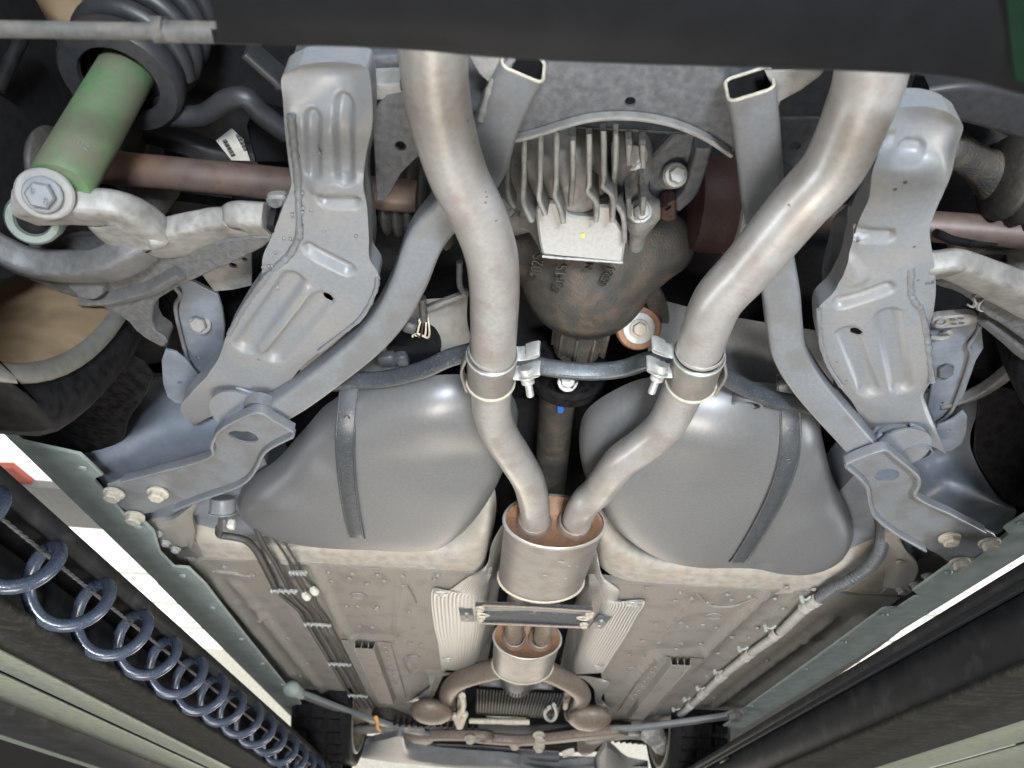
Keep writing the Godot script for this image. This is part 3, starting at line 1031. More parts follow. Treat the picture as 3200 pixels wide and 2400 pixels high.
	var sr := put(car, "sill", plate([Vector3(1.0774, 0.6060, -1.1222), Vector3(1.0744, 0.6060, -1.3899), Vector3(1.0759, 0.6060, -2.0434), Vector3(1.0825, 0.6060, -3.4953), Vector3(1.0874, 0.6060, -4.1775), Vector3(0.9814, 0.6060, -3.6285), Vector3(0.9905, 0.6060, -3.1917), Vector3(0.9733, 0.6060, -3.0372), Vector3(0.9632, 0.6060, -2.2286), Vector3(0.9542, 0.6060, -1.7567), Vector3(0.9823, 0.6060, -1.7440), Vector3(0.9847, 0.6060, -1.7444), Vector3(0.9862, 0.6060, -1.6651), Vector3(0.9950, 0.6060, -1.6575), Vector3(0.9618, 0.6060, -1.6246), Vector3(0.9607, 0.6060, -1.5358), Vector3(0.9599, 0.6060, -1.4594), Vector3(0.9883, 0.6060, -1.4306), Vector3(0.9876, 0.6060, -1.3322), Vector3(0.9832, 0.6060, -1.2922), Vector3(0.9629, 0.6060, -1.2722), Vector3(0.9644, 0.6060, -1.2105), Vector3(0.9788, 0.6060, -1.0453)], 0.006, 0.002), "sill", "grey-green sill panel at right")
	for p in [Vector3(0.9750, 0.6050, -1.2370), Vector3(0.9756, 0.6050, -1.4954), Vector3(0.9739, 0.6050, -1.7906), Vector3(0.9723, 0.6050, -2.0349), Vector3(0.9752, 0.6050, -2.3315), Vector3(0.9751, 0.6050, -2.6289), Vector3(0.9781, 0.6050, -2.8790)]:
		var f := place(sr, "screw_rosette", rivet_mesh, aim(p, Vector3.DOWN, 0.008), "sill")
		place(f, "screw", hex_mesh, aim(p + Vector3(0, -0.004, 0), Vector3.DOWN, 0.006), "clip_grey")
	# wheels
	for s in [-1.0, 1.0]:
		wheel(s, Vector3(0.115 + s * 0.78, 0.70, -0.535), "rear wheel")
		wheel(s, Vector3(0.115 + s * 0.80, 0.76, -3.62), "front wheel")


func wheel(s: float, c: Vector3, what: String) -> void:
	var t := Transform3D(Basis(Vector3(0, 0, 1), Vector3(-s, 0, 0), Vector3(0, -s, 0)).orthonormalized(), c)
	var rear := what.begins_with("rear")
	var k := 1.0 if rear else 0.92
	var ty := lathe([Vector2(0.30 * k, -0.11), Vector2(0.33 * k, -0.125), Vector2(0.372 * k, -0.11), Vector2(0.388 * k, -0.08), Vector2(0.388 * k, 0.08), Vector2(0.380 * k, 0.105), Vector2(0.36 * k, 0.124), Vector2(0.335 * k, 0.130), Vector2(0.312 * k, 0.122), Vector2(0.298 * k, 0.11)], t, 64, 1, 1, 80)
	var a := ty.surface_get_arrays(0)
	var v: PackedVector3Array = a[Mesh.ARRAY_VERTEX]
	for i in v.size():
		v[i].y = maxf(v[i].y, 0.445)
	a[Mesh.ARRAY_VERTEX] = v
	ty = ArrayMesh.new()
	ty.add_surface_from_arrays(Mesh.PRIMITIVE_TRIANGLES, a)
	var w := put(car, "wheel", ty, "rubber", "%s, %s side" % [what, "left" if s < 0 else "right"])
	put(w, "rim", lathe([Vector2(0.302 * k, 0.108), Vector2(0.302 * k, 0.122), Vector2(0.285 * k, 0.122), Vector2(0.278 * k, 0.112), Vector2(0.262 * k, 0.085), Vector2(0.255 * k, 0.0), Vector2(0.22 * k, -0.06), Vector2(0.06, -0.07), Vector2(0.0, -0.07)], t, 64, 1, 1, 60), "wheel_tan", "dusty tan inner barrel of the rim")
	put(w, "rim_lip", lathe([Vector2(0.303 * k, 0.108), Vector2(0.304 * k, 0.126), Vector2(0.298 * k, 0.130), Vector2(0.285 * k, 0.127), Vector2(0.281 * k, 0.118), Vector2(0.278 * k, 0.10)], t, 64, 1, 1, 70), "rim_lip", "pale lip of the rim")
	put(w, "dark_backing", lathe([Vector2(0.0, 0.07), Vector2(0.19, 0.06), Vector2(0.2, 0.05), Vector2(0.2, 0.002), Vector2(0.0, 0.002)], t, 40), "void_dark")  # near-black disc fills the shaded inside of the wheel
	if rear and s < 0:
		put(w, "brake_caliper", blob([[Vector3(-0.7749, 0.7400, -0.8793), Vector3(-0.7530, 0.7400, -0.8840), 0.016, 0.014], [Vector3(-0.7991, 0.7500, -0.9263), Vector3(-0.8155, 0.7500, -0.9489), 0.012, 0.010]], [], 0.005, 0.01), "red_iron", "reddish brake caliper behind the spokes")
	if not rear:
		var tr := []
		for i in 40:
			var ang := TAU * i / 40
			for q in [-0.07, 0.0, 0.07]:
				tr.append(box(Transform3D(t.basis * Basis(Vector3.UP, ang), t * Vector3(sin(ang) * 0.36, q, cos(ang) * 0.36)), Vector3(0.035, 0.05, 0.01), 0.001))
		put(w, "tread_blocks", join(tr), "rubber").set_meta("kind", "stuff")


# ---------------------------------------------------------------- exhaust

func exhaust() -> void:
	var l := put(car, "exhaust_pipe", sweep(curve([Vector3(-0.0756, 0.6000, -0.3316), Vector3(-0.0769, 0.6000, -0.3685), Vector3(-0.0761, 0.6000, -0.4044), Vector3(-0.0701, 0.6000, -0.4512), Vector3(-0.0577, 0.6000, -0.5033), Vector3(-0.0386, 0.6000, -0.5517), Vector3(-0.0227, 0.6000, -0.6097), Vector3(-0.0172, 0.6000, -0.6679), Vector3(-0.0162, 0.6000, -0.7383), Vector3(-0.0161, 0.6000, -0.8027)], 8), ring(28, 0.0305, 0.0305)), "exhaust", "left exhaust pipe, dusty steel with small rust spots")
	var r := put(car, "exhaust_pipe", sweep(curve([Vector3(0.2882, 0.6000, -0.3163), Vector3(0.3051, 0.6000, -0.3672), Vector3(0.3100, 0.6000, -0.4042), Vector3(0.3125, 0.6000, -0.4424), Vector3(0.3102, 0.6000, -0.4730), Vector3(0.2943, 0.6000, -0.5234), Vector3(0.2712, 0.6000, -0.6100), Vector3(0.2577, 0.6000, -0.6507), Vector3(0.2528, 0.6000, -0.6774), Vector3(0.2525, 0.6000, -0.7136), Vector3(0.2561, 0.6020, -0.7671)], 8), ring(28, 0.0305, 0.0305)), "exhaust", "right exhaust pipe curving out to the right, dusty steel with rust spots")
	put(car, "exhaust_pipe", sweep(curve([Vector3(-0.0167, 0.6030, -0.8120), Vector3(-0.0165, 0.6030, -0.8910), Vector3(-0.0146, 0.6030, -0.9538), Vector3(-0.0008, 0.6030, -1.0187), Vector3(0.0263, 0.6050, -1.0956), Vector3(0.0553, 0.6100, -1.1906), Vector3(0.0721, 0.6150, -1.2953), Vector3(0.0776, 0.6200, -1.3652), Vector3(0.0828, 0.6250, -1.4746)], 8), ring(28, 0.0295, 0.0295)), "exhaust", "lower left exhaust pipe running into the oval silencer")
	put(car, "exhaust_pipe", sweep(curve([Vector3(0.2618, 0.6030, -0.8172), Vector3(0.2575, 0.6030, -0.8675), Vector3(0.2565, 0.6030, -0.9217), Vector3(0.2502, 0.6030, -0.9769), Vector3(0.2292, 0.6030, -1.0336), Vector3(0.2039, 0.6050, -1.0940), Vector3(0.1846, 0.6150, -1.2210), Vector3(0.1685, 0.6150, -1.2719), Vector3(0.1635, 0.6200, -1.3408), Vector3(0.1632, 0.6250, -1.4141), Vector3(0.1642, 0.6300, -1.4616)], 8), ring(28, 0.0295, 0.0295)), "exhaust", "lower right exhaust pipe running into the oval silencer")
	for q in [[l, [Vector3(-0.0756, 0.6000, -0.3316), Vector3(-0.0769, 0.6000, -0.3685), Vector3(-0.0761, 0.6000, -0.4044), Vector3(-0.0701, 0.6000, -0.4512), Vector3(-0.0577, 0.6000, -0.5033), Vector3(-0.0386, 0.6000, -0.5517), Vector3(-0.0227, 0.6000, -0.6097), Vector3(-0.0172, 0.6000, -0.6679), Vector3(-0.0162, 0.6000, -0.7383), Vector3(-0.0161, 0.6000, -0.8027)]], [r, [Vector3(0.2882, 0.6000, -0.3163), Vector3(0.3051, 0.6000, -0.3672), Vector3(0.3100, 0.6000, -0.4042), Vector3(0.3125, 0.6000, -0.4424), Vector3(0.3102, 0.6000, -0.4730), Vector3(0.2943, 0.6000, -0.5234), Vector3(0.2712, 0.6000, -0.6100), Vector3(0.2577, 0.6000, -0.6507), Vector3(0.2528, 0.6000, -0.6774), Vector3(0.2525, 0.6000, -0.7136), Vector3(0.2552, 0.6000, -0.7645)]]]:
		var c := curve(q[1], 8)
		for i in c.size():
			c[i] += Vector3(0.15 if q[0] == l else -0.12, -0.86, 0.42).normalized() * 0.0300
		put(q[0], "weld_seam", sweep(c, ring(6, 0.0011, 0.0011)), "exhaust_old")
		var rng := RandomNumberGenerator.new()
		rng.seed = 77
		for k in 64:
			var p: Vector3 = curve(q[1], 8)[rng.randi_range(6, 40 if k < 44 else 62)]
			var ang := rng.randf_range(-1.1, 1.1)
			var n := Vector3(sin(ang), -cos(ang) * 0.9, cos(ang) * 0.4).normalized()
			place(q[0], "rust_spot", rivet_mesh, aim(p + n * 0.0304, n) * Transform3D(Basis().scaled(Vector3(1.0, 0.15, rng.randf_range(0.4, 1.0)) * rng.randf_range(0.0007, 0.0019))), "shaft")
	clamp_on(l, Vector3(-0.0175, 0.6020, -0.8073), Vector3(-0.0184, 0.6030, -0.8692), -1.0)
	clamp_on(r, Vector3(0.2586, 0.6020, -0.7812), Vector3(0.2635, 0.6030, -0.8450), 1.0)
	# oval silencer
	silencer("silencer", Vector3(0.1187, 0.6220, -1.3854), Vector3(0.1157, 0.6220, -1.7126), 0.101, 0.058, "rust_plate", "oval silencer with a rust-orange end plate and stamped shell", true)
	silencer("silencer", Vector3(0.1131, 0.6250, -2.2251), Vector3(0.1149, 0.6220, -2.5212), 0.099, 0.062, "rust_plate", "smaller oval silencer further forward with an orange end plate", false)
	# twin pipes between the two
	put(car, "link_pipe", tube([Vector3(0.0711, 0.6250, -1.7934), Vector3(0.0675, 0.6250, -1.9003), Vector3(0.0681, 0.6250, -2.0483), Vector3(0.0743, 0.6250, -2.2641)], 0.027), "exhaust_old", "left of the two brown pipes between the silencers")
	put(car, "link_pipe", tube([Vector3(0.1448, 0.6250, -1.7819), Vector3(0.1507, 0.6250, -1.8868), Vector3(0.1534, 0.6250, -2.0336), Vector3(0.1576, 0.6250, -2.2611)], 0.027), "exhaust_old", "right of the two brown pipes between the silencers")
	# down pipes and catalysts
	var dl := put(car, "down_pipe", sweep(curve([Vector3(0.0443, 0.6250, -2.5881), Vector3(-0.0225, 0.6300, -2.6951), Vector3(-0.0947, 0.6350, -2.8351), Vector3(-0.1378, 0.6400, -3.0073), Vector3(-0.1554, 0.6500, -3.2299), Vector3(-0.1574, 0.6500, -3.4202)], 8), ring(20, 0.035, 0.035)), "exhaust_old", "left down pipe bending to the catalyst")
	var dr := put(car, "down_pipe", sweep(curve([Vector3(0.1852, 0.6250, -2.5824), Vector3(0.2405, 0.6300, -2.6767), Vector3(0.3097, 0.6350, -2.8138), Vector3(0.3645, 0.6400, -2.9815), Vector3(0.3818, 0.6500, -3.1843), Vector3(0.3821, 0.6500, -3.3766)], 8), ring(20, 0.035, 0.035)), "exhaust_old", "right down pipe bending to the catalyst")
	for q in [[dl, Vector3(-0.1596, 0.6500, -3.4947), 0.0], [dr, Vector3(0.3861, 0.6500, -3.4127), 0.0]]:
		put(q[0], "flange", lathe([Vector2(0.036, -0.006), Vector2(0.045, -0.005), Vector2(0.046, 0.004), Vector2(0.036, 0.006)], aim(q[1], Vector3(0.1, -0.2, -1.0)), 20), "exhaust_old")
	put(car, "catalyst", lathe([Vector2(0, -1), Vector2(0.35, -0.94), Vector2(0.7, -0.71), Vector2(0.92, -0.38), Vector2(1, 0), Vector2(0.92, 0.38), Vector2(0.7, 0.71), Vector2(0, 1)], Transform3D(Basis().scaled(Vector3(0.088, 0.045, 0.14)), Vector3(-0.2176, 0.6000, -3.2612)), 28, 1, 1, 90), "exhaust_old", "left catalyst, a rounded purple-brown body")
	put(car, "catalyst", lathe([Vector2(0, -1), Vector2(0.35, -0.94), Vector2(0.7, -0.71), Vector2(0.92, -0.38), Vector2(1, 0), Vector2(0.92, 0.38), Vector2(0.7, 0.71), Vector2(0, 1)], Transform3D(Basis().scaled(Vector3(0.088, 0.045, 0.14)), Vector3(0.4271, 0.6000, -3.2296)), 28, 1, 1, 90), "exhaust_old", "right catalyst, a rounded purple-brown body")
	for q in [[Vector3(-0.0981, 0.6400, -3.0279), Vector3(-0.1036, 0.6200, -3.2508), "left"], [Vector3(0.3139, 0.6400, -3.0388), Vector3(0.3180, 0.6200, -3.1465), "right"]]:
		var b := put(car, "exhaust_sensor", bar(q[0], q[1], 0.011), "bolt_pale", "small sensor screwed into the %s down pipe" % q[2])
		put(b, "sensor_nut", bar(q[0], q[0].lerp(q[1], 0.3), 0.018, 6), "exhaust_old")


func clamp_on(pipe: MeshInstance3D, a: Vector3, b: Vector3, s: float) -> void:
	var d := (b - a).normalized()
	put(pipe, "pipe_end_bead", lathe([Vector2(0.0305, -0.004), Vector2(0.0325, -0.002), Vector2(0.0325, 0.002), Vector2(0.0305, 0.004)], aim(a - d * 0.010, d), 32), "exhaust")
	var band := put(pipe, "clamp", lathe([Vector2(0.0312, -0.002), Vector2(0.034, 0.0), Vector2(0.034, a.distance_to(b)), Vector2(0.0312, a.distance_to(b) + 0.002)], aim(a, d), 32), "muffler", "pipe clamp band with a corroded lower edge")
	put(pipe, "clamp_rim", lathe([Vector2(0.034, -0.002), Vector2(0.0362, -0.001), Vector2(0.0362, 0.002), Vector2(0.034, 0.003)], aim(b, d), 32), "bolt_pale")
	put(pipe, "clamp_rim", lathe([Vector2(0.034, -0.002), Vector2(0.0355, -0.001), Vector2(0.0355, 0.0015), Vector2(0.034, 0.0025)], aim(a, d), 32), "zinc")
	# saddle ears and the bolt that pulls them together, on the inner side
	var x := Vector3(-s, 0, 0)
	var m := a.lerp(b, 0.25)
	for k in 2:
		var o := m + x * (0.040 + 0.003 * k) + Vector3(0.0, 0.006 - 0.012 * k, -0.004 - 0.012 * k) + d * (-0.018 + 0.017 * k)
		var ear := curve([o - x * 0.012, o, o + x * 0.014 + d * -0.006, o + x * 0.021 - d * 0.010, o + x * 0.023 - d * 0.015, o + x * 0.017 - d * 0.014, o + x * 0.006 - d * 0.007], 5)
		put(pipe, "clamp_ear", sweep(ear, rounded(0.0022, 0.022, 0.0008, 2), 1.0, Vector3(0, 1, 0.2)), "zinc")
	var bd := (d + Vector3(0, -0.45, 0) + x * 0.25).normalized()
	var n0 := m + x * 0.047 + d * 0.004 + Vector3(0, -0.004, 0)
	put(pipe, "clamp_nut", bar(n0, n0 + bd * 0.012, 0.0105, 6), "zinc")
	put(pipe, "clamp_nut", lathe([Vector2(0, 0), Vector2(0.0125, 0), Vector2(0.0125, 0.003), Vector2(0.0095, 0.007), Vector2(0.0095, 0.013), Vector2(0, 0.014)], aim(n0 + bd * 0.012, bd), 18), "zinc")
	var th := []
	for k in 26:
		th.append(Vector2(0.0056 if k % 2 == 0 else 0.0049, 0.02 + 0.0011 * k))
	th.append(Vector2(0, 0.02 + 0.0011 * 26))
	put(pipe, "clamp_stud", lathe(th, aim(n0, bd), 14), "zinc")
	# folded lip on the outer side
	var q := b - x * 0.036
	put(pipe, "clamp_lip", sweep(curve([a.lerp(b, 0.1) - x * 0.035, a.lerp(b, 0.5) - x * 0.041 + Vector3(0, -0.004, 0), q + Vector3(0, -0.006, 0), q + d * 0.010 + x * 0.006 + Vector3(0, -0.012, 0)], 5), rounded(0.004, 0.018, 0.0015, 2), 1.0, Vector3(0, 1, 0)), "muffler")


func silencer(called: String, a: Vector3, b: Vector3, rx: float, ry: float, end_mat: String, label: String, stamped: bool) -> void:
	var d := b - a
	var l := d.length()
	var z := d / l
	var x := Vector3.RIGHT
	x = (x - z * x.dot(z)).normalized()
	var t := Transform3D(Basis(x, z, x.cross(z)), a)
	var prof := [Vector2(1.0, 0.0), Vector2(1.0, l)]
	var m := put(car, called, lathe(prof, t, 64, rx, ry), "muffler", label)
	for e in [0.0, 1.0]:
		put(m, "rim_bead", lathe([Vector2(0.985, -0.005), Vector2(1.03, -0.004), Vector2(1.045, 0.002), Vector2(1.02, 0.007), Vector2(0.995, 0.009)], t.translated_local(Vector3.UP * (l * e - 0.002)), 64, rx, ry, 80), "bolt_pale" if e > 0 else "exhaust")
	put(m, "end_plate", lathe([Vector2(0.99, 0.0), Vector2(0.955, 0.0), Vector2(0.92, 0.008), Vector2(0.0, 0.006)], t, 64, rx, ry, 50), end_mat, "rust-orange end plate")
	put(m, "end_plate", lathe([Vector2(0.99, 0.0), Vector2(0.0, 0.0)], t.translated_local(Vector3.UP * (l - 0.003)), 64, rx, ry), "muffler")
	for s in [-1.0, 1.0]:
		put(m, "pipe_collar", lathe([Vector2(0.029, -0.014), Vector2(0.0325, -0.012), Vector2(0.034, 0.0), Vector2(0.037, 0.007)], t.translated_local(Vector3(s * (0.041 if stamped else 0.038), 0.0, 0)), 28), "exhaust_old")
	if stamped:
		var k := 0
		for q in [[0.28, 0.42, 0.006], [0.42, 0.3, 0.012], [0.42, 0.52, 0.012], [0.30, 0.62, 0.008], [-0.05, 0.45, 0.012], [0.62, 0.35, 0.008], [-0.35, 0.55, 0.006], [0.2, 0.2, 0.018], [0.12, 0.55, 0.007]]:
			var ang := -PI / 2 + float(q[0])
			var p := t * Vector3(cos(ang) * rx, l * float(q[1]), sin(ang) * ry * -1.0 * signf(t.basis.z.y) * -1.0)
			var n := Vector3(0, -1, 0)
			p.y = a.y - sqrt(maxf(0.0, 1.0 - pow(cos(ang), 2))) * ry - 0.0002
			place(m, "stamped_mark", rivet_mesh, aim(p, n, float(q[2]) * 0.5) * Transform3D(Basis().scaled(Vector3(1, 0.12, 0.5))), "exhaust")
			k += 1


# ---------------------------------------------------------------- rear subframe

func subframe() -> void:
	# left pressed arm
	var rows := []
	rows.append([Vector3(-0.2105, 0.6400, -0.4162), Vector3(-0.2053, 0.6420, -0.4156), Vector3(-0.1863, 0.6450, -0.4141), Vector3(-0.1669, 0.6450, -0.4131), Vector3(-0.1505, 0.6420, -0.4126)])
	rows.append([Vector3(-0.2297, 0.6400, -0.4293), Vector3(-0.2191, 0.6450, -0.4280), Vector3(-0.1925, 0.6550, -0.4318), Vector3(-0.1684, 0.6550, -0.4317), Vector3(-0.1450, 0.6400, -0.4178)])
	rows.append([Vector3(-0.2327, 0.6350, -0.4530), Vector3(-0.2247, 0.6400, -0.4559), Vector3(-0.1970, 0.6480, -0.4578), Vector3(-0.1692, 0.6480, -0.4559), Vector3(-0.1434, 0.6350, -0.4373)])
	rows.append([Vector3(-0.2381, 0.6350, -0.4871), Vector3(-0.2284, 0.6350, -0.4846), Vector3(-0.1997, 0.6330, -0.4811), Vector3(-0.1712, 0.6330, -0.4774), Vector3(-0.1467, 0.6320, -0.4732)])
	rows.append([Vector3(-0.2427, 0.6350, -0.5276), Vector3(-0.2345, 0.6350, -0.5250), Vector3(-0.2076, 0.6320, -0.5197), Vector3(-0.1793, 0.6320, -0.5149), Vector3(-0.1573, 0.6320, -0.5095)])
	rows.append([Vector3(-0.2464, 0.6350, -0.5593), Vector3(-0.2384, 0.6350, -0.5567), Vector3(-0.2113, 0.6300, -0.5524), Vector3(-0.1839, 0.6300, -0.5493), Vector3(-0.1642, 0.6320, -0.5456)])
	rows.append([Vector3(-0.2623, 0.6350, -0.5920), Vector3(-0.2438, 0.6350, -0.5927), Vector3(-0.2139, 0.6300, -0.5870), Vector3(-0.1858, 0.6300, -0.5848), Vector3(-0.1652, 0.6320, -0.5850)])
	rows.append([Vector3(-0.2880, 0.6350, -0.6436), Vector3(-0.2519, 0.6350, -0.6360), Vector3(-0.2253, 0.6300, -0.6313), Vector3(-0.1942, 0.6300, -0.6289), Vector3(-0.1686, 0.6320, -0.6311)])
	rows.append([Vector3(-0.3054, 0.6350, -0.6769), Vector3(-0.2702, 0.6350, -0.6690), Vector3(-0.2392, 0.6300, -0.6614), Vector3(-0.2022, 0.6300, -0.6608), Vector3(-0.1718, 0.6320, -0.6654)])
	rows.append([Vector3(-0.3214, 0.6400, -0.7258), Vector3(-0.2941, 0.6320, -0.6934), Vector3(-0.2568, 0.6280, -0.6913), Vector3(-0.2083, 0.6280, -0.6925), Vector3(-0.1638, 0.6320, -0.6930)])
	rows.append([Vector3(-0.3528, 0.6400, -0.7742), Vector3(-0.3175, 0.6320, -0.7235), Vector3(-0.2724, 0.6280, -0.7249), Vector3(-0.2188, 0.6280, -0.7258), Vector3(-0.1704, 0.6320, -0.7234)])
	rows.append([Vector3(-0.3891, 0.6380, -0.8326), Vector3(-0.3530, 0.6320, -0.7753), Vector3(-0.2988, 0.6280, -0.7703), Vector3(-0.2436, 0.6280, -0.7744), Vector3(-0.1954, 0.6320, -0.7794)])
	rows.append([Vector3(-0.4069, 0.6380, -0.8695), Vector3(-0.3867, 0.6320, -0.8314), Vector3(-0.3391, 0.6280, -0.8269), Vector3(-0.2829, 0.6280, -0.8283), Vector3(-0.2298, 0.6320, -0.8203)])
	rows.append([Vector3(-0.4439, 0.6450, -0.9328), Vector3(-0.4041, 0.6340, -0.8744), Vector3(-0.3679, 0.6300, -0.8761), Vector3(-0.3145, 0.6300, -0.8817), Vector3(-0.2684, 0.6340, -0.8668)])
	rows.append([Vector3(-0.4876, 0.6500, -0.9952), Vector3(-0.4384, 0.6370, -0.9325), Vector3(-0.4007, 0.6330, -0.9346), Vector3(-0.3540, 0.6330, -0.9416), Vector3(-0.3024, 0.6370, -0.9100)])
	rows.append([Vector3(-0.5438, 0.6550, -1.0784), Vector3(-0.4857, 0.6420, -1.0039), Vector3(-0.4392, 0.6400, -1.0046), Vector3(-0.3843, 0.6400, -1.0074), Vector3(-0.3310, 0.6420, -0.9601)])
	rows.append([Vector3(-0.5613, 0.6800, -1.1820), Vector3(-0.5003, 0.6600, -1.1086), Vector3(-0.4518, 0.6550, -1.0909), Vector3(-0.4041, 0.6550, -1.0766), Vector3(-0.3612, 0.6600, -1.0310)])
	var gr := []
	gr.append([Vector3(-0.2071, 0.6000, -0.4732), Vector3(-0.2175, 0.6000, -0.5370)] + [0.011, 0.007])
	gr.append([Vector3(-0.1748, 0.6000, -0.4616), Vector3(-0.1832, 0.6000, -0.5364)] + [0.013, 0.009])
	gr.append([Vector3(-0.2108, 0.6000, -0.5731), Vector3(-0.1807, 0.6000, -0.5728)] + [0.012, 0.010])
	gr.append([Vector3(-0.2409, 0.6000, -0.6551), Vector3(-0.2021, 0.6000, -0.6823)] + [0.013, 0.010])
	gr.append([Vector3(-0.2745, 0.6000, -0.7099), Vector3(-0.3722, 0.6000, -0.8569)] + [0.020, 0.010])
	gr.append([Vector3(-0.2426, 0.6000, -0.7436), Vector3(-0.3343, 0.6000, -0.8779)] + [0.019, 0.010])
	gr.append([Vector3(-0.2589, 0.6000, -0.7223), Vector3(-0.3490, 0.6000, -0.8616)] + [0.010, -0.004])
	gr.append([Vector3(-0.2111, 0.6000, -0.5565), Vector3(-0.1731, 0.6000, -0.5515)] + [0.02, -0.004])
	var arm := put(car, "subframe_arm", sheet(rows, 10, 14, gr, [[Vector3(-0.2348, 0.6300, -0.7442), 0.0078]], 0.03), "steel_arm", "left pressed-steel subframe arm with stamped grooves and a weld bead")
	put(arm, "weld_bead", bumpy([Vector3(-0.2277, 0.6340, -0.4685), Vector3(-0.2320, 0.6340, -0.5037), Vector3(-0.2361, 0.6340, -0.5417), Vector3(-0.2426, 0.6340, -0.5831), Vector3(-0.2524, 0.6340, -0.6378), Vector3(-0.2479, 0.6340, -0.6162), Vector3(-0.2537, 0.6340, -0.6375), Vector3(-0.2703, 0.6340, -0.6680), Vector3(-0.2938, 0.6340, -0.6942), Vector3(-0.3182, 0.6340, -0.7244), Vector3(-0.3538, 0.6340, -0.7762), Vector3(-0.3909, 0.6340, -0.8376)], 0.0042), "steel")
	put(arm, "weld_bead", bumpy([Vector3(-0.1647, 0.6300, -0.6962), Vector3(-0.1714, 0.6300, -0.7240), Vector3(-0.1946, 0.6300, -0.7754), Vector3(-0.2266, 0.6300, -0.8142), Vector3(-0.2664, 0.6300, -0.8596)], 0.003), "steel")
	put(arm, "side_wall", sheet([[Vector3(-0.1512, 0.6450, -0.4145), Vector3(-0.1654, 0.7200, -0.4665)], [Vector3(-0.1476, 0.6360, -0.4762), Vector3(-0.1653, 0.7200, -0.5409)], [Vector3(-0.1609, 0.6360, -0.5186), Vector3(-0.1755, 0.7200, -0.5930)], [Vector3(-0.1653, 0.6340, -0.5868), Vector3(-0.1774, 0.7200, -0.6743)], [Vector3(-0.1688, 0.6340, -0.6331), Vector3(-0.1807, 0.7200, -0.7074)], [Vector3(-0.1714, 0.6340, -0.6699), Vector3(-0.1905, 0.7200, -0.7605)], [Vector3(-0.1643, 0.6340, -0.6952), Vector3(-0.1862, 0.7200, -0.7865)]], 8, 4), "steel")
	for p in [Vector3(-0.2347, 0.6320, -0.5671), Vector3(-0.2385, 0.6320, -0.5896), Vector3(-0.2405, 0.6320, -0.5958), Vector3(-0.2066, 0.6320, -0.5104), Vector3(-0.2054, 0.6320, -0.5134), Vector3(-0.2164, 0.6320, -0.5525), Vector3(-0.2081, 0.6320, -0.5595), Vector3(-0.2300, 0.6320, -0.5922), Vector3(-0.1787, 0.6320, -0.6036), Vector3(-0.2533, 0.6320, -0.6017), Vector3(-0.1995, 0.6320, -0.6200), Vector3(-0.2718, 0.6340, -0.6413), Vector3(-0.2640, 0.6340, -0.6414), Vector3(-0.2878, 0.6340, -0.6670), Vector3(-0.3092, 0.6340, -0.6942), Vector3(-0.3017, 0.6340, -0.6915), Vector3(-0.2973, 0.6340, -0.6911), Vector3(-0.2190, 0.6290, -0.6206), Vector3(-0.1825, 0.6290, -0.6258), Vector3(-0.2969, 0.6290, -0.7253), Vector3(-0.3601, 0.6290, -0.8882)]:
		place(arm, "weld_spatter", rivet_mesh, aim(p, Vector3.DOWN, 0.0022), "steel")
	bush(Vector3(-0.4275, 0.6400, -1.0355), Vector3(-0.4198, 0.6120, -1.0104), 0.043)
	# right pressed arm
	rows = []
	rows.append([Vector3(0.3604, 0.6420, -0.4247), Vector3(0.3762, 0.6450, -0.4236), Vector3(0.3956, 0.6450, -0.4227), Vector3(0.4109, 0.6450, -0.4249), Vector3(0.4197, 0.6420, -0.4265)])
	rows.append([Vector3(0.3674, 0.6420, -0.4459), Vector3(0.3918, 0.6550, -0.4503), Vector3(0.4137, 0.6550, -0.4471), Vector3(0.4311, 0.6500, -0.4439), Vector3(0.4380, 0.6400, -0.4381)])
	rows.append([Vector3(0.3706, 0.6380, -0.4777), Vector3(0.3965, 0.6500, -0.4816), Vector3(0.4211, 0.6500, -0.4762), Vector3(0.4381, 0.6450, -0.4710), Vector3(0.4424, 0.6350, -0.4612)])
	rows.append([Vector3(0.3730, 0.6350, -0.4973), Vector3(0.3933, 0.6350, -0.4958), Vector3(0.4218, 0.6350, -0.4918), Vector3(0.4443, 0.6380, -0.4926), Vector3(0.4530, 0.6350, -0.4895)])
	rows.append([Vector3(0.3840, 0.6350, -0.5298), Vector3(0.3986, 0.6320, -0.5220), Vector3(0.4247, 0.6320, -0.5180), Vector3(0.4494, 0.6350, -0.5187), Vector3(0.4582, 0.6350, -0.5141)])
	rows.append([Vector3(0.3864, 0.6350, -0.5567), Vector3(0.4039, 0.6300, -0.5486), Vector3(0.4317, 0.6300, -0.5464), Vector3(0.4569, 0.6350, -0.5490), Vector3(0.4639, 0.6350, -0.5464)])
	rows.append([Vector3(0.3921, 0.6350, -0.5879), Vector3(0.4054, 0.6300, -0.5808), Vector3(0.4341, 0.6300, -0.5785), Vector3(0.4583, 0.6320, -0.5763), Vector3(0.4727, 0.6350, -0.5736)])
	rows.append([Vector3(0.4010, 0.6350, -0.6324), Vector3(0.4188, 0.6300, -0.6269), Vector3(0.4516, 0.6300, -0.6266), Vector3(0.4764, 0.6300, -0.6270), Vector3(0.5033, 0.6350, -0.6226)])
	rows.append([Vector3(0.4064, 0.6350, -0.6771), Vector3(0.4288, 0.6280, -0.6674), Vector3(0.4645, 0.6280, -0.6670), Vector3(0.4970, 0.6300, -0.6691), Vector3(0.5278, 0.6350, -0.6667)])
	rows.append([Vector3(0.3991, 0.6350, -0.7125), Vector3(0.4293, 0.6280, -0.7030), Vector3(0.4768, 0.6280, -0.7017), Vector3(0.5229, 0.6300, -0.6971), Vector3(0.5479, 0.6380, -0.7101)])
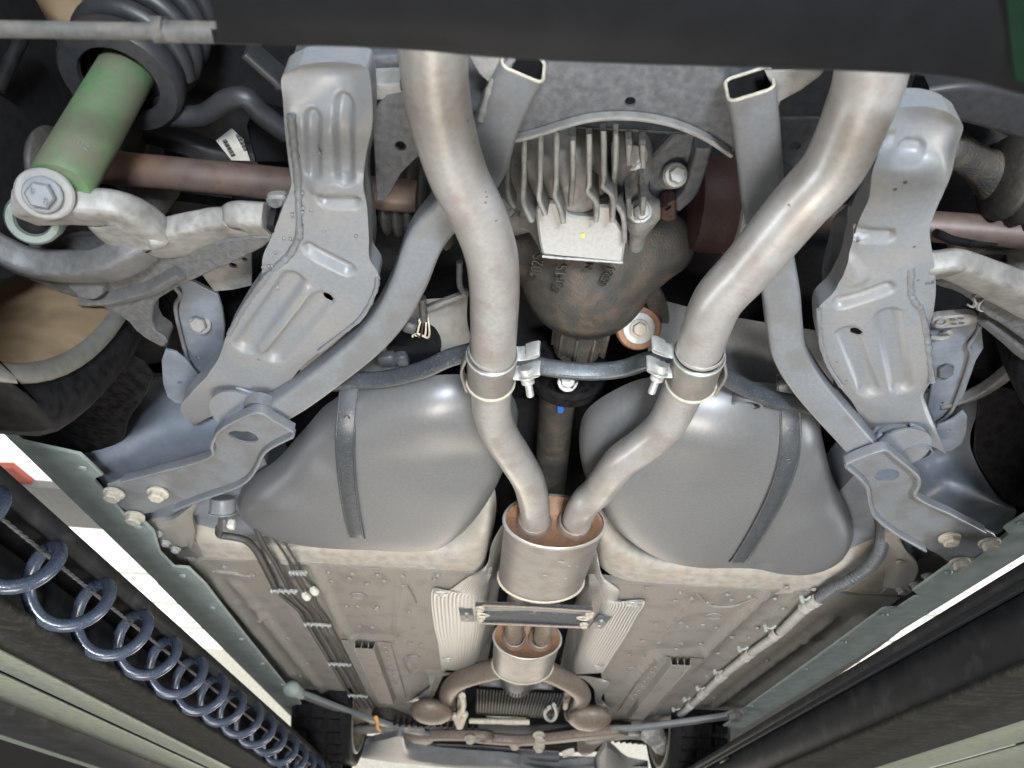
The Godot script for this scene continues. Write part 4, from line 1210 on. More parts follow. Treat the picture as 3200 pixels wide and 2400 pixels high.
	rows.append([Vector3(0.4114, 0.6350, -0.7499), Vector3(0.4445, 0.6280, -0.7397), Vector3(0.4954, 0.6280, -0.7381), Vector3(0.5422, 0.6300, -0.7273), Vector3(0.5603, 0.6380, -0.7462)])
	rows.append([Vector3(0.4313, 0.6350, -0.7908), Vector3(0.4659, 0.6280, -0.7816), Vector3(0.5186, 0.6280, -0.7799), Vector3(0.5677, 0.6300, -0.7683), Vector3(0.5848, 0.6380, -0.7902)])
	rows.append([Vector3(0.4587, 0.6350, -0.8340), Vector3(0.4928, 0.6280, -0.8262), Vector3(0.5471, 0.6280, -0.8280), Vector3(0.5966, 0.6300, -0.8190), Vector3(0.6182, 0.6380, -0.8495)])
	rows.append([Vector3(0.4983, 0.6360, -0.8846), Vector3(0.5255, 0.6300, -0.8768), Vector3(0.5739, 0.6300, -0.8796), Vector3(0.6088, 0.6320, -0.8753), Vector3(0.6279, 0.6380, -0.8938)])
	rows.append([Vector3(0.5358, 0.6380, -0.9271), Vector3(0.5596, 0.6320, -0.9235), Vector3(0.5995, 0.6320, -0.9235), Vector3(0.6343, 0.6350, -0.9205), Vector3(0.6570, 0.6420, -0.9373)])
	rows.append([Vector3(0.5788, 0.6450, -0.9889), Vector3(0.5976, 0.6400, -0.9788), Vector3(0.6413, 0.6400, -0.9830), Vector3(0.6809, 0.6400, -0.9877), Vector3(0.7153, 0.6480, -1.0156)])
	rows.append([Vector3(0.6246, 0.6600, -1.0553), Vector3(0.6497, 0.6550, -1.0536), Vector3(0.6916, 0.6550, -1.0588), Vector3(0.7418, 0.6600, -1.0768), Vector3(0.7856, 0.6680, -1.1117)])
	gr = []
	gr.append([Vector3(0.3937, 0.6000, -0.5779), Vector3(0.4244, 0.6000, -0.5776)] + [0.012, 0.010])
	gr.append([Vector3(0.4207, 0.6000, -0.6928), Vector3(0.4621, 0.6000, -0.6617)] + [0.013, 0.010])
	gr.append([Vector3(0.4531, 0.6000, -0.7522), Vector3(0.5379, 0.6000, -0.8800)] + [0.019, 0.010])
	gr.append([Vector3(0.4878, 0.6000, -0.7126), Vector3(0.5796, 0.6000, -0.8680)] + [0.019, 0.010])
	gr.append([Vector3(0.3720, 0.6000, -0.4631), Vector3(0.3751, 0.6000, -0.4637)] + [0.012, 0.006])
	gr.append([Vector3(0.4028, 0.6000, -0.4760), Vector3(0.4130, 0.6000, -0.4762)] + [0.012, 0.006])
	gr.append([Vector3(0.3957, 0.6000, -0.6287), Vector3(0.4172, 0.6000, -0.6472)] + [0.02, -0.004])
	arm = put(car, "subframe_arm", sheet(rows, 10, 14, gr, [[Vector3(0.4648, 0.6300, -0.7520), 0.0078]], 0.03), "steel_arm", "right pressed-steel subframe arm with stamped grooves and a weld bead")
	put(arm, "weld_bead", bumpy([Vector3(0.4756, 0.6310, -0.6257), Vector3(0.4961, 0.6310, -0.6676), Vector3(0.5103, 0.6310, -0.6854), Vector3(0.5241, 0.6310, -0.6982), Vector3(0.5516, 0.6310, -0.7398), Vector3(0.5708, 0.6310, -0.7725), Vector3(0.5985, 0.6310, -0.8202), Vector3(0.6153, 0.6310, -0.8489)], 0.0042), "steel")
	put(arm, "weld_bead", bumpy([Vector3(0.3978, 0.6320, -0.7105), Vector3(0.4117, 0.6320, -0.7416), Vector3(0.4287, 0.6320, -0.7806), Vector3(0.4575, 0.6320, -0.8282), Vector3(0.4943, 0.6320, -0.8753)], 0.003), "steel")
	put(arm, "side_wall", sheet([[Vector3(0.3738, 0.6370, -0.4970), Vector3(0.4142, 0.7200, -0.5645)], [Vector3(0.3867, 0.6370, -0.5313), Vector3(0.4197, 0.7300, -0.6177)], [Vector3(0.3877, 0.6370, -0.5584), Vector3(0.4170, 0.7400, -0.6513)], [Vector3(0.3933, 0.6370, -0.5898), Vector3(0.4279, 0.7500, -0.6878)], [Vector3(0.4023, 0.6370, -0.6343), Vector3(0.4416, 0.7500, -0.7481)], [Vector3(0.4077, 0.6370, -0.6793), Vector3(0.4612, 0.7500, -0.7982)], [Vector3(0.4009, 0.6370, -0.7161), Vector3(0.4679, 0.7400, -0.8152)]], 8, 4), "steel")
	for p in [Vector3(0.4404, 0.6320, -0.6334), Vector3(0.4656, 0.6320, -0.6388), Vector3(0.4941, 0.6320, -0.6466), Vector3(0.5088, 0.6320, -0.6513), Vector3(0.5144, 0.6320, -0.6500), Vector3(0.4633, 0.6320, -0.5930), Vector3(0.3970, 0.6320, -0.5891), Vector3(0.4653, 0.6320, -0.8170), Vector3(0.4966, 0.6320, -0.8602), Vector3(0.4040, 0.6320, -0.5136), Vector3(0.4101, 0.6320, -0.5038), Vector3(0.4026, 0.6320, -0.5463)]:
		place(arm, "weld_spatter", rivet_mesh, aim(p, Vector3.DOWN, 0.0022), "steel_dark")
	bush(Vector3(0.6478, 0.6400, -1.0187), Vector3(0.6448, 0.6120, -1.0079), 0.043)
	# square-tube braces from the crossmember down to the front brackets
	var bl := put(car, "brace_tube", sweep(curve([Vector3(0.0023, 0.6720, -0.4203), Vector3(-0.0094, 0.6760, -0.4508), Vector3(-0.0234, 0.6820, -0.4993), Vector3(-0.0386, 0.6840, -0.5642), Vector3(-0.1003, 0.6720, -0.6475), Vector3(-0.1301, 0.6640, -0.7273), Vector3(-0.1579, 0.6580, -0.7902), Vector3(-0.2000, 0.6500, -0.8521), Vector3(-0.2584, 0.6400, -0.9155), Vector3(-0.3208, 0.6300, -0.9776), Vector3(-0.3742, 0.6220, -1.0214)], 8), rounded(0.047, 0.036, 0.008), 1.0, Vector3.UP, false), "steel", "bent square-tube brace from the crossmember to the left bracket")
	put(bl, "gusset", plate([Vector3(-0.0514, 0.6680, -0.4122), Vector3(-0.0388, 0.6680, -0.4084), Vector3(-0.0107, 0.6680, -0.4118), Vector3(-0.0186, 0.6680, -0.4285), Vector3(-0.0269, 0.6680, -0.4450), Vector3(-0.0415, 0.6680, -0.4316)], 0.003, 0.001), "steel_dusty", "triangular gusset with a rough weld")
	put(bl, "weld_bead", bumpy([Vector3(-0.0092, 0.6640, -0.4100), Vector3(-0.0184, 0.6640, -0.4290), Vector3(-0.0282, 0.6640, -0.4408), Vector3(-0.0395, 0.6640, -0.4820)], 0.004), "steel_dusty")
	var br := put(car, "brace_tube", sweep(curve([Vector3(0.2274, 0.6720, -0.4275), Vector3(0.2474, 0.6760, -0.4709), Vector3(0.2709, 0.6800, -0.5284), Vector3(0.2965, 0.6820, -0.5916), Vector3(0.3524, 0.6680, -0.7075), Vector3(0.3742, 0.6600, -0.7608), Vector3(0.3991, 0.6520, -0.8160), Vector3(0.4408, 0.6440, -0.8718), Vector3(0.4957, 0.6340, -0.9291), Vector3(0.5539, 0.6260, -0.9870), Vector3(0.5996, 0.6220, -1.0354)], 8), rounded(0.047, 0.036, 0.008), 1.0, Vector3.UP, false), "steel", "bent square-tube brace from the crossmember to the right bracket")
	put(br, "gusset", plate([Vector3(0.2367, 0.6680, -0.4099), Vector3(0.2933, 0.6680, -0.4061), Vector3(0.2915, 0.6680, -0.4124), Vector3(0.2788, 0.6680, -0.4283), Vector3(0.2632, 0.6680, -0.4416), Vector3(0.2639, 0.6680, -0.4567), Vector3(0.2493, 0.6680, -0.4263)], 0.003, 0.001), "steel_dusty", "triangular gusset with a rough weld")
	for q in [[bl, curve([Vector3(0.0023, 0.6720, -0.4203), Vector3(-0.0094, 0.6760, -0.4508), Vector3(-0.0234, 0.6820, -0.4993)], 8)], [br, curve([Vector3(0.2274, 0.6720, -0.4275), Vector3(0.2474, 0.6760, -0.4709), Vector3(0.2709, 0.6800, -0.5284)], 8)]]:
		put(q[0], "tube_inner_shade", sweep(q[1], rounded(0.041, 0.030, 0.006), 1.0, Vector3.UP, false), "void_dark")  # near-black inner wall, shade of the open tube put into the colour
		var d: Vector3 = (q[1][0] - q[1][1]).normalized() * 0.0006
		put(q[0], "tube_rim", sweep(rim_path(q[1][0], q[1][0] - q[1][1], 0.044, 0.033, 0.007), ring(6, 0.0019, 0.0019), 1.0, null, false, true), "bolt_pale")
	# front brackets
	bracket([Vector3(-0.3715, 0.5940, -0.9681), Vector3(-0.3510, 0.5940, -0.9902), Vector3(-0.3279, 0.5940, -1.0203), Vector3(-0.3331, 0.5940, -1.0402), Vector3(-0.3756, 0.6000, -1.0842), Vector3(-0.3999, 0.6000, -1.1164), Vector3(-0.4375, 0.6000, -1.1943), Vector3(-0.4781, 0.6000, -1.2457), Vector3(-0.5533, 0.6000, -1.3019), Vector3(-0.6301, 0.6000, -1.3643), Vector3(-0.6324, 0.6000, -1.3501), Vector3(-0.7061, 0.6000, -1.4135), Vector3(-0.7462, 0.6000, -1.4117), Vector3(-0.7433, 0.6000, -1.2883), Vector3(-0.6887, 0.6000, -1.2493), Vector3(-0.6062, 0.6000, -1.2029), Vector3(-0.4979, 0.6000, -1.1375), Vector3(-0.4781, 0.6000, -1.0907), Vector3(-0.4565, 0.6000, -1.0486), Vector3(-0.4268, 0.6000, -1.0164)], [Vector3(-0.4447, 0.6000, -1.0564), Vector3(-0.4294, 0.6000, -1.0434), Vector3(-0.4100, 0.6000, -1.0404), Vector3(-0.3969, 0.6000, -1.0536), Vector3(-0.3949, 0.6000, -1.0697), Vector3(-0.4064, 0.6000, -1.0828), Vector3(-0.4237, 0.6000, -1.0847), Vector3(-0.4397, 0.6000, -1.0732)], [Vector3(-0.7257, 0.5970, -1.3045), Vector3(-0.6374, 0.5970, -1.2907), Vector3(-0.7255, 0.5970, -1.4094)], [Vector3(-0.6818, 0.5940, -1.2368), Vector3(-0.6002, 0.5940, -1.1909), Vector3(-0.4929, 0.5940, -1.1261), Vector3(-0.4733, 0.5940, -1.0798), Vector3(-0.4519, 0.5940, -1.0381), Vector3(-0.4225, 0.5940, -1.0063), Vector3(-0.3715, 0.5940, -0.9681), Vector3(-0.3510, 0.5940, -0.9902), Vector3(-0.3279, 0.5940, -1.0203)], [Vector3(-0.3312, 0.5940, -1.0364), Vector3(-0.3719, 0.5940, -1.0734), Vector3(-0.3959, 0.5940, -1.1052), Vector3(-0.4332, 0.5940, -1.1823), Vector3(-0.4733, 0.5940, -1.2332), Vector3(-0.5477, 0.5940, -1.2889), Vector3(-0.6238, 0.5940, -1.3506)], "left front bracket with raised lips, an oval hole and three hexagon bolts")
	bracket([Vector3(0.5945, 0.5940, -0.9768), Vector3(0.6152, 0.5940, -0.9919), Vector3(0.6873, 0.6000, -1.0603), Vector3(0.7078, 0.6000, -1.0918), Vector3(0.7290, 0.6000, -1.1416), Vector3(0.8189, 0.6000, -1.1986), Vector3(0.9165, 0.6000, -1.2632), Vector3(0.9606, 0.6000, -1.2915), Vector3(0.9800, 0.6000, -1.3391), Vector3(0.9744, 0.6000, -1.4170), Vector3(0.9483, 0.6000, -1.4411), Vector3(0.9005, 0.6000, -1.3959), Vector3(0.8569, 0.6000, -1.3652), Vector3(0.7678, 0.6000, -1.2966), Vector3(0.6999, 0.6000, -1.2326), Vector3(0.6657, 0.6000, -1.1815), Vector3(0.6316, 0.6000, -1.1172), Vector3(0.5988, 0.6000, -1.0784), Vector3(0.5619, 0.5940, -1.0385), Vector3(0.5547, 0.5940, -1.0223), Vector3(0.5725, 0.5940, -0.9990)], [Vector3(0.6254, 0.6000, -1.0753), Vector3(0.6269, 0.6000, -1.0572), Vector3(0.6411, 0.6000, -1.0490), Vector3(0.6599, 0.6000, -1.0585), Vector3(0.6680, 0.6000, -1.0781), Vector3(0.6611, 0.6000, -1.0921), Vector3(0.6453, 0.6000, -1.0950), Vector3(0.6321, 0.6000, -1.0876)], [Vector3(0.8707, 0.5970, -1.3001), Vector3(0.9555, 0.5970, -1.3133), Vector3(0.9536, 0.5970, -1.4162)], [Vector3(0.5556, 0.5940, -1.0246), Vector3(0.5720, 0.5940, -0.9977), Vector3(0.5941, 0.5940, -0.9759), Vector3(0.6152, 0.5940, -0.9919), Vector3(0.6804, 0.5940, -1.0497), Vector3(0.7007, 0.5940, -1.0809), Vector3(0.7217, 0.5940, -1.1302), Vector3(0.8107, 0.5940, -1.1866), Vector3(0.9103, 0.5940, -1.2535)], [Vector3(0.5605, 0.5940, -1.0363), Vector3(0.5928, 0.5940, -1.0676), Vector3(0.6253, 0.5940, -1.1060), Vector3(0.6590, 0.5940, -1.1697), Vector3(0.6929, 0.5940, -1.2203), Vector3(0.7601, 0.5940, -1.2837), Vector3(0.8483, 0.5940, -1.3515)], "right front bracket with raised lips, an oval hole and three hexagon bolts")
	# rear crossmember with its arch
	var arc := [Vector3(-0.0645, 0.7000, -0.4345), Vector3(0.0222, 0.7000, -0.4273), Vector3(0.1039, 0.7000, -0.4235), Vector3(0.2105, 0.7000, -0.4164), Vector3(0.2694, 0.7000, -0.4349), Vector3(0.2784, 0.7000, -0.5122), Vector3(0.2470, 0.7000, -0.5261), Vector3(0.2429, 0.7000, -0.5320), Vector3(0.2088, 0.7000, -0.5114), Vector3(0.1717, 0.7000, -0.4972), Vector3(0.1390, 0.7000, -0.4918), Vector3(0.1074, 0.7000, -0.4916), Vector3(0.0765, 0.7000, -0.4965), Vector3(0.0475, 0.7000, -0.5078), Vector3(0.0228, 0.7000, -0.5190), Vector3(-0.0018, 0.7000, -0.5288), Vector3(-0.0176, 0.7000, -0.5180), Vector3(-0.0577, 0.7000, -0.4914)]
	var cm := put(car, "crossmember", plate(arc, 0.004, 0.001, [[Vector3(0.1182, 0.7000, -0.4743), 0.006]]), "steel_dark", "dark grey rear crossmember plate with an arched lower edge")
	put(cm, "arch_lip", sweep(curve([Vector3(-0.0018, 0.6960, -0.5258), Vector3(0.0227, 0.6960, -0.5164), Vector3(0.0473, 0.6960, -0.5052), Vector3(0.0761, 0.6960, -0.4940), Vector3(0.1068, 0.6960, -0.4890), Vector3(0.1382, 0.6960, -0.4891), Vector3(0.1708, 0.6960, -0.4947), Vector3(0.2077, 0.6960, -0.5089), Vector3(0.2415, 0.6960, -0.5289)], 6), rounded(0.005, 0.014, 0.002), 1.0, Vector3.UP), "steel_dusty")
	put(cm, "rear_web", plate([Vector3(0.0576, 0.7400, -0.5422), Vector3(0.1984, 0.7400, -0.5402), Vector3(0.2012, 0.7800, -0.5431), Vector3(0.0751, 0.7800, -0.5419)], 0.004, 0.001), "steel_dark")
	for q in [[[Vector3(-0.1610, 0.7000, -0.5072), Vector3(-0.1427, 0.7000, -0.4827), Vector3(-0.1268, 0.7000, -0.4782), Vector3(-0.0964, 0.7000, -0.4884), Vector3(-0.1030, 0.7000, -0.5531), Vector3(-0.1191, 0.7000, -0.5686), Vector3(-0.1359, 0.7000, -0.5888), Vector3(-0.1508, 0.7000, -0.6187), Vector3(-0.1611, 0.7000, -0.6333), Vector3(-0.1691, 0.7000, -0.6327), Vector3(-0.1648, 0.7000, -0.5699)], Vector3(-0.1327, 0.7000, -0.5492), "left"], [[Vector3(0.2752, 0.7000, -0.4841), Vector3(0.3242, 0.7000, -0.4806), Vector3(0.3306, 0.7000, -0.5139), Vector3(0.3236, 0.7000, -0.5484), Vector3(0.3008, 0.7000, -0.5358), Vector3(0.2748, 0.7000, -0.5218)], Vector3(0.3104, 0.7000, -0.5177), "right"]]:
		put(car, "gusset_plate", plate(q[0], 0.004, 0.001, [[q[1], 0.0065]]), "steel_dark", "dark gusset plate with one hole, %s of the differential" % q[2])
	put(car, "hanger_bar", sweep(curve([Vector3(-0.3201, 0.8000, -0.5016), Vector3(-0.3044, 0.8000, -0.5207), Vector3(-0.2920, 0.8000, -0.5350), Vector3(-0.2884, 0.8000, -0.5425)], 5), rounded(0.01, 0.035, 0.003), 1.0, Vector3.UP), "spring_grey", "thin bar running to the left arm top")
	put(car, "cross_bar", sweep(PackedVector3Array([Vector3(-0.2474, 0.7600, -0.4814), Vector3(-0.1173, 0.7600, -0.4644)]), rounded(0.02, 0.06, 0.006), 1.0, Vector3.UP), "steel_dark", "dark bar behind the left arm's upper end")
	put(car, "cross_bar", sweep(PackedVector3Array([Vector3(-0.1644, 0.7200, -0.4836), Vector3(-0.1263, 0.7200, -0.4793)]), rounded(0.02, 0.04, 0.004), 1.0, Vector3.UP), "steel_dusty", "short dusty bar between the left arm and the exhaust")


func rim_path(at: Vector3, t: Vector3, w: float, h: float, r: float) -> PackedVector3Array:
	var side := (-t).normalized().cross(Vector3.UP).normalized()
	var v := side.cross((-t).normalized())
	var out := PackedVector3Array()
	for q in rounded(w, h, r):
		out.append(at + side * q.x + v * q.y)
	return out


func bumpy(p: Array, r: float) -> ArrayMesh:
	var c := curve(p, 10)
	var f := []
	var rng := RandomNumberGenerator.new()
	rng.seed = 5
	for i in c.size():
		f.append(r * (1.0 + 0.22 * rng.randf_range(-1, 1)))
	return sweep(c, ring(8, 1, 1), f)


func bush(a: Vector3, b: Vector3, r: float) -> void:
	var d := Vector3(0, -0.95, 0.25).normalized()
	a = b - d * 0.034
	var o := put(car, "rubber_mount", lathe([Vector2(0, 0), Vector2(r, 0), Vector2(r, 0.006), Vector2(r * 0.94, 0.009), Vector2(r * 0.94, 0.013), Vector2(r * 0.72, 0.014), Vector2(r * 0.72, 0.03)], aim(a, d).translated_local(Vector3.ZERO), 36), "steel", "round rubber mount at the foot of the %s arm" % ("left" if a.x < 0 else "right"))
	put(o, "washer", lathe([Vector2(0, 0.03), Vector2(r * 1.0, 0.03), Vector2(r * 1.0, 0.034), Vector2(0, 0.035)], aim(a, d), 36), "steel")
	for k in 3:
		var ang := TAU * k / 3.0 + 1.9
		var t := aim(a, d)
		put(o, "rubber_block", box(Transform3D(t.basis * Basis(Vector3.UP, ang), t * Vector3(sin(ang) * r * 0.83, 0.018, cos(ang) * r * 0.83)), Vector3(r * 0.8, 0.009, r * 0.2), 0.002), "body_grey")


func bracket(outline: Array, hole: Array, bolts: Array, lip_a: Array, lip_b: Array, label: String) -> void:
	var o := put(car, "front_bracket", plate(chaikin(outline, 1), 0.004, 0.001, [chaikin(hole, 1)]), "steel", label)
	for l in [lip_a, lip_b]:
		put(o, "lip", sweep(curve(l, 8), rounded(0.0055, 0.018, 0.0025), 1.0, Vector3.UP), "steel")
	for p in bolts:
		put(o, "washer", lathe([Vector2(0, 0), Vector2(0.017, 0), Vector2(0.016, 0.002), Vector2(0.0, 0.003)], aim(p, Vector3.DOWN), 24), "steel_dusty")
		bolt(o, p + Vector3(0, -0.002, 0), Vector3(0.0, -1.0, 0.12), 0.0255)
	put(o, "hub_ring", lathe([Vector2(0.022, 0), Vector2(0.024, 0.0), Vector2(0.024, 0.02), Vector2(0.022, 0.02)], aim((outline[0] + outline[2]) * 0.5 + Vector3(-0.03 * signf(-outline[0].x), 0.012, 0.0), Vector3.UP), 24), "steel")


# ---------------------------------------------------------------- axle and suspension

func ribs(n: int, step_: float, r0: float, r1: float, deep: float) -> Array:
	var p := [Vector2(0.0, 0.0)]
	for i in n:
		var f := float(i) / n
		var r := lerpf(r0, r1, f)
		p.append(Vector2(r - deep, i * step_))
		p.append(Vector2(r - deep * 0.2, (i + 0.28) * step_))
		p.append(Vector2(r, (i + 0.5) * step_))
		p.append(Vector2(r - deep * 0.2, (i + 0.72) * step_))
	p.append(Vector2(r1 - deep, n * step_))
	p.append(Vector2(0, n * step_))
	return p


func axle() -> void:
	# differential: cast iron housing, finned alloy cover
	var c1 := Vector3(0.1167, 0.8300, -0.8468)
	var hs := put(car, "differential_housing", blob([[c1, c1, 0.100, 0.100], [Vector3(0.1267, 0.8200, -0.8693), Vector3(0.1248, 0.8200, -0.8781), 0.1, 0.1], [Vector3(0.1369, 0.8200, -0.7950), Vector3(0.2318, 0.8300, -0.8070), 0.06, 0.05], [Vector3(0.1021, 0.8200, -0.7978), Vector3(0.0112, 0.8400, -0.8248), 0.06, 0.05], [Vector3(0.1948, 0.8000, -0.8094), Vector3(0.2145, 0.8000, -0.8383), 0.025, 0.02]], [], 0.006, 0.03), "iron", "mottled rusty cast-iron differential housing with cast figures")
	for q in [["1025-", Vector3(0.0372, 0.7350, -0.7838), Vector3(0.0395, 0.7350, -0.7427), 0.022], ["40-15", Vector3(0.0710, 0.7270, -0.7997), Vector3(0.0728, 0.7270, -0.7634), 0.022], ["24", Vector3(0.1095, 0.7270, -0.7632), Vector3(0.1117, 0.7270, -0.7485), 0.014], ["6524", Vector3(0.1357, 0.7300, -0.7883), Vector3(0.1414, 0.7300, -0.7638), 0.018]]:
		var out_ := Vector3(0.05, -0.9, 0.45)
		place(hs, "cast_figures", letters(q[0], q[3], 0.004), facing(q[1].lerp(q[2], 0.5), q[2] - q[1], out_), "iron", "cast figures %s" % q[0])
	put(hs, "nose", lathe([Vector2(0.0, -0.01), Vector2(0.047, -0.01), Vector2(0.047, 0.05), Vector2(0.043, 0.055), Vector2(0.043, 0.075), Vector2(0.0, 0.076)], aim(Vector3(0.1268, 0.8000, -0.9587), Vector3(0, 0.02, -1)), 28), "iron")
	for k in 5:
		var ang := -PI * 0.2 - k * 0.6
		put(hs, "nose_rib", box(Transform3D(Basis(Vector3.BACK, ang), Vector3(0.1305, 0.8000, -0.9896) + Vector3(cos(ang), sin(ang), 0) * 0.046), Vector3(0.012, 0.006, 0.07), 0.002), "iron")
	var cv := put(car, "differential_cover", blob([[Vector3(0.0183, 0.7900, -0.6126), Vector3(0.1052, 0.7900, -0.6063), 0.05, 0.05], [Vector3(0.0271, 0.7800, -0.6577), Vector3(0.1074, 0.7800, -0.6517), 0.045, 0.045], [Vector3(0.0664, 0.7720, -0.6268), Vector3(0.0716, 0.7720, -0.6405), 0.06, 0.06], [Vector3(-0.0147, 0.8000, -0.6461), Vector3(0.0007, 0.7900, -0.7251), 0.03, 0.022], [Vector3(0.0007, 0.7900, -0.7251), Vector3(0.0395, 0.7800, -0.7210), 0.02, 0.02], [Vector3(0.1381, 0.8100, -0.6195), Vector3(0.1520, 0.8000, -0.6829), 0.035, 0.03], [Vector3(0.1501, 0.7900, -0.6744), Vector3(0.1766, 0.7700, -0.6957), 0.022, 0.018], [Vector3(0.1766, 0.7700, -0.6957), Vector3(0.1935, 0.7700, -0.6814), 0.014, 0.012], [Vector3(0.1536, 0.8000, -0.6244), Vector3(0.1591, 0.8000, -0.6333), 0.022, 0.022], [Vector3(0.1770, 0.7700, -0.7197), Vector3(0.1813, 0.7800, -0.7630), 0.013, 0.011], [Vector3(-0.0131, 0.7800, -0.7278), Vector3(-0.0028, 0.7800, -0.7297), 0.014, 0.014]], [], 0.005, 0.02), "alloy", "finned aluminium differential cover")
	var fins := [[Vector3(0.0088, 0.7350, -0.5420), Vector3(0.0107, 0.7200, -0.5797), Vector3(0.0119, 0.7150, -0.6084), Vector3(0.0204, 0.7100, -0.6287), Vector3(0.0270, 0.7080, -0.6382)], [Vector3(0.0274, 0.7350, -0.5367), Vector3(0.0296, 0.7180, -0.5767), Vector3(0.0306, 0.7130, -0.6008), Vector3(0.0387, 0.7080, -0.6208), Vector3(0.0415, 0.7060, -0.6282)], [Vector3(0.0454, 0.7350, -0.5354), Vector3(0.0485, 0.7180, -0.5753), Vector3(0.0500, 0.7130, -0.5971), Vector3(0.0567, 0.7080, -0.6126), Vector3(0.0629, 0.7060, -0.6336)], [Vector3(0.0642, 0.7350, -0.5381), Vector3(0.0685, 0.7270, -0.5811), Vector3(0.0709, 0.7350, -0.6222)], [Vector3(0.0826, 0.7350, -0.5368), Vector3(0.0869, 0.7180, -0.5725), Vector3(0.0900, 0.7130, -0.5897), Vector3(0.0993, 0.7080, -0.6026), Vector3(0.1020, 0.7060, -0.6282)], [Vector3(0.0984, 0.7350, -0.5317), Vector3(0.1038, 0.7180, -0.5670), Vector3(0.1079, 0.7130, -0.5808), Vector3(0.1178, 0.7080, -0.5933), Vector3(0.1216, 0.7060, -0.6267)], [Vector3(0.1142, 0.7450, -0.5439), Vector3(0.1159, 0.7300, -0.5589), Vector3(0.1191, 0.7300, -0.5907), Vector3(0.1263, 0.7300, -0.6195), Vector3(0.1372, 0.7200, -0.6333), Vector3(0.1442, 0.7120, -0.6696)], [Vector3(0.1294, 0.7450, -0.5408), Vector3(0.1339, 0.7450, -0.5693)], [Vector3(0.1451, 0.7450, -0.5397), Vector3(0.1516, 0.7450, -0.5722)], [Vector3(0.1421, 0.7450, -0.6195), Vector3(0.1481, 0.7450, -0.6499)], [Vector3(0.1605, 0.7450, -0.6158), Vector3(0.1649, 0.7450, -0.6462)], [Vector3(-0.0098, 0.7450, -0.5629), Vector3(-0.0074, 0.7450, -0.6238), Vector3(0.0009, 0.7450, -0.6467)]]
	for f in fins:
		put(cv, "fin", sweep(curve(f, 6), rounded(0.0066, 0.06, 0.002, 2), 1.0, Vector3.UP), "alloy")
	put(cv, "cover_plate", plate([Vector3(0.0269, 0.7080, -0.6370), Vector3(0.0376, 0.7060, -0.6289), Vector3(0.0419, 0.7060, -0.6249), Vector3(0.0562, 0.7060, -0.6252), Vector3(0.0631, 0.7060, -0.6317), Vector3(0.0688, 0.7050, -0.6418), Vector3(0.0845, 0.7050, -0.6449), Vector3(0.1012, 0.7050, -0.6441), Vector3(0.1016, 0.7060, -0.6264), Vector3(0.1190, 0.7060, -0.6250), Vector3(0.1238, 0.7060, -0.6293), Vector3(0.1281, 0.7040, -0.6435), Vector3(0.1404, 0.7020, -0.6578), Vector3(0.1466, 0.7000, -0.6655), Vector3(0.1479, 0.6900, -0.7062), Vector3(0.0932, 0.6900, -0.7048), Vector3(0.0417, 0.6900, -0.7036), Vector3(0.0363, 0.7000, -0.6846)], 0.05, 0.003), "alloy_clean", "bright flat foot of the cover with stepped upper edge")
	put(cv, "paint_dot", lathe([Vector2(0.0, -0.0006), Vector2(0.0035, -0.0004), Vector2(0.004, 0.0006)], aim(Vector3(0.0910, 0.6975, -0.6693), Vector3(0, 1, -0.12)), 10), "yellow", "small yellow paint dot")
	put(cv, "plate_edge", bumpy([Vector3(0.0416, 0.6890, -0.7021), Vector3(0.0664, 0.6890, -0.7033), Vector3(0.0931, 0.6890, -0.7037), Vector3(0.1218, 0.6890, -0.7046), Vector3(0.1477, 0.6890, -0.7052)], 0.0018), "alloy_clean")
	put(cv, "side_cheek", sheet([[Vector3(0.0085, 0.7450, -0.7066), Vector3(0.0112, 0.7200, -0.6150)], [Vector3(0.0216, 0.7450, -0.7109), Vector3(0.0266, 0.7120, -0.6418)], [Vector3(0.0367, 0.7300, -0.7249), Vector3(0.0333, 0.7060, -0.6702)], [Vector3(0.0431, 0.7200, -0.7343), Vector3(0.0401, 0.6970, -0.6996)]], 5, 5), "alloy")
	for q in [[Vector3(-0.0121, 0.7650, -0.6889), 0.02], [Vector3(0.1682, 0.7520, -0.6721), 0.02], [Vector3(0.1473, 0.7750, -0.6016), 0.024], [Vector3(0.2079, 0.7750, -0.6281), 0.019]]:
		put(cv, "bolt_boss", lathe([Vector2(0, -0.03), Vector2(0.018, -0.03), Vector2(0.0165, 0.0), Vector2(0.0, 0.002)], aim(q[0], Vector3(0.02, -0.75, 0.66)), 20), "alloy")
		bolt(cv, q[0] + Vector3(0, -0.002, 0.002), Vector3(0.02, -0.75, 0.66), q[1], "alloy_clean" if q[0].z < -0.85 else "zinc")
	put(car, "mounting_arm", plate([Vector3(0.1701, 0.7900, -0.6244), Vector3(0.1940, 0.7900, -0.5780), Vector3(0.2081, 0.7900, -0.5685), Vector3(0.2324, 0.7900, -0.5753), Vector3(0.2385, 0.7900, -0.6102), Vector3(0.2343, 0.7900, -0.6630), Vector3(0.2054, 0.7900, -0.6933), Vector3(0.1861, 0.7900, -0.6870)], 0.012, 0.003), "steel_dark", "dark mounting arm beside the differential cover")
	put(car, "mounting_arm", sweep(curve([Vector3(0.2307, 0.7800, -0.5764), Vector3(0.2323, 0.7800, -0.6118), Vector3(0.2302, 0.7800, -0.6498), Vector3(0.2167, 0.7800, -0.6757)], 6), rounded(0.02, 0.03, 0.004), 1.0, Vector3.UP), "steel_dark")
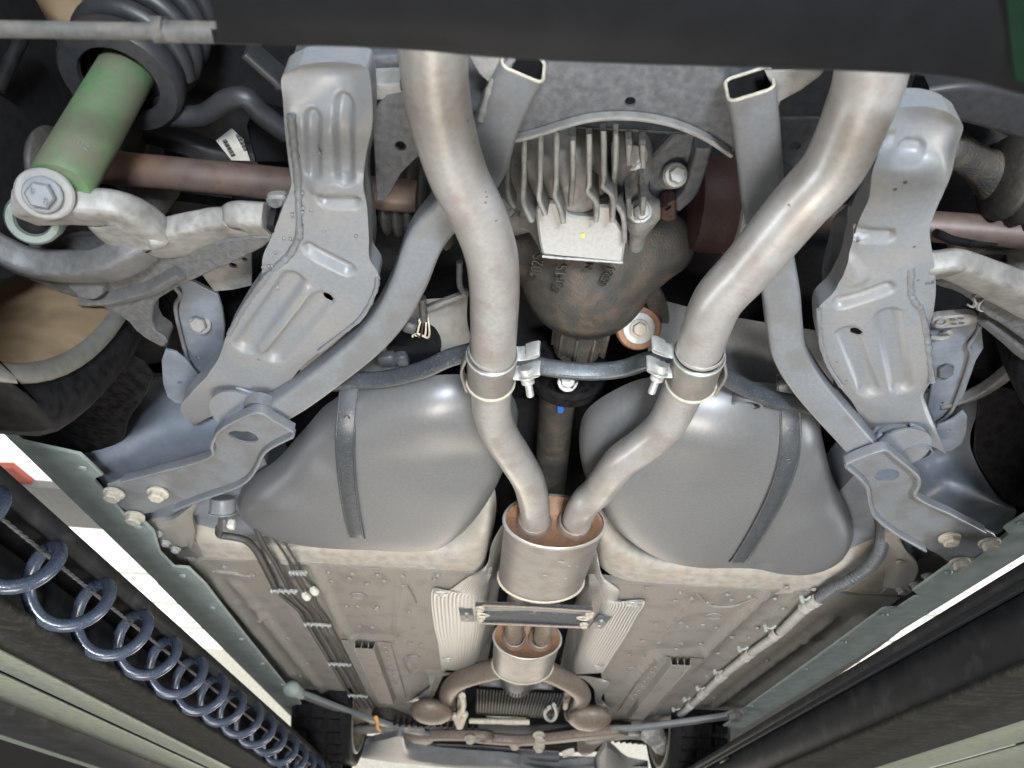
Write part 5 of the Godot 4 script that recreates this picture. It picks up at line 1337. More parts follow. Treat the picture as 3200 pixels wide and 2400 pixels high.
	put(car, "red_lug", plate([Vector3(0.1960, 0.7550, -0.6701), Vector3(0.2020, 0.7550, -0.6621), Vector3(0.2107, 0.7550, -0.6540), Vector3(0.2149, 0.7550, -0.6599), Vector3(0.2208, 0.7550, -0.6862), Vector3(0.2104, 0.7550, -0.6922), Vector3(0.1987, 0.7550, -0.6879)], 0.03, 0.003, [[Vector3(0.2029, 0.7550, -0.6666), 0.004]]), "red_iron", "small red-brown lug with a hole")
	# output flange at right, drive shafts and boots
	var fl := put(car, "output_flange", lathe([Vector2(0.0, 0.0), Vector2(0.05, 0.0), Vector2(0.066, 0.006), Vector2(0.07, 0.02), Vector2(0.07, 0.05), Vector2(0.066, 0.058), Vector2(0.0, 0.058)], aim(Vector3(0.2606, 0.8500, -0.7401), Vector3(1, 0.0, 0.02)), 40), "red_iron", "dark red-brown output flange right of the differential")
	put(fl, "flange_rim", lathe([Vector2(0.066, 0.058), Vector2(0.072, 0.06), Vector2(0.072, 0.072), Vector2(0.05, 0.08), Vector2(0, 0.08)], aim(Vector3(0.2606, 0.8500, -0.7401), Vector3(1, 0.0, 0.02)), 40), "steel_dusty")
	put(car, "drive_shaft", bar(Vector3(-0.6321, 0.7450, -0.6393), Vector3(-0.1285, 0.7550, -0.6721), 0.0215, 24), "shaft", "rusty purple-brown left drive shaft")
	put(car, "drive_shaft", bar(Vector3(0.3111, 0.8500, -0.7486), Vector3(0.8067, 0.7450, -0.6674), 0.0215, 24), "shaft", "rusty right drive shaft")
	put(car, "rubber_boot", lathe(ribs(5, 0.021, 0.062, 0.042, 0.012), aim(Vector3(-0.6647, 0.7400, -0.6442), Vector3(1, 0.0, 0.0)), 36, 1, 1, 80), "boot", "ribbed rubber boot on the left wheel end")
	put(car, "rubber_boot", lathe(ribs(6, 0.017, 0.05, 0.07, 0.012), aim(Vector3(-0.1857, 0.8000, -0.7202), Vector3(1, 0.0, 0.0)), 36, 1, 1, 80), "boot", "ribbed rubber boot left of the differential")
	put(car, "rubber_boot", lathe(ribs(5, 0.022, 0.078, 0.05, 0.012), aim(Vector3(0.7442, 0.8000, -0.6252), Vector3(-1, 0.02, 0.02)), 36, 1, 1, 80), "boot", "ribbed rubber boot on the right wheel end")
	# propeller shaft with its rubber coupling
	var ps := put(car, "propeller_shaft", bar(Vector3(0.1027, 0.8000, -1.1085), Vector3(0.1355, 0.7900, -1.8287), 0.036, 28), "iron", "dark propeller shaft running forward between the tanks")
	var cp := Vector3(0.1144, 0.7850, -1.0858)
	var cpm := lathe([Vector2(0, -0.02), Vector2(0.066, -0.02), Vector2(0.072, -0.012), Vector2(0.072, 0.012), Vector2(0.066, 0.02), Vector2(0, 0.02)], aim(cp, Vector3(0, 0.02, -1)), 40)
	var co := put(car, "rubber_coupling", cpm, "rubber", "black rubber shaft coupling with coloured bolts")
	put(co, "coupling_nut", bar(Vector3(0.1085, 0.7150, -1.0308), Vector3(0.1085, 0.7150, -1.0308) + Vector3(0, -0.01, 0.028), 0.015, 6), "red_iron", "red nut")
	place(co, "coupling_bolt", hex_mesh, aim(Vector3(0.1066, 0.7050, -1.0079), Vector3(0, -0.5, 0.9), 0.022), "zinc")
	put(co, "coupling_bolt", bar(Vector3(0.1041, 0.7250, -1.1005), Vector3(0.1061, 0.7250, -1.1268), 0.008, 6), "blue_paint", "pale blue bolt end")
	# rusty mount right of the nose
	var ma := aim(Vector3(0.2136, 0.7600, -0.9246), Vector3(-0.05, -0.72, 0.7))
	var mb := put(car, "axle_mount", lathe([Vector2(0, -0.03), Vector2(0.033, -0.03), Vector2(0.037, -0.022), Vector2(0.037, -0.008), Vector2(0.034, 0.0), Vector2(0.026, 0.001), Vector2(0.0, 0.001)], ma, 36), "rust_plate", "round rusty axle mount right of the differential nose")
	put(mb, "mount_washer", lathe([Vector2(0, 0.0), Vector2(0.025, 0.0), Vector2(0.025, 0.004), Vector2(0.0, 0.004)], ma, 28), "zinc")
	bolt(mb, ma * Vector3(0, 0.006, 0), ma.basis.y, 0.02, "bolt_pale")
	put(car, "mount_arm", sweep(curve([Vector3(0.2195, 0.7900, -0.8603), Vector3(0.2413, 0.7900, -0.9000), Vector3(0.2572, 0.7900, -0.9426)], 6), rounded(0.03, 0.02, 0.006)), "iron")
	# damper, spring seat and spring
	var da := Vector3(-0.4790, 0.6000, -0.5451)
	var db := Vector3(-0.4783, 0.8000, -0.5437)
	var dd := (db - da).normalized()
	var dl := da.distance_to(db)
	var dt := aim(da, dd)
	var dm := put(car, "damper", lathe([Vector2(0, -0.004), Vector2(0.029, -0.003), Vector2(0.0315, 0.004), Vector2(0.0315, dl + 0.04), Vector2(0, dl + 0.04)], dt, 36), "damper", "green shock absorber with dusty patches")
	var ey := aim(Vector3(-0.5428, 0.6150, -0.6108), Vector3(0.35, -0.75, 0.55))
	var sn := (da - dd * da.dot(dd)).normalized() * -1.0
	place(dm, "stamped_figures", letters("02", 0.011, 0.0012), facing(da + dd * 0.035 + sn * 0.0314, dd.cross(sn), sn), "damper_eye", "stamped figures 02")
	put(dm, "eye", lathe([Vector2(0.017, -0.022), Vector2(0.027, -0.022), Vector2(0.029, -0.018), Vector2(0.029, 0.016), Vector2(0.026, 0.022), Vector2(0.019, 0.022), Vector2(0.017, 0.016)], ey, 36), "damper_eye")
	put(dm, "eye_bush", lathe([Vector2(0, -0.018), Vector2(0.0175, -0.018), Vector2(0.0175, 0.014), Vector2(0.0, 0.016)], ey, 24), "rubber")
	var st := aim(da + dd * (dl - 0.012), dd)
	var seat := put(car, "spring_seat", lathe([Vector2(0.044, -0.004), Vector2(0.046, -0.010), Vector2(0.066, -0.010), Vector2(0.0705, -0.004), Vector2(0.0705, 0.016), Vector2(0.064, 0.024), Vector2(0.044, 0.02)], st, 48, 1, 1, 50), "spring_grey", "dark grey ring-shaped spring seat round the damper")
	var sp := PackedVector3Array()
	for i in 110:
		var f := i / 109.0
		sp.append(st * Vector3(cos(f * TAU * 3.2) * 0.062, 0.034 + 0.12 * f, sin(f * TAU * 3.2) * 0.062))
	put(car, "coil_spring", sweep(sp, ring(10, 0.0125, 0.0125)), "spring_grey", "dark coil spring above the spring seat")
	put(car, "bump_stop", lathe([Vector2(0.0, 0.02), Vector2(0.043, 0.022), Vector2(0.046, 0.05), Vector2(0.04, 0.06), Vector2(0.046, 0.07), Vector2(0.046, 0.10), Vector2(0.0, 0.14)], st, 28), "rubber", "black rubber bump stop inside the spring")
	# bolt through the fork and the cast lower arm
	var up := Vector3(0, 0.85, 0.5)
	var arm := put(car, "lower_arm", slab([Vector3(-0.5330, 0.6000, -0.5817), Vector3(-0.4953, 0.6000, -0.5788), Vector3(-0.4665, 0.6050, -0.5811), Vector3(-0.4475, 0.6120, -0.5912), Vector3(-0.4413, 0.6180, -0.6160), Vector3(-0.4360, 0.6250, -0.6453), Vector3(-0.4172, 0.6300, -0.6510), Vector3(-0.3858, 0.6350, -0.6404), Vector3(-0.3496, 0.6400, -0.6294), Vector3(-0.3242, 0.6400, -0.6240), Vector3(-0.3199, 0.6400, -0.6207), Vector3(-0.3124, 0.6400, -0.6178), Vector3(-0.2853, 0.6400, -0.6180)], [0.050, 0.052, 0.060, 0.076, 0.086, 0.084, 0.076, 0.062, 0.052, 0.048, 0.048, 0.053, 0.053], [0.032, 0.030, 0.032, 0.034, 0.034, 0.034, 0.032, 0.028, 0.027, 0.027, 0.027, 0.031, 0.031], up), "alloy", "cast aluminium lower control arm at left with forked end")
	put(arm, "fork_prong", slab([Vector3(-0.6295, 0.6100, -0.6485), Vector3(-0.6116, 0.6100, -0.6662), Vector3(-0.5882, 0.6100, -0.6815), Vector3(-0.5591, 0.6100, -0.6867), Vector3(-0.5231, 0.6100, -0.6850), Vector3(-0.4888, 0.6100, -0.6783), Vector3(-0.4605, 0.6200, -0.6689), Vector3(-0.4404, 0.6300, -0.6626)], [0.062, 0.058, 0.054, 0.05, 0.048, 0.052, 0.056, 0.05], [0.034, 0.034, 0.034, 0.034, 0.034, 0.034, 0.034, 0.03], up), "alloy_shaded")
	put(arm, "web", plate(chaikin([Vector3(-0.6591, 0.6350, -0.6853), Vector3(-0.6019, 0.6350, -0.6957), Vector3(-0.5466, 0.6350, -0.6615), Vector3(-0.5062, 0.6350, -0.6488), Vector3(-0.4872, 0.6350, -0.6616), Vector3(-0.4513, 0.6350, -0.6784), Vector3(-0.3744, 0.6350, -0.6598), Vector3(-0.2883, 0.6350, -0.6361), Vector3(-0.2904, 0.6350, -0.6530), Vector3(-0.3395, 0.6350, -0.6869), Vector3(-0.3919, 0.6350, -0.7176), Vector3(-0.4591, 0.6350, -0.7625), Vector3(-0.4805, 0.6350, -0.7850), Vector3(-0.4990, 0.6350, -0.8367), Vector3(-0.4832, 0.6350, -0.8618), Vector3(-0.5000, 0.6350, -0.8805), Vector3(-0.5230, 0.6350, -0.8520), Vector3(-0.5287, 0.6350, -0.8138), Vector3(-0.5513, 0.6350, -0.7912), Vector3(-0.5936, 0.6350, -0.7683), Vector3(-0.6265, 0.6350, -0.7456), Vector3(-0.6798, 0.6350, -0.7230)], 1), 0.03, 0.006), "alloy_shaded", "underside web of the arm, darker alloy for its shade")
	put(arm, "web_rib", slab([Vector3(-0.5703, 0.6320, -0.7745), Vector3(-0.5291, 0.6320, -0.7680), Vector3(-0.4910, 0.6320, -0.7532), Vector3(-0.4614, 0.6320, -0.7394), Vector3(-0.4148, 0.6320, -0.7057)], [0.012, 0.012, 0.014, 0.014, 0.012], [0.02, 0.02, 0.02, 0.02, 0.02], up), "alloy_shaded")
	put(arm, "web_rib", slab([Vector3(-0.5347, 0.6950, -0.8310), Vector3(-0.5494, 0.7000, -0.8838), Vector3(-0.5643, 0.7150, -0.9423), Vector3(-0.5590, 0.7250, -0.9846)], [0.016, 0.014, 0.014, 0.016], [0.02, 0.02, 0.02, 0.02], up), "alloy_shaded")
	put(arm, "end_cap", slab([Vector3(-0.2850, 0.6400, -0.6180), Vector3(-0.2781, 0.6400, -0.6197)], [0.024, 0.024], [0.024, 0.024], up), "rubber")
	put(arm, "round_pad", lathe([Vector2(0, 0), Vector2(0.0235, 0), Vector2(0.0245, 0.002), Vector2(0.0245, 0.012)], Transform3D(aim(Vector3(-0.5428, 0.6220, -0.7285), Vector3(0.1, 0.9, -0.35)).basis, Vector3(-0.5428, 0.6220, -0.7285)), 32), "alloy_shaded")
	var wt := aim(Vector3(-0.4856, 0.5770, -0.5396), Vector3(0.3, -0.75, 0.58))
	put(arm, "pivot_washer", lathe([Vector2(0, -0.006), Vector2(0.0265, -0.006), Vector2(0.027, -0.002), Vector2(0.025, 0.0), Vector2(0.0, 0.0)], wt, 32, 1.04, 0.97), "steel_dusty")
	put(arm, "pivot_washer", lathe([Vector2(0, 0.0), Vector2(0.0175, 0.0), Vector2(0.0175, 0.004), Vector2(0.0155, 0.006), Vector2(0.0, 0.006)], wt, 32), "steel")
	place(arm, "pivot_bolt", hex_mesh, aim(wt * Vector3(0, 0.006, 0), wt.basis.y, 0.024), "steel")
	for q in [["8", -0.006, -0.004], ["9", 0.006, 0.004]]:
		place(arm, "bolt_mark", letters(q[0], 0.009, 0.0012), facing(wt * Vector3(q[1], 0.0221, q[2]), Vector3(0.8, 0.1, -0.3), wt.basis.y), "steel")
	var ra := put(car, "lower_arm", slab([Vector3(0.5046, 0.6550, -0.6460), Vector3(0.5211, 0.6550, -0.6433), Vector3(0.5335, 0.6550, -0.6398), Vector3(0.5451, 0.6550, -0.6414), Vector3(0.5718, 0.6550, -0.6507), Vector3(0.6046, 0.6550, -0.6636), Vector3(0.6433, 0.6550, -0.6792), Vector3(0.6955, 0.6550, -0.7027)], [0.05, 0.052, 0.054, 0.050, 0.052, 0.056, 0.062, 0.066], [0.03, 0.03, 0.03, 0.028, 0.028, 0.03, 0.032, 0.034], up), "alloy", "cast aluminium lower control arm at right with raised letters")
	put(ra, "web", plate(chaikin([Vector3(0.5384, 0.6700, -0.6829), Vector3(0.5856, 0.6700, -0.6871), Vector3(0.6323, 0.6700, -0.7026), Vector3(0.7259, 0.6700, -0.7414), Vector3(0.7773, 0.6700, -0.8214), Vector3(0.7257, 0.6700, -0.7923), Vector3(0.6765, 0.6700, -0.7613), Vector3(0.6490, 0.6700, -0.7483), Vector3(0.6229, 0.6700, -0.7266), Vector3(0.5871, 0.6700, -0.7037), Vector3(0.5524, 0.6700, -0.6954)], 1), 0.03, 0.006), "alloy_shaded", "underside web of the arm, darker alloy for its shade")
	put(ra, "web_rib", slab([Vector3(0.6645, 0.6900, -0.7710), Vector3(0.7156, 0.6900, -0.8054), Vector3(0.7676, 0.6900, -0.8419), Vector3(0.8311, 0.6900, -0.8798)], [0.014, 0.016, 0.018, 0.02], [0.02, 0.02, 0.02, 0.02], up), "alloy_shaded")
	put(ra, "web_rib", slab([Vector3(0.7632, 0.7300, -1.0500), Vector3(0.7946, 0.7300, -1.0195), Vector3(0.8108, 0.7300, -0.9829), Vector3(0.8171, 0.7300, -0.9368), Vector3(0.8161, 0.7300, -0.8681)], [0.02, 0.02, 0.02, 0.02, 0.02], [0.02, 0.02, 0.02, 0.02, 0.02], up), "alloy_shaded")
	place(ra, "cast_letters", letters("SC", 0.026, 0.004), facing(Vector3(0.6177, 0.6640, -0.7157), Vector3(0.6344, 0.6640, -0.7230) - Vector3(0.6020, 0.6640, -0.7098), Vector3(0, -0.8, 0.6)), "alloy")
	# toe link
	var tl := put(car, "toe_link", bar(Vector3(-0.4143, 0.5200, -0.3243), Vector3(-0.2729, 0.5200, -0.3174), 0.0062, 20), "rod_grey", "toe link rod with lock nut at the top left")
	put(tl, "lock_nut", bar(Vector3(-0.2742, 0.5200, -0.3160), Vector3(-0.2659, 0.5200, -0.3157), 0.0105, 6), "rod_grey")
	put(tl, "hex_sleeve", bar(Vector3(-0.2662, 0.5200, -0.3167), Vector3(-0.1954, 0.5200, -0.3143), 0.0088, 6), "rod_grey")
	# knuckle brackets behind the arms
	var kb := put(car, "knuckle_bracket", plate([Vector3(-0.4787, 0.7250, -0.8313), Vector3(-0.4643, 0.7250, -0.8363), Vector3(-0.4380, 0.7250, -0.8598), Vector3(-0.4398, 0.7250, -0.8935), Vector3(-0.4481, 0.7250, -0.9368), Vector3(-0.4660, 0.7250, -0.9955), Vector3(-0.5319, 0.7250, -1.0990), Vector3(-0.5429, 0.7250, -1.0691), Vector3(-0.5324, 0.7250, -0.9978), Vector3(-0.5144, 0.7250, -0.9106), Vector3(-0.4983, 0.7250, -0.8749), Vector3(-0.4978, 0.7250, -0.8471)], 0.006, 0.0015, [[Vector3(-0.5179, 0.7250, -1.0266), 0.0045]]), "body_grey", "grey bracket with a hexagon bolt left of the left arm")
	put(kb, "wire_clip", sweep(curve([Vector3(-0.4930, 0.7180, -0.8390), Vector3(-0.4907, 0.7180, -0.8581), Vector3(-0.5077, 0.7180, -0.8879), Vector3(-0.5232, 0.7180, -0.9647), Vector3(-0.5347, 0.7180, -1.0415), Vector3(-0.5341, 0.7180, -1.0671), Vector3(-0.5260, 0.7180, -1.0816)], 6), ring(8, 0.0032, 0.0032)), "steel")
	bolt(kb, Vector3(-0.4832, 0.7220, -0.9290), Vector3(0, -0.8, 0.6), 0.022, "steel_dusty")
	put(car, "link_bracket", plate([Vector3(-0.4463, 0.7200, -0.8062), Vector3(-0.4227, 0.7200, -0.7968), Vector3(-0.3601, 0.7200, -0.7568), Vector3(-0.3772, 0.7200, -0.8297), Vector3(-0.4102, 0.7200, -0.8421), Vector3(-0.4374, 0.7200, -0.8476)], 0.004, 0.001, [[Vector3(-0.3935, 0.7200, -0.7878), 0.0055], [Vector3(-0.3732, 0.7200, -0.7741), 0.004]]), "steel_dusty", "dusty bracket with two holes under the lower arm")
	put(car, "wing_flange", plate(chaikin([Vector3(-0.5536, 0.7000, -0.9709), Vector3(-0.5253, 0.7000, -0.9838), Vector3(-0.5136, 0.7000, -1.0611), Vector3(-0.5474, 0.7000, -1.1139), Vector3(-0.5807, 0.7000, -1.1457), Vector3(-0.5969, 0.7000, -1.1097)], 1), 0.004, 0.001, [[Vector3(-0.5550, 0.7000, -1.0696), 0.0045]]), "body_grey", "blue-grey flange with a hole beside the left arm")
	kb = put(car, "knuckle_bracket", plate([Vector3(0.6323, 0.7250, -0.8362), Vector3(0.6529, 0.7250, -0.8175), Vector3(0.7061, 0.7250, -0.8296), Vector3(0.7412, 0.7250, -0.8833), Vector3(0.7476, 0.7250, -0.9169), Vector3(0.7798, 0.7250, -1.0090), Vector3(0.7939, 0.7250, -1.0866), Vector3(0.7819, 0.7250, -1.1086), Vector3(0.7375, 0.7250, -1.0496), Vector3(0.7071, 0.7250, -0.9733)], 0.006, 0.0015, [[Vector3(0.7557, 0.7250, -1.0385), 0.0045]]), "body_grey", "grey bracket with a hexagon bolt right of the right arm")
	put(kb, "wire_clip", sweep(curve([Vector3(0.6986, 0.7180, -0.8216), Vector3(0.7050, 0.7180, -0.8452), Vector3(0.7083, 0.7180, -0.8717), Vector3(0.7260, 0.7180, -0.8979), Vector3(0.7586, 0.7180, -0.9877), Vector3(0.7790, 0.7180, -1.0577), Vector3(0.7739, 0.7180, -1.0970)], 6), ring(8, 0.0032, 0.0032)), "steel")
	bolt(kb, Vector3(0.7058, 0.7220, -0.9404), Vector3(0, -0.8, 0.6), 0.022, "steel_dark")
	put(car, "wing_flange", plate(chaikin([Vector3(0.7545, 0.7000, -1.0744), Vector3(0.7737, 0.7000, -1.0578), Vector3(0.7792, 0.7000, -1.0110), Vector3(0.8339, 0.7000, -1.1159), Vector3(0.8253, 0.7000, -1.1647), Vector3(0.8018, 0.7000, -1.1404)], 1), 0.004, 0.001, [[Vector3(0.7842, 0.7000, -1.0834), 0.0045]]), "body_grey", "blue-grey flange with a hole beside the right arm")
	var lk := put(car, "cable_lever", plate(chaikin([Vector3(0.6093, 0.7000, -0.8009), Vector3(0.6105, 0.7000, -0.7911), Vector3(0.6287, 0.7000, -0.7862), Vector3(0.6603, 0.7000, -0.7796), Vector3(0.6810, 0.7000, -0.7978), Vector3(0.6461, 0.7000, -0.8108), Vector3(0.6255, 0.7000, -0.8161), Vector3(0.6151, 0.7000, -0.8103)], 1), 0.012, 0.002), "steel_dusty", "ribbed handbrake cable lever with a round end")
	put(lk, "lever_ring", lathe([Vector2(0.006, 0), Vector2(0.0075, -0.001), Vector2(0.0078, 0.004)], aim(Vector3(0.6204, 0.6970, -0.7969), Vector3.UP), 20), "steel_dusty")
	for q in [Vector3(0.6351, 0.6990, -0.7909), Vector3(0.6446, 0.6990, -0.7874), Vector3(0.6411, 0.6990, -0.8001), Vector3(0.6512, 0.6990, -0.7976)]:
		put(lk, "lever_cell", box(Transform3D(Basis(Vector3.UP, 0.1), q), Vector3(0.008, 0.002, 0.0035), 0.0005), "steel_dark")
	put(car, "cable_hook", sweep(curve([Vector3(0.6326, 0.7100, -0.8452), Vector3(0.6510, 0.7100, -0.8470), Vector3(0.6599, 0.7100, -0.8392), Vector3(0.6556, 0.7100, -0.8309), Vector3(0.6523, 0.7100, -0.8329)], 6), ring(8, 0.004, 0.004)), "steel_dusty", "hooked cable end below the lever")
	# barcode label and dark bits behind the left damper
	put(car, "dark_casing", plate([Vector3(-0.3762, 0.8600, -0.6587), Vector3(-0.3514, 0.8600, -0.6384), Vector3(-0.3143, 0.8600, -0.6497), Vector3(-0.3196, 0.8600, -0.7164), Vector3(-0.3794, 0.8600, -0.7208)], 0.03, 0.004), "plastic_black", "dark casing behind the left arm")
	var lb := put(car, "barcode_label", plate([Vector3(-0.4153, 0.8400, -0.6684), Vector3(-0.3880, 0.8400, -0.6472), Vector3(-0.3766, 0.8400, -0.6639), Vector3(-0.3761, 0.8400, -0.6999), Vector3(-0.4025, 0.8400, -0.7008)], 0.001, 0.0), "nylon", "white barcode label on the dark casing")
	var u := (Vector3(-0.3814, 0.8390, -0.6529) - Vector3(-0.4134, 0.8390, -0.6682)).normalized()
	var w := (Vector3(-0.3813, 0.8390, -0.6990) - Vector3(-0.3901, 0.8390, -0.6559)).normalized()
	for row in 2:
		for k in 15:
			var q: Vector3 = Vector3(-0.4019, 0.8392, -0.6699).lerp(Vector3(-0.3811, 0.8392, -0.6589), row) + w * (-0.004 + 0.0019 * k)
			put(lb, "bar", box(Transform3D(Basis(u, Vector3.UP, u.cross(Vector3.UP)), q), Vector3(0.0075, 0.0004, 0.0006 + 0.0007 * float((k * 7 + row * 3) % 3) / 2.0), 0.0001), "plastic_black")
	put(car, "sway_link", sweep(curve([Vector3(-0.4430, 0.8000, -0.6020), Vector3(-0.4016, 0.8000, -0.5991), Vector3(-0.3658, 0.8000, -0.5757), Vector3(-0.3390, 0.8000, -0.5698), Vector3(-0.3258, 0.8000, -0.5896), Vector3(-0.2975, 0.8000, -0.6201)], 6), ring(12, 0.014, 0.014)), "spring_grey", "dark bent link behind the left arm")
	put(car, "cable_run", bar(Vector3(-0.5859, 0.7200, -0.5210), Vector3(-0.5695, 0.7800, -0.4937), 0.008), "rubber", "dark strut at the far left")
	put(car, "splash_plate", plate(chaikin([Vector3(-0.7562, 0.9500, -0.6401), Vector3(-0.7081, 0.9500, -0.6302), Vector3(-0.6628, 0.9500, -0.6120), Vector3(-0.6544, 0.9500, -0.6333), Vector3(-0.6404, 0.9500, -0.6573), Vector3(-0.6955, 0.9500, -0.6680), Vector3(-0.7792, 0.9500, -0.6831)], 1), 0.004, 0.001), "cream", "cream stained plate deep in the left wheel arch")
	put(car, "splash_plate", plate([Vector3(-0.6887, 0.9500, -0.6782), Vector3(-0.6434, 0.9500, -0.6739), Vector3(-0.6302, 0.9500, -0.6826), Vector3(-0.6432, 0.9500, -0.6931), Vector3(-0.6742, 0.9500, -0.6904)], 0.004, 0.001), "cream")
	put(car, "toothed_cable", sweep(curve([Vector3(-0.7373, 0.9000, -0.6494), Vector3(-0.6972, 0.9000, -0.6377), Vector3(-0.6511, 0.9000, -0.6290), Vector3(-0.6056, 0.9000, -0.6293)], 6), rounded(0.012, 0.02, 0.003)), "rubber")
	put(car, "hub_carrier", blob([[Vector3(-0.5877, 0.8000, -0.7386), Vector3(-0.5334, 0.8000, -0.7587), 0.03, 0.026], [Vector3(-0.5334, 0.8000, -0.7587), Vector3(-0.5023, 0.8200, -0.7414), 0.022, 0.02], [Vector3(-0.5575, 0.8600, -0.6884), Vector3(-0.5807, 0.8200, -0.7554), 0.03, 0.026], [Vector3(-0.6089, 0.8000, -0.7402), Vector3(-0.6147, 0.8000, -0.7071), 0.03, 0.03]], [], 0.007, 0.02), "iron", "dark hub carrier behind the left drive shaft")
	put(car, "hub_carrier", blob([[Vector3(0.5631, 0.8200, -0.5961), Vector3(0.6401, 0.8200, -0.6304), 0.024, 0.024], [Vector3(0.6401, 0.8200, -0.6304), Vector3(0.6739, 0.8000, -0.6657), 0.024, 0.03], [Vector3(0.6496, 0.8000, -0.7300), Vector3(0.7246, 0.8000, -0.7155), 0.024, 0.028]], [], 0.007, 0.02), "iron", "dark hub carrier behind the right drive shaft")
	put(car, "upper_link", sweep(curve([Vector3(-0.5466, 0.8800, -0.6855), Vector3(-0.4964, 0.8800, -0.7016), Vector3(-0.4399, 0.8800, -0.7230), Vector3(-0.3769, 0.8800, -0.7262)], 6), rounded(0.03, 0.03, 0.008), 1.0, Vector3.UP), "spring_grey", "dark link above the left drive shaft")
	put(car, "upper_link", sweep(curve([Vector3(0.5465, 0.8800, -0.5385), Vector3(0.5955, 0.8800, -0.5866), Vector3(0.6590, 0.8800, -0.6285), Vector3(0.7220, 0.8800, -0.6485)], 6), rounded(0.03, 0.03, 0.008), 1.0, Vector3.UP), "spring_grey", "dark link in the right wheel well")
	put(car, "body_rail", sweep(curve([Vector3(0.4731, 0.8000, -0.5102), Vector3(0.5246, 0.8000, -0.5028), Vector3(0.6240, 0.8000, -0.5235)], 6), rounded(0.05, 0.05, 0.008), 1.0, Vector3.UP), "spring_grey", "dark body rail above the right arm")
	put(car, "brake_hose", tube([Vector3(0.5733, 0.7600, -0.6859), Vector3(0.6102, 0.7600, -0.6991), Vector3(0.6499, 0.7600, -0.6987), Vector3(0.6941, 0.7600, -0.6762)], 0.006), "rubber", "black brake hose behind the right lower arm")
	put(car, "brake_hose", tube([Vector3(-0.5625, 0.7600, -0.6838), Vector3(-0.5438, 0.7600, -0.6947), Vector3(-0.5238, 0.7600, -0.7135), Vector3(-0.5114, 0.7600, -0.7334), Vector3(-0.5090, 0.7600, -0.7549)], 0.006), "rubber", "black brake hose behind the left lower arm")
	put(car, "arm_ear", plate(chaikin([Vector3(-0.2919, 0.6600, -0.6049), Vector3(-0.2823, 0.6600, -0.5998), Vector3(-0.2654, 0.6600, -0.5996), Vector3(-0.2724, 0.6600, -0.6168), Vector3(-0.2839, 0.6600, -0.6222), Vector3(-0.2928, 0.6600, -0.6161)], 1), 0.01, 0.003), "steel_dusty", "small plate ear where the left lower arm meets the subframe")
	# anti-roll bar
	put(car, "anti_roll_bar", sweep(curve([Vector3(-0.2771, 0.6720, -0.9981), Vector3(-0.2362, 0.6720, -0.9899), Vector3(-0.1876, 0.6680, -0.9754), Vector3(-0.1270, 0.6620, -0.9373), Vector3(-0.0853, 0.6600, -0.9004), Vector3(-0.0417, 0.6600, -0.8747), Vector3(-0.0441, 0.6620, -0.8740), Vector3(0.0213, 0.6620, -0.8967), Vector3(0.0573, 0.6620, -0.9100), Vector3(0.0954, 0.6620, -0.9157), Vector3(0.1375, 0.6620, -0.9155), Vector3(0.1799, 0.6620, -0.9038), Vector3(0.2149, 0.6620, -0.8800), Vector3(0.2561, 0.6620, -0.8707), Vector3(0.3142, 0.6640, -0.8936), Vector3(0.3364, 0.6640, -0.9104), Vector3(0.3814, 0.6640, -0.9414), Vector3(0.4252, 0.6640, -0.9637), Vector3(0.4770, 0.6700, -0.9824), Vector3(0.5088, 0.6750, -0.9955)], 7), rounded(0.017, 0.027, 0.006), 1.0, Vector3(0, 1, 0.5)), "strap", "dark flat bar crossing behind both exhaust pipes")


# ---------------------------------------------------------------- fuel tanks

func drop(m: ArrayMesh, p: Vector3, r := 0.022) -> float:
	var v: PackedVector3Array = m.surface_get_arrays(0)[Mesh.ARRAY_VERTEX]
	var best := INF
	var near := INF
	var y := p.y
	for q in v:
		var d := Vector2(q.x - p.x, q.z - p.z).length()
		if d < near:
			near = d
			y = q.y
		if d < r * 0.5: best = minf(best, q.y)
	return y if best == INF else best


func strap_on(tank: ArrayMesh, p: Array, label: String) -> void:
	var c := curve(p, 6)
	for k in 3:
		var d := c.duplicate()
		for i in c.size():
			d[i].y = drop(tank, c[i])
		for i in range(1, c.size() - 1):
			c[i].y = (d[i - 1].y + d[i].y * 2.0 + d[i + 1].y) * 0.25 - 0.006
	c[0].y = c[1].y
	c[c.size() - 1].y = c[c.size() - 2].y + 0.012
	var o := put(car, "tank_strap", sweep(c, rounded(0.032, 0.003, 0.0012, 2), 1.0, Vector3.UP), "strap", label)
	for s in [-1.0, 1.0]:
		var e := PackedVector3Array()
		for i in c.size():
			var t := (c[mini(i + 1, c.size() - 1)] - c[maxi(i - 1, 0)]).normalized()
			e.append(c[i] + t.cross(Vector3.UP).normalized() * 0.0155 * s + Vector3(0, -0.0015, 0))
		put(o, "strap_edge", sweep(e, ring(8, 0.0022, 0.0022)), "strap")
	put(o, "strap_boss", lathe([Vector2(0.0045, 0.0), Vector2(0.0055, -0.0015), Vector2(0.0065, 0.0)], aim(c[c.size() / 3] + Vector3(0, -0.0012, 0), Vector3.UP), 14), "strap")


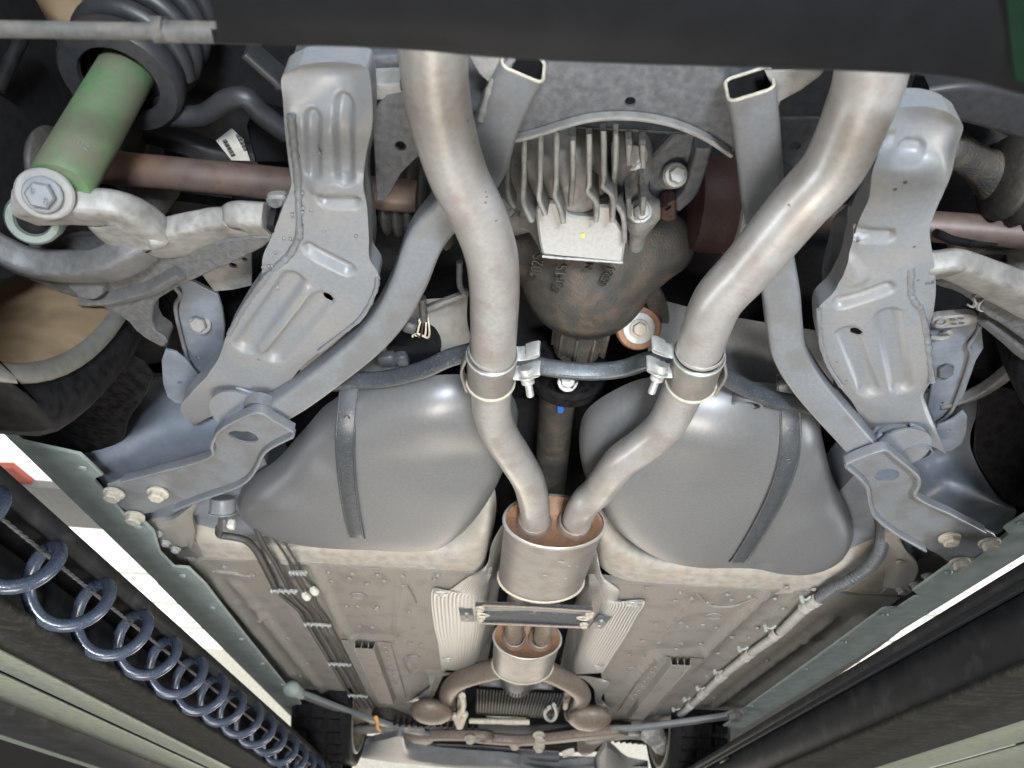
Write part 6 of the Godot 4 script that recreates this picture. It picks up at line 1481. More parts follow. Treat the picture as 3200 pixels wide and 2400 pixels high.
func tanks() -> void:
	var lt := pillow([Vector3(-0.3203, 0.7150, -1.1545), Vector3(-0.3841, 0.7150, -1.2442), Vector3(-0.4455, 0.7150, -1.3430), Vector3(-0.5212, 0.7150, -1.4330), Vector3(-0.5653, 0.7150, -1.5043), Vector3(-0.5853, 0.7150, -1.5655), Vector3(-0.5797, 0.7150, -1.6143), Vector3(-0.5489, 0.7150, -1.6676), Vector3(-0.4839, 0.7150, -1.7027), Vector3(-0.3954, 0.7150, -1.7133), Vector3(-0.2817, 0.7150, -1.7093), Vector3(-0.1796, 0.7150, -1.7069), Vector3(-0.1165, 0.7150, -1.6816), Vector3(-0.0709, 0.7150, -1.6055), Vector3(-0.0337, 0.7150, -1.5088), Vector3(-0.0008, 0.7150, -1.3822), Vector3(0.0225, 0.7150, -1.2440), Vector3(0.0282, 0.7150, -1.1184), Vector3(-0.0058, 0.7150, -1.0341), Vector3(-0.0759, 0.7150, -0.9938), Vector3(-0.1612, 0.7150, -1.0086), Vector3(-0.2536, 0.7150, -1.0656)], 0.080, 6.0, 6, [[Vector3(-0.3475, 0.6400, -1.1541), 0.05, 0.018], [Vector3(-0.3248, 0.6400, -1.2382), 0.03, 0.006], [Vector3(-0.1149, 0.6400, -1.0087), 0.085, -0.022], [Vector3(-0.0653, 0.6400, -1.2081), 0.075, 0.018], [Vector3(-0.2942, 0.6400, -1.0557), 0.05, 0.012], [Vector3(-0.1924, 0.6400, -1.2049), 0.05, 0.006], [Vector3(-0.4493, 0.6400, -1.4138), 0.05, -0.008]])
	put(car, "fuel_tank", lt, "tank", "left half of the fuel tank, a bulging grey shape with a strap")
	strap_on(lt, [Vector3(-0.2446, 0.6400, -0.9620), Vector3(-0.2585, 0.6400, -1.0376), Vector3(-0.2703, 0.6400, -1.1294), Vector3(-0.2845, 0.6400, -1.2708), Vector3(-0.2955, 0.6400, -1.4166), Vector3(-0.3030, 0.6400, -1.5626)], "dark strap over the left tank half")
	var rt := pillow([Vector3(0.1562, 0.7150, -1.0975), Vector3(0.1477, 0.7150, -1.1867), Vector3(0.1668, 0.7150, -1.3023), Vector3(0.2079, 0.7150, -1.4217), Vector3(0.2556, 0.7150, -1.5205), Vector3(0.3279, 0.7150, -1.6221), Vector3(0.4079, 0.7150, -1.6900), Vector3(0.4930, 0.7150, -1.7136), Vector3(0.5757, 0.7150, -1.7020), Vector3(0.6504, 0.7150, -1.7035), Vector3(0.7279, 0.7150, -1.7290), Vector3(0.7938, 0.7150, -1.7196), Vector3(0.8274, 0.7150, -1.6550), Vector3(0.8173, 0.7150, -1.5619), Vector3(0.7817, 0.7150, -1.4775), Vector3(0.7214, 0.7150, -1.3809), Vector3(0.6603, 0.7150, -1.2843), Vector3(0.6054, 0.7150, -1.1795), Vector3(0.5567, 0.7150, -1.0865), Vector3(0.4978, 0.7150, -1.0258), Vector3(0.4047, 0.7150, -0.9801), Vector3(0.3059, 0.7150, -0.9831), Vector3(0.2127, 0.7150, -1.0194)], 0.080, 6.0, 6, [[Vector3(0.3485, 0.6400, -1.0314), 0.085, -0.022], [Vector3(0.2302, 0.6400, -0.9731), 0.05, 0.012], [Vector3(0.4761, 0.6400, -1.0031), 0.05, 0.010], [Vector3(0.4226, 0.6400, -1.2438), 0.06, 0.006], [Vector3(0.5805, 0.6400, -1.1333), 0.04, 0.016], [Vector3(0.6115, 0.6600, -1.6075), 0.03, 0.014], [Vector3(0.6435, 0.6400, -1.3633), 0.06, -0.006], [Vector3(0.2244, 0.6400, -1.1571), 0.08, 0.008]])
	put(car, "fuel_tank", rt, "tank", "right half of the fuel tank, a bulging grey shape with a strap")
	strap_on(rt, [Vector3(0.4555, 0.6400, -0.9498), Vector3(0.4775, 0.6400, -1.0175), Vector3(0.4997, 0.6400, -1.1088), Vector3(0.5173, 0.6400, -1.2131), Vector3(0.5304, 0.6400, -1.3334), Vector3(0.5400, 0.6400, -1.4606), Vector3(0.5466, 0.6400, -1.5851)], "dark strap over the right tank half")
	put(car, "strap_clamp", lathe([Vector2(0.020, 0.0), Vector2(0.024, 0.0), Vector2(0.024, 0.014), Vector2(0.020, 0.014)], aim(Vector3(0.3932, 0.6600, -0.9820), Vector3(0.1, 0.9, 0.3)), 28), "steel", "round pipe stub on top of the right tank half")
	# pump cover and wiring between the left arm and the exhaust
	put(car, "tank_top_panel", sheet([[Vector3(-0.4252, 0.7900, -1.0085), Vector3(-0.2573, 0.7900, -0.9450), Vector3(-0.0654, 0.7900, -0.9053)], [Vector3(-0.3520, 0.7700, -1.1554), Vector3(-0.1944, 0.7700, -1.0398), Vector3(-0.0643, 0.7700, -0.9514)], [Vector3(-0.2787, 0.7500, -1.1493), Vector3(-0.1524, 0.7500, -1.0495), Vector3(-0.0476, 0.7500, -0.9994)]], 6, 6), "steel_dusty", "dusty beige top of the left tank behind the wiring")
	put(car, "tank_top_panel", sheet([[Vector3(0.2220, 0.7900, -0.8804), Vector3(0.3498, 0.7900, -0.9148), Vector3(0.5444, 0.7900, -0.9455)], [Vector3(0.2387, 0.7700, -0.9732), Vector3(0.3980, 0.7700, -0.9840), Vector3(0.5707, 0.7700, -1.0212)], [Vector3(0.2473, 0.7500, -1.0246), Vector3(0.4150, 0.7500, -1.0502), Vector3(0.6007, 0.7500, -1.1062)]], 6, 6), "tank", "grey top of the right tank behind the exhaust")
	put(car, "stiffener_strip", plate([Vector3(-0.1304, 0.7550, -0.9023), Vector3(-0.0637, 0.7550, -0.8587), Vector3(-0.0615, 0.7550, -0.8669), Vector3(-0.1263, 0.7550, -0.9108)], 0.01, 0.002), "steel_dusty", "beige stiffening strip behind the wiring")
	var pc := put(car, "pump_cover", lathe([Vector2(0, 0), Vector2(0.042, 0.0), Vector2(0.046, 0.004), Vector2(0.046, 0.03)], aim(Vector3(-0.1544, 0.7450, -1.0014), Vector3.UP), 30), "plastic_black", "dark pump cover with connectors")
	for q in [[Vector3(-0.1470, 0.7100, -0.8882), 0.02, 0.3], [Vector3(-0.1912, 0.7100, -0.9781), 0.03, -0.3], [Vector3(-0.1674, 0.7100, -0.9758), 0.02, -0.3]]:
		put(pc, "connector", box(Transform3D(Basis(Vector3.UP, float(q[2])), q[0]), Vector3(float(q[1]), 0.018, 0.024), 0.003), "steel_dark")
	for k in 5:
		var e := Vector3(0.0025 * (k - 2), 0.001 * (k % 2), 0.0)
		put(car, "wire", tube([Vector3(-0.1305, 0.7350, -0.8617) + e * 0.3, Vector3(-0.1273, 0.7250, -0.8837) + e, Vector3(-0.1290, 0.7150, -0.8927) + e * 2.0, Vector3(-0.1335, 0.7120, -0.9181) + e * 2.5, Vector3(-0.1403, 0.7140, -0.9140) + e], 0.0017, 6, 6), "orange" if k == 9 else ("red_iron" if k == 2 else "cream"))
	var wl := PackedVector3Array()
	for i in 60:
		var f := i / 59.0
		var p: Vector3 = Vector3(-0.1290, 0.7300, -0.8459).lerp(Vector3(-0.1274, 0.7220, -0.8906), f)
		wl.append(p)
	var wf := []
	for i in 60:
		wf.append(0.0065 if i % 4 < 2 else 0.0058)
	put(car, "wire_wrap", sweep(wl, ring(10, 1, 1), wf), "pipe_dark", "taped wiring bundle")
	put(car, "wire_hook", tube([Vector3(-0.0702, 0.7200, -0.7534), Vector3(-0.0709, 0.7200, -0.7949), Vector3(-0.0680, 0.7200, -0.8101), Vector3(-0.0596, 0.7200, -0.8188)], 0.0045), "steel_dark", "bent steel hook beside the left exhaust pipe")


# ---------------------------------------------------------------- floor

func floor_pans() -> void:
	# the transverse panel in front of the tanks
	var lc := put(car, "cross_panel", sheet([[Vector3(-0.7505, 0.7200, -1.6213), Vector3(-0.5893, 0.7200, -1.7623), Vector3(-0.3068, 0.7200, -1.7244), Vector3(-0.1232, 0.7200, -1.6998), Vector3(-0.0346, 0.7350, -1.5632), Vector3(-0.0150, 0.7600, -1.4274)], [Vector3(-0.7563, 0.6800, -1.6911), Vector3(-0.6012, 0.6800, -1.7559), Vector3(-0.3010, 0.6750, -1.7312), Vector3(-0.0972, 0.6750, -1.7173), Vector3(-0.0256, 0.6900, -1.6577), Vector3(0.0001, 0.7500, -1.6162)], [Vector3(-0.7748, 0.6680, -1.8109), Vector3(-0.5940, 0.6680, -1.8323), Vector3(-0.3133, 0.6680, -1.8466), Vector3(-0.0935, 0.6680, -1.8404), Vector3(-0.0293, 0.6800, -1.8138), Vector3(-0.0132, 0.7400, -1.8534)]], 8, 8), "seam", "pale transverse panel below the left tank half")
	var rc := put(car, "cross_panel", sheet([[Vector3(0.2240, 0.7700, -1.4185), Vector3(0.2504, 0.7350, -1.5521), Vector3(0.3797, 0.7200, -1.7180), Vector3(0.6090, 0.7200, -1.7158), Vector3(0.7949, 0.7200, -1.7199), Vector3(0.8776, 0.7200, -1.4885)], [Vector3(0.2276, 0.7500, -1.5621), Vector3(0.2607, 0.6900, -1.6325), Vector3(0.4002, 0.6750, -1.7218), Vector3(0.6095, 0.6750, -1.7382), Vector3(0.8107, 0.6800, -1.7218), Vector3(0.9146, 0.6800, -1.6010)], [Vector3(0.2397, 0.7400, -1.7866), Vector3(0.2988, 0.6800, -1.8145), Vector3(0.4521, 0.6680, -1.8603), Vector3(0.6970, 0.6680, -1.8720), Vector3(0.8565, 0.6680, -1.8146), Vector3(1.0122, 0.6680, -1.8435)]], 8, 8), "seam", "pale transverse panel below the right tank half")
	# left pan
	var gr := []
	gr.append([Vector3(-0.5492, 0.6600, -1.8402), Vector3(-0.5367, 0.6600, -2.4869)] + [0.05, 0.0210])
	gr.append([Vector3(-0.5367, 0.6600, -2.4869), Vector3(-0.5455, 0.6600, -3.3595)] + [0.05, 0.0210])
	gr.append([Vector3(-0.7498, 0.6600, -1.8056), Vector3(-0.7431, 0.6600, -3.1903)] + [0.018, -0.0180])
	gr.append([Vector3(-0.6863, 0.6600, -2.2438), Vector3(-0.6779, 0.6600, -3.3907)] + [0.022, -0.0135])
	gr.append([Vector3(-0.6961, 0.6600, -1.9830), Vector3(-0.6863, 0.6600, -2.2438)] + [0.02, -0.0090])
	gr.append([Vector3(-0.7312, 0.6600, -2.1646), Vector3(-0.6271, 0.6600, -2.1792)] + [0.016, -0.0090])
	gr.append([Vector3(-0.7287, 0.6600, -1.8916), Vector3(-0.6211, 0.6600, -1.9182)] + [0.010, -0.0075])
	gr.append([Vector3(-0.4540, 0.6600, -1.8344), Vector3(-0.4608, 0.6600, -2.3328)] + [0.016, -0.0120])
	gr.append([Vector3(-0.4608, 0.6600, -2.3328), Vector3(-0.4400, 0.6600, -2.4425)] + [0.02, -0.0120])
	gr.append([Vector3(-0.4400, 0.6600, -2.4425), Vector3(-0.2845, 0.6600, -2.4536)] + [0.02, -0.0120])
	gr.append([Vector3(-0.2341, 0.6600, -1.8598), Vector3(-0.3023, 0.6600, -2.4436)] + [0.008, -0.0045])
	gr.append([Vector3(-0.2806, 0.6600, -2.7031), Vector3(-0.2757, 0.6600, -2.8505)] + [0.02, -0.0105])
	gr.append([Vector3(-0.2757, 0.6600, -2.8505), Vector3(-0.1834, 0.6600, -2.8572)] + [0.02, -0.0105])
	var lp := put(car, "floor_pan", sheet([[Vector3(-0.7825, 0.6640, -1.8206), Vector3(-0.0024, 0.6640, -1.8159)], [Vector3(-0.8504, 0.6640, -4.3502), Vector3(-0.3222, 0.6640, -4.0036)]], 110, 64, gr, [], 0.02), "floor", "left dusty beige floor pan with ribs and rivets")
	for p in [Vector3(-0.4221, 0.6625, -1.8612), Vector3(-0.3610, 0.6625, -1.8604), Vector3(-0.2943, 0.6625, -1.8631), Vector3(-0.2314, 0.6625, -1.8595), Vector3(-0.3737, 0.6625, -1.8981), Vector3(-0.4247, 0.6625, -1.9278), Vector3(-0.3311, 0.6625, -1.9339), Vector3(-0.2819, 0.6625, -1.9024), Vector3(-0.2358, 0.6625, -1.9326), Vector3(-0.4145, 0.6625, -2.1307), Vector3(-0.3818, 0.6625, -2.1295), Vector3(-0.3245, 0.6625, -2.1284), Vector3(-0.3316, 0.6625, -2.1507), Vector3(-0.4037, 0.6625, -2.3252), Vector3(-0.3620, 0.6625, -2.3263), Vector3(-0.6893, 0.6625, -1.8609), Vector3(-0.7111, 0.6625, -2.3275), Vector3(-0.6702, 0.6625, -2.3205), Vector3(-0.7299, 0.6625, -2.5046), Vector3(-0.6598, 0.6625, -2.5051), Vector3(-0.6568, 0.6625, -2.8251), Vector3(-0.7245, 0.6625, -3.0320), Vector3(-0.2366, 0.6625, -2.3246), Vector3(-0.2598, 0.6625, -2.4969), Vector3(-0.2216, 0.6625, -2.5000), Vector3(-0.2307, 0.6625, -1.8608), Vector3(-0.1395, 0.6625, -1.8403), Vector3(-0.1492, 0.6625, -1.8715), Vector3(-0.2370, 0.6625, -1.9316), Vector3(-0.2367, 0.6625, -2.1580), Vector3(-0.2364, 0.6625, -2.3242), Vector3(-0.2574, 0.6625, -2.4923), Vector3(-0.2226, 0.6625, -2.4995)]:
		place(lp, "rivet", rivet_mesh, aim(p, Vector3.DOWN, 0.0078), "floor")
	for q in [[Vector3(-0.3674, 0.6630, -2.0361), 0.024], [Vector3(-0.2553, 0.6630, -2.6611), 0.020], [Vector3(-0.2577, 0.6630, -2.6623), 0.02], [Vector3(-0.4193, 0.6500, -2.6537), 0.012]]:
		place(lp, "plug", lathe([Vector2(0.55, 0.0), Vector2(0.6, 0.10), Vector2(0.0, 0.12)], Transform3D(), 20), aim(q[0], Vector3.DOWN, q[1] * 1.1), "floor")
		place(lp, "plug_ring", lathe([Vector2(0.75, 0.0), Vector2(0.8, 0.14), Vector2(0.95, 0.16), Vector2(1.0, 0.0)], Transform3D(), 24), aim(q[0], Vector3.DOWN, q[1]), "floor")
	put(lp, "seam_bead", bumpy([Vector3(-0.2348, 0.6620, -1.8654), Vector3(-0.2635, 0.6620, -2.1147), Vector3(-0.3032, 0.6620, -2.4510), Vector3(-0.2853, 0.6620, -2.2998), Vector3(-0.2977, 0.6620, -2.4735)], 0.0026), "floor")
	put(lp, "seam_bead", bumpy([Vector3(-0.7285, 0.6610, -1.8901), Vector3(-0.6852, 0.6610, -1.8963), Vector3(-0.6470, 0.6610, -1.9119), Vector3(-0.6187, 0.6610, -1.9077)], 0.006), "floor")
	put(lp, "seam_bead", bumpy([Vector3(-0.7728, 0.6610, -1.8594), Vector3(-0.7700, 0.6610, -1.9790), Vector3(-0.7703, 0.6610, -2.1124)], 0.005), "floor")
	put(lp, "seam_bead", bumpy([Vector3(-0.2263, 0.6610, -1.9314), Vector3(-0.2160, 0.6610, -2.0040), Vector3(-0.2103, 0.6610, -2.0720)], 0.003), "floor")
	rail(Vector3(-0.4007, 0.6450, -2.4708), Vector3(-0.4117, 0.6450, -3.3161), "left three-chambered aluminium rail under the floor")
	# right pan
	gr = []
	gr.append([Vector3(0.7075, 0.6600, -1.8552), Vector3(0.6938, 0.6600, -2.3923)] + [0.016, -0.0128])
	gr.append([Vector3(0.6938, 0.6600, -2.3923), Vector3(0.5478, 0.6600, -2.4556)] + [0.02, -0.0144])
	gr.append([Vector3(0.5478, 0.6600, -2.4556), Vector3(0.5375, 0.6600, -2.8704)] + [0.02, -0.0144])
	gr.append([Vector3(0.5290, 0.6600, -1.9115), Vector3(0.5329, 0.6600, -2.3825)] + [0.007, -0.0048])
	gr.append([Vector3(0.7556, 0.6600, -1.8208), Vector3(0.7455, 0.6600, -2.7186)] + [0.03, 0.0080])
	gr.append([Vector3(0.9419, 0.6600, -2.0180), Vector3(0.9326, 0.6600, -3.2149)] + [0.02, -0.0112])
	gr.append([Vector3(1.0319, 0.6600, -2.0025), Vector3(1.0334, 0.6600, -3.1222)] + [0.028, -0.0192])
	gr.append([Vector3(0.8694, 0.6600, -2.2002), Vector3(0.9697, 0.6600, -2.2184)] + [0.02, -0.0080])
	gr.append([Vector3(0.8866, 0.6600, -3.1749), Vector3(0.9902, 0.6600, -3.1663)] + [0.012, -0.0064])
	gr.append([Vector3(0.7414, 0.6600, -3.0629), Vector3(0.7289, 0.6600, -3.3740)] + [0.03, 0.0096])
	var rp := put(car, "floor_pan", sheet([[Vector3(0.2463, 0.6640, -1.8320), Vector3(1.0451, 0.6640, -1.8262)], [Vector3(0.6473, 0.6640, -4.1224), Vector3(1.2922, 0.6640, -4.3743)]], 110, 64, gr, [], 0.02), "floor", "right dusty beige floor pan with ribs and rivets")
	for p in [Vector3(0.4895, 0.6625, -1.8720), Vector3(0.4925, 0.6625, -1.9392), Vector3(0.6125, 0.6625, -1.8687), Vector3(0.6326, 0.6625, -1.9070), Vector3(0.5776, 0.6625, -1.9377), Vector3(0.6721, 0.6625, -1.8756), Vector3(0.4820, 0.6625, -2.1483), Vector3(0.5486, 0.6625, -2.1221), Vector3(0.5731, 0.6625, -2.1549), Vector3(0.6144, 0.6625, -2.1307), Vector3(0.6602, 0.6625, -2.1509), Vector3(0.4753, 0.6625, -2.3199), Vector3(0.5958, 0.6625, -2.3270), Vector3(0.6564, 0.6625, -2.3196), Vector3(0.5957, 0.6625, -2.3907), Vector3(0.4643, 0.6625, -2.4959), Vector3(0.5126, 0.6625, -2.4980), Vector3(0.7412, 0.6625, -1.7955), Vector3(0.8110, 0.6625, -1.7975), Vector3(0.7413, 0.6625, -1.8829), Vector3(0.7886, 0.6625, -1.9536), Vector3(0.8156, 0.6625, -1.8821), Vector3(0.7748, 0.6625, -2.1329), Vector3(0.7323, 0.6625, -2.2362), Vector3(0.7787, 0.6625, -2.2301), Vector3(0.7371, 0.6625, -2.4171), Vector3(0.7787, 0.6625, -2.7104), Vector3(0.3983, 0.6625, -1.8533), Vector3(0.5299, 0.6625, -1.9142), Vector3(0.4639, 0.6625, -2.4920), Vector3(0.5107, 0.6625, -2.4970), Vector3(0.4776, 0.6625, -2.3214), Vector3(0.5283, 0.6625, -2.3312), Vector3(0.9427, 0.6625, -3.6745), Vector3(1.0216, 0.6625, -3.6224), Vector3(0.7294, 0.6625, -2.2348), Vector3(0.7787, 0.6625, -2.2294), Vector3(0.8929, 0.6625, -3.0395), Vector3(0.8678, 0.6625, -2.1214), Vector3(0.9254, 0.6625, -2.1543), Vector3(0.9144, 0.6625, -2.4707)]:
		place(rp, "rivet", rivet_mesh, aim(p, Vector3.DOWN, 0.0078), "floor")
	for q in [[Vector3(0.6252, 0.6630, -2.0490), 0.024], [Vector3(0.9374, 0.6630, -2.2460), 0.022], [Vector3(0.5012, 0.6630, -2.6640), 0.018], [Vector3(0.5052, 0.6630, -2.6623), 0.018]]:
		place(rp, "plug", lathe([Vector2(0.55, 0.0), Vector2(0.6, 0.10), Vector2(0.0, 0.12)], Transform3D(), 20), aim(q[0], Vector3.DOWN, q[1] * 1.1), "floor")
		place(rp, "plug_ring", lathe([Vector2(0.75, 0.0), Vector2(0.8, 0.14), Vector2(0.95, 0.16), Vector2(1.0, 0.0)], Transform3D(), 24), aim(q[0], Vector3.DOWN, q[1]), "floor")
	put(rp, "seam_bead", bumpy([Vector3(0.5295, 0.6620, -1.9127), Vector3(0.5295, 0.6620, -2.0462), Vector3(0.5306, 0.6620, -2.2013), Vector3(0.5319, 0.6620, -2.3767)], 0.0026), "floor")
	put(rp, "seam_bead", bumpy([Vector3(0.7004, 0.6610, -2.1559), Vector3(0.6930, 0.6610, -2.2405), Vector3(0.6951, 0.6610, -2.3687)], 0.004), "floor")
	put(rp, "seam_bead", bumpy([Vector3(0.5358, 0.6610, -1.8765), Vector3(0.5861, 0.6610, -1.9530), Vector3(0.6486, 0.6610, -1.9525), Vector3(0.6912, 0.6610, -1.8791)], 0.0035), "floor")
	rail(Vector3(0.6281, 0.6450, -2.4741), Vector3(0.6453, 0.6450, -3.3753), "right three-chambered aluminium rail under the floor")
	# side members next to the sills
	put(car, "side_member", plate([Vector3(-0.8015, 0.6680, -1.3266), Vector3(-0.7076, 0.6680, -1.3954), Vector3(-0.7262, 0.6680, -1.8040), Vector3(-0.8434, 0.6680, -4.3035), Vector3(-0.9440, 0.6680, -4.0717), Vector3(-0.9267, 0.6680, -2.0450), Vector3(-0.8642, 0.6680, -1.5986)], 0.01, 0.002), "floor", "dusty side member beside the left sill")
	put(car, "side_member", plate([Vector3(1.0728, 0.6680, -1.3703), Vector3(0.9871, 0.6680, -1.4796), Vector3(0.9898, 0.6680, -1.8471), Vector3(1.1535, 0.6680, -3.9971), Vector3(1.2756, 0.6680, -3.8290), Vector3(1.2032, 0.6680, -2.2906), Vector3(1.1410, 0.6680, -1.6249)], 0.01, 0.002), "floor", "dusty side member beside the right sill")
	# folded mounts in the corners
	var ml := put(car, "corner_mount", sheet([[Vector3(-0.7586, 0.6400, -1.5310), Vector3(-0.7169, 0.6500, -1.5480), Vector3(-0.6277, 0.6600, -1.4553)], [Vector3(-0.7557, 0.6320, -1.5790), Vector3(-0.7196, 0.6400, -1.5647), Vector3(-0.6647, 0.6550, -1.5294)], [Vector3(-0.7636, 0.6320, -1.6338), Vector3(-0.7139, 0.6400, -1.5961), Vector3(-0.6970, 0.6600, -1.6492)], [Vector3(-0.7575, 0.6350, -1.7017), Vector3(-0.7190, 0.6400, -1.6731), Vector3(-0.7396, 0.6600, -1.7527)]], 6, 6, [], [], 0.01), "floor", "folded mounting plate in the left corner with bolts")
	for p in [Vector3(-0.7498, 0.6300, -1.5775), Vector3(-0.7506, 0.6300, -1.6314), Vector3(-0.7400, 0.6300, -1.6689)]:
		bolt(ml, p, Vector3(0, -1, 0.1), 0.015, "clip_grey")
	ml = put(car, "corner_mount", sheet([[Vector3(0.8243, 0.6600, -1.4290), Vector3(0.8432, 0.6550, -1.4262), Vector3(0.8988, 0.6450, -1.5020)], [Vector3(0.8598, 0.6600, -1.5199), Vector3(0.8693, 0.6500, -1.4774), Vector3(0.9171, 0.6400, -1.5162)], [Vector3(0.9247, 0.6600, -1.6540), Vector3(0.9197, 0.6450, -1.5863), Vector3(0.9567, 0.6380, -1.5712)], [Vector3(0.9645, 0.6600, -1.7483), Vector3(0.9845, 0.6450, -1.7227), Vector3(1.0045, 0.6380, -1.7095)]], 6, 6, [], [], 0.01), "floor", "folded mounting plate in the right corner with bolts")
	for p in [Vector3(0.9838, 0.6300, -1.5868), Vector3(0.9840, 0.6300, -1.6441), Vector3(0.9719, 0.6300, -1.6861)]:
		bolt(ml, p, Vector3(0, -1, 0.1), 0.016, "steel_dusty")
	place(ml, "mount_rivet", rivet_mesh, aim(Vector3(0.9007, 0.6420, -1.5410), Vector3.DOWN, 0.0078), "floor")
	# tunnel
	put(car, "tunnel_roof", sheet([[Vector3(-0.0248, 0.8600, -1.3058), Vector3(0.0919, 0.8600, -1.2940), Vector3(0.2073, 0.8600, -1.2822)], [Vector3(-0.0024, 0.8600, -1.8535), Vector3(0.1475, 0.8600, -1.8345), Vector3(0.2997, 0.8600, -1.8447)], [Vector3(-0.0825, 0.8400, -2.5852), Vector3(0.1916, 0.8400, -2.5406), Vector3(0.4354, 0.8400, -2.5509)], [Vector3(-0.1466, 0.8200, -3.7808), Vector3(0.1965, 0.8200, -3.7045), Vector3(0.5390, 0.8200, -3.6283)]], 6, 6), "void_dark", "roof of the exhaust tunnel, near-black for the shade in it")
	put(car, "tunnel_side", sheet([[Vector3(-0.0122, 0.7200, -1.6023), Vector3(-0.0017, 0.8600, -1.9122)], [Vector3(-0.0421, 0.6900, -1.9081), Vector3(-0.0296, 0.8600, -2.3640)], [Vector3(-0.0757, 0.6900, -2.1751), Vector3(-0.0518, 0.8600, -2.7039)], [Vector3(-0.0487, 0.6900, -2.9140), Vector3(-0.0221, 0.8400, -3.5398)]], 6, 6), "body_grey")
	put(car, "tunnel_side", sheet([[Vector3(0.2460, 0.7200, -1.5688), Vector3(0.2812, 0.8600, -1.8755)], [Vector3(0.3136, 0.6900, -1.8981), Vector3(0.3653, 0.8600, -2.3477)], [Vector3(0.3256, 0.6900, -2.1086), Vector3(0.3650, 0.8600, -2.6349)], [Vector3(0.3192, 0.6900, -2.8374), Vector3(0.3478, 0.8400, -3.4628)]], 6, 6), "body_grey")
	# embossed heat shields
	var hl := put(car, "heat_shield", sheet([
		[Vector3(0.0179, 0.6600, -1.4860), Vector3(0.0194, 0.6680, -1.5069), Vector3(0.0244, 0.7200, -1.6439), Vector3(0.0340, 0.8000, -1.8484)], [Vector3(-0.0049, 0.6600, -1.6016), Vector3(-0.0022, 0.6680, -1.6240), Vector3(0.0140, 0.7300, -1.7839), Vector3(0.0314, 0.8000, -1.9527)], [Vector3(-0.0177, 0.6600, -1.7492), Vector3(-0.0121, 0.6680, -1.7735), Vector3(0.0059, 0.7300, -1.9483), Vector3(0.0272, 0.8000, -2.1321)], [Vector3(-0.0712, 0.6580, -1.8496), Vector3(-0.0167, 0.6620, -1.8355), Vector3(-0.0011, 0.7300, -2.0784), Vector3(0.0242, 0.8000, -2.2737)],
		[Vector3(-0.1138, 0.6580, -1.9375), Vector3(-0.0243, 0.6600, -1.9739), Vector3(-0.0072, 0.7300, -2.2227), Vector3(0.0209, 0.8000, -2.4311)], [Vector3(-0.1590, 0.6580, -1.9473), Vector3(-0.0238, 0.6600, -2.0321), Vector3(-0.0081, 0.7300, -2.2780), Vector3(0.0205, 0.8000, -2.4915)], [Vector3(-0.1678, 0.6580, -2.2433), Vector3(-0.0221, 0.6600, -2.2246), Vector3(-0.0131, 0.7300, -2.4585), Vector3(0.0191, 0.8000, -2.6884)], [Vector3(-0.1631, 0.6580, -2.4688), Vector3(-0.0332, 0.6600, -2.4792), Vector3(-0.0263, 0.7300, -2.7402), Vector3(0.0077, 0.8000, -2.9960)], [Vector3(-0.1651, 0.6580, -2.7210), Vector3(-0.0458, 0.6600, -2.7373), Vector3(-0.0424, 0.7300, -3.0260), Vector3(-0.0067, 0.8000, -3.3080)], [Vector3(-0.1645, 0.6600, -2.8119), Vector3(-0.0490, 0.6640, -2.8303), Vector3(-0.0469, 0.7300, -3.1008), Vector3(-0.0158, 0.8000, -3.3906)]], 8, 10, [], [], 0.0, 0.036), "shield", "left embossed silver heat shield beside the silencers")
	var hr := put(car, "heat_shield", sheet([
		[Vector3(0.2353, 0.6600, -1.6096), Vector3(0.2364, 0.6680, -1.6364), Vector3(0.2487, 0.7200, -1.7958), Vector3(0.2667, 0.8000, -1.9967)], [Vector3(0.2740, 0.6600, -1.7778), Vector3(0.2587, 0.6680, -1.7695), Vector3(0.2621, 0.7300, -1.9456), Vector3(0.2702, 0.8000, -2.1347)], [Vector3(0.3287, 0.6580, -1.8662), Vector3(0.2854, 0.6640, -1.8995), Vector3(0.2699, 0.7300, -2.0853), Vector3(0.2752, 0.8000, -2.2668)], [Vector3(0.3417, 0.6580, -1.9470), Vector3(0.3040, 0.6620, -1.9653), Vector3(0.2743, 0.7300, -2.1771), Vector3(0.2769, 0.8000, -2.3780)], [Vector3(0.4101, 0.6580, -1.9388), Vector3(0.3100, 0.6600, -2.0072), Vector3(0.2738, 0.7300, -2.2314), Vector3(0.2759, 0.8000, -2.4373)], [Vector3(0.4136, 0.6580, -2.0869), Vector3(0.3081, 0.6600, -2.1333), Vector3(0.2790, 0.7300, -2.3703), Vector3(0.2818, 0.8000, -2.6017)], [Vector3(0.4157, 0.6580, -2.2559), Vector3(0.3060, 0.6600, -2.2731), Vector3(0.2849, 0.7300, -2.5239), Vector3(0.2869, 0.8000, -2.7705)], [Vector3(0.4115, 0.6580, -2.4988), Vector3(0.3041, 0.6600, -2.5278), Vector3(0.2987, 0.7300, -2.8033), Vector3(0.2997, 0.8000, -3.0776)], [Vector3(0.4103, 0.6600, -2.7338), Vector3(0.3145, 0.6640, -2.7968), Vector3(0.3096, 0.7300, -3.0825), Vector3(0.3143, 0.8000, -3.3834)]], 8, 10, [], [], 0.0, 0.036), "shield", "right embossed silver heat shield beside the silencers")
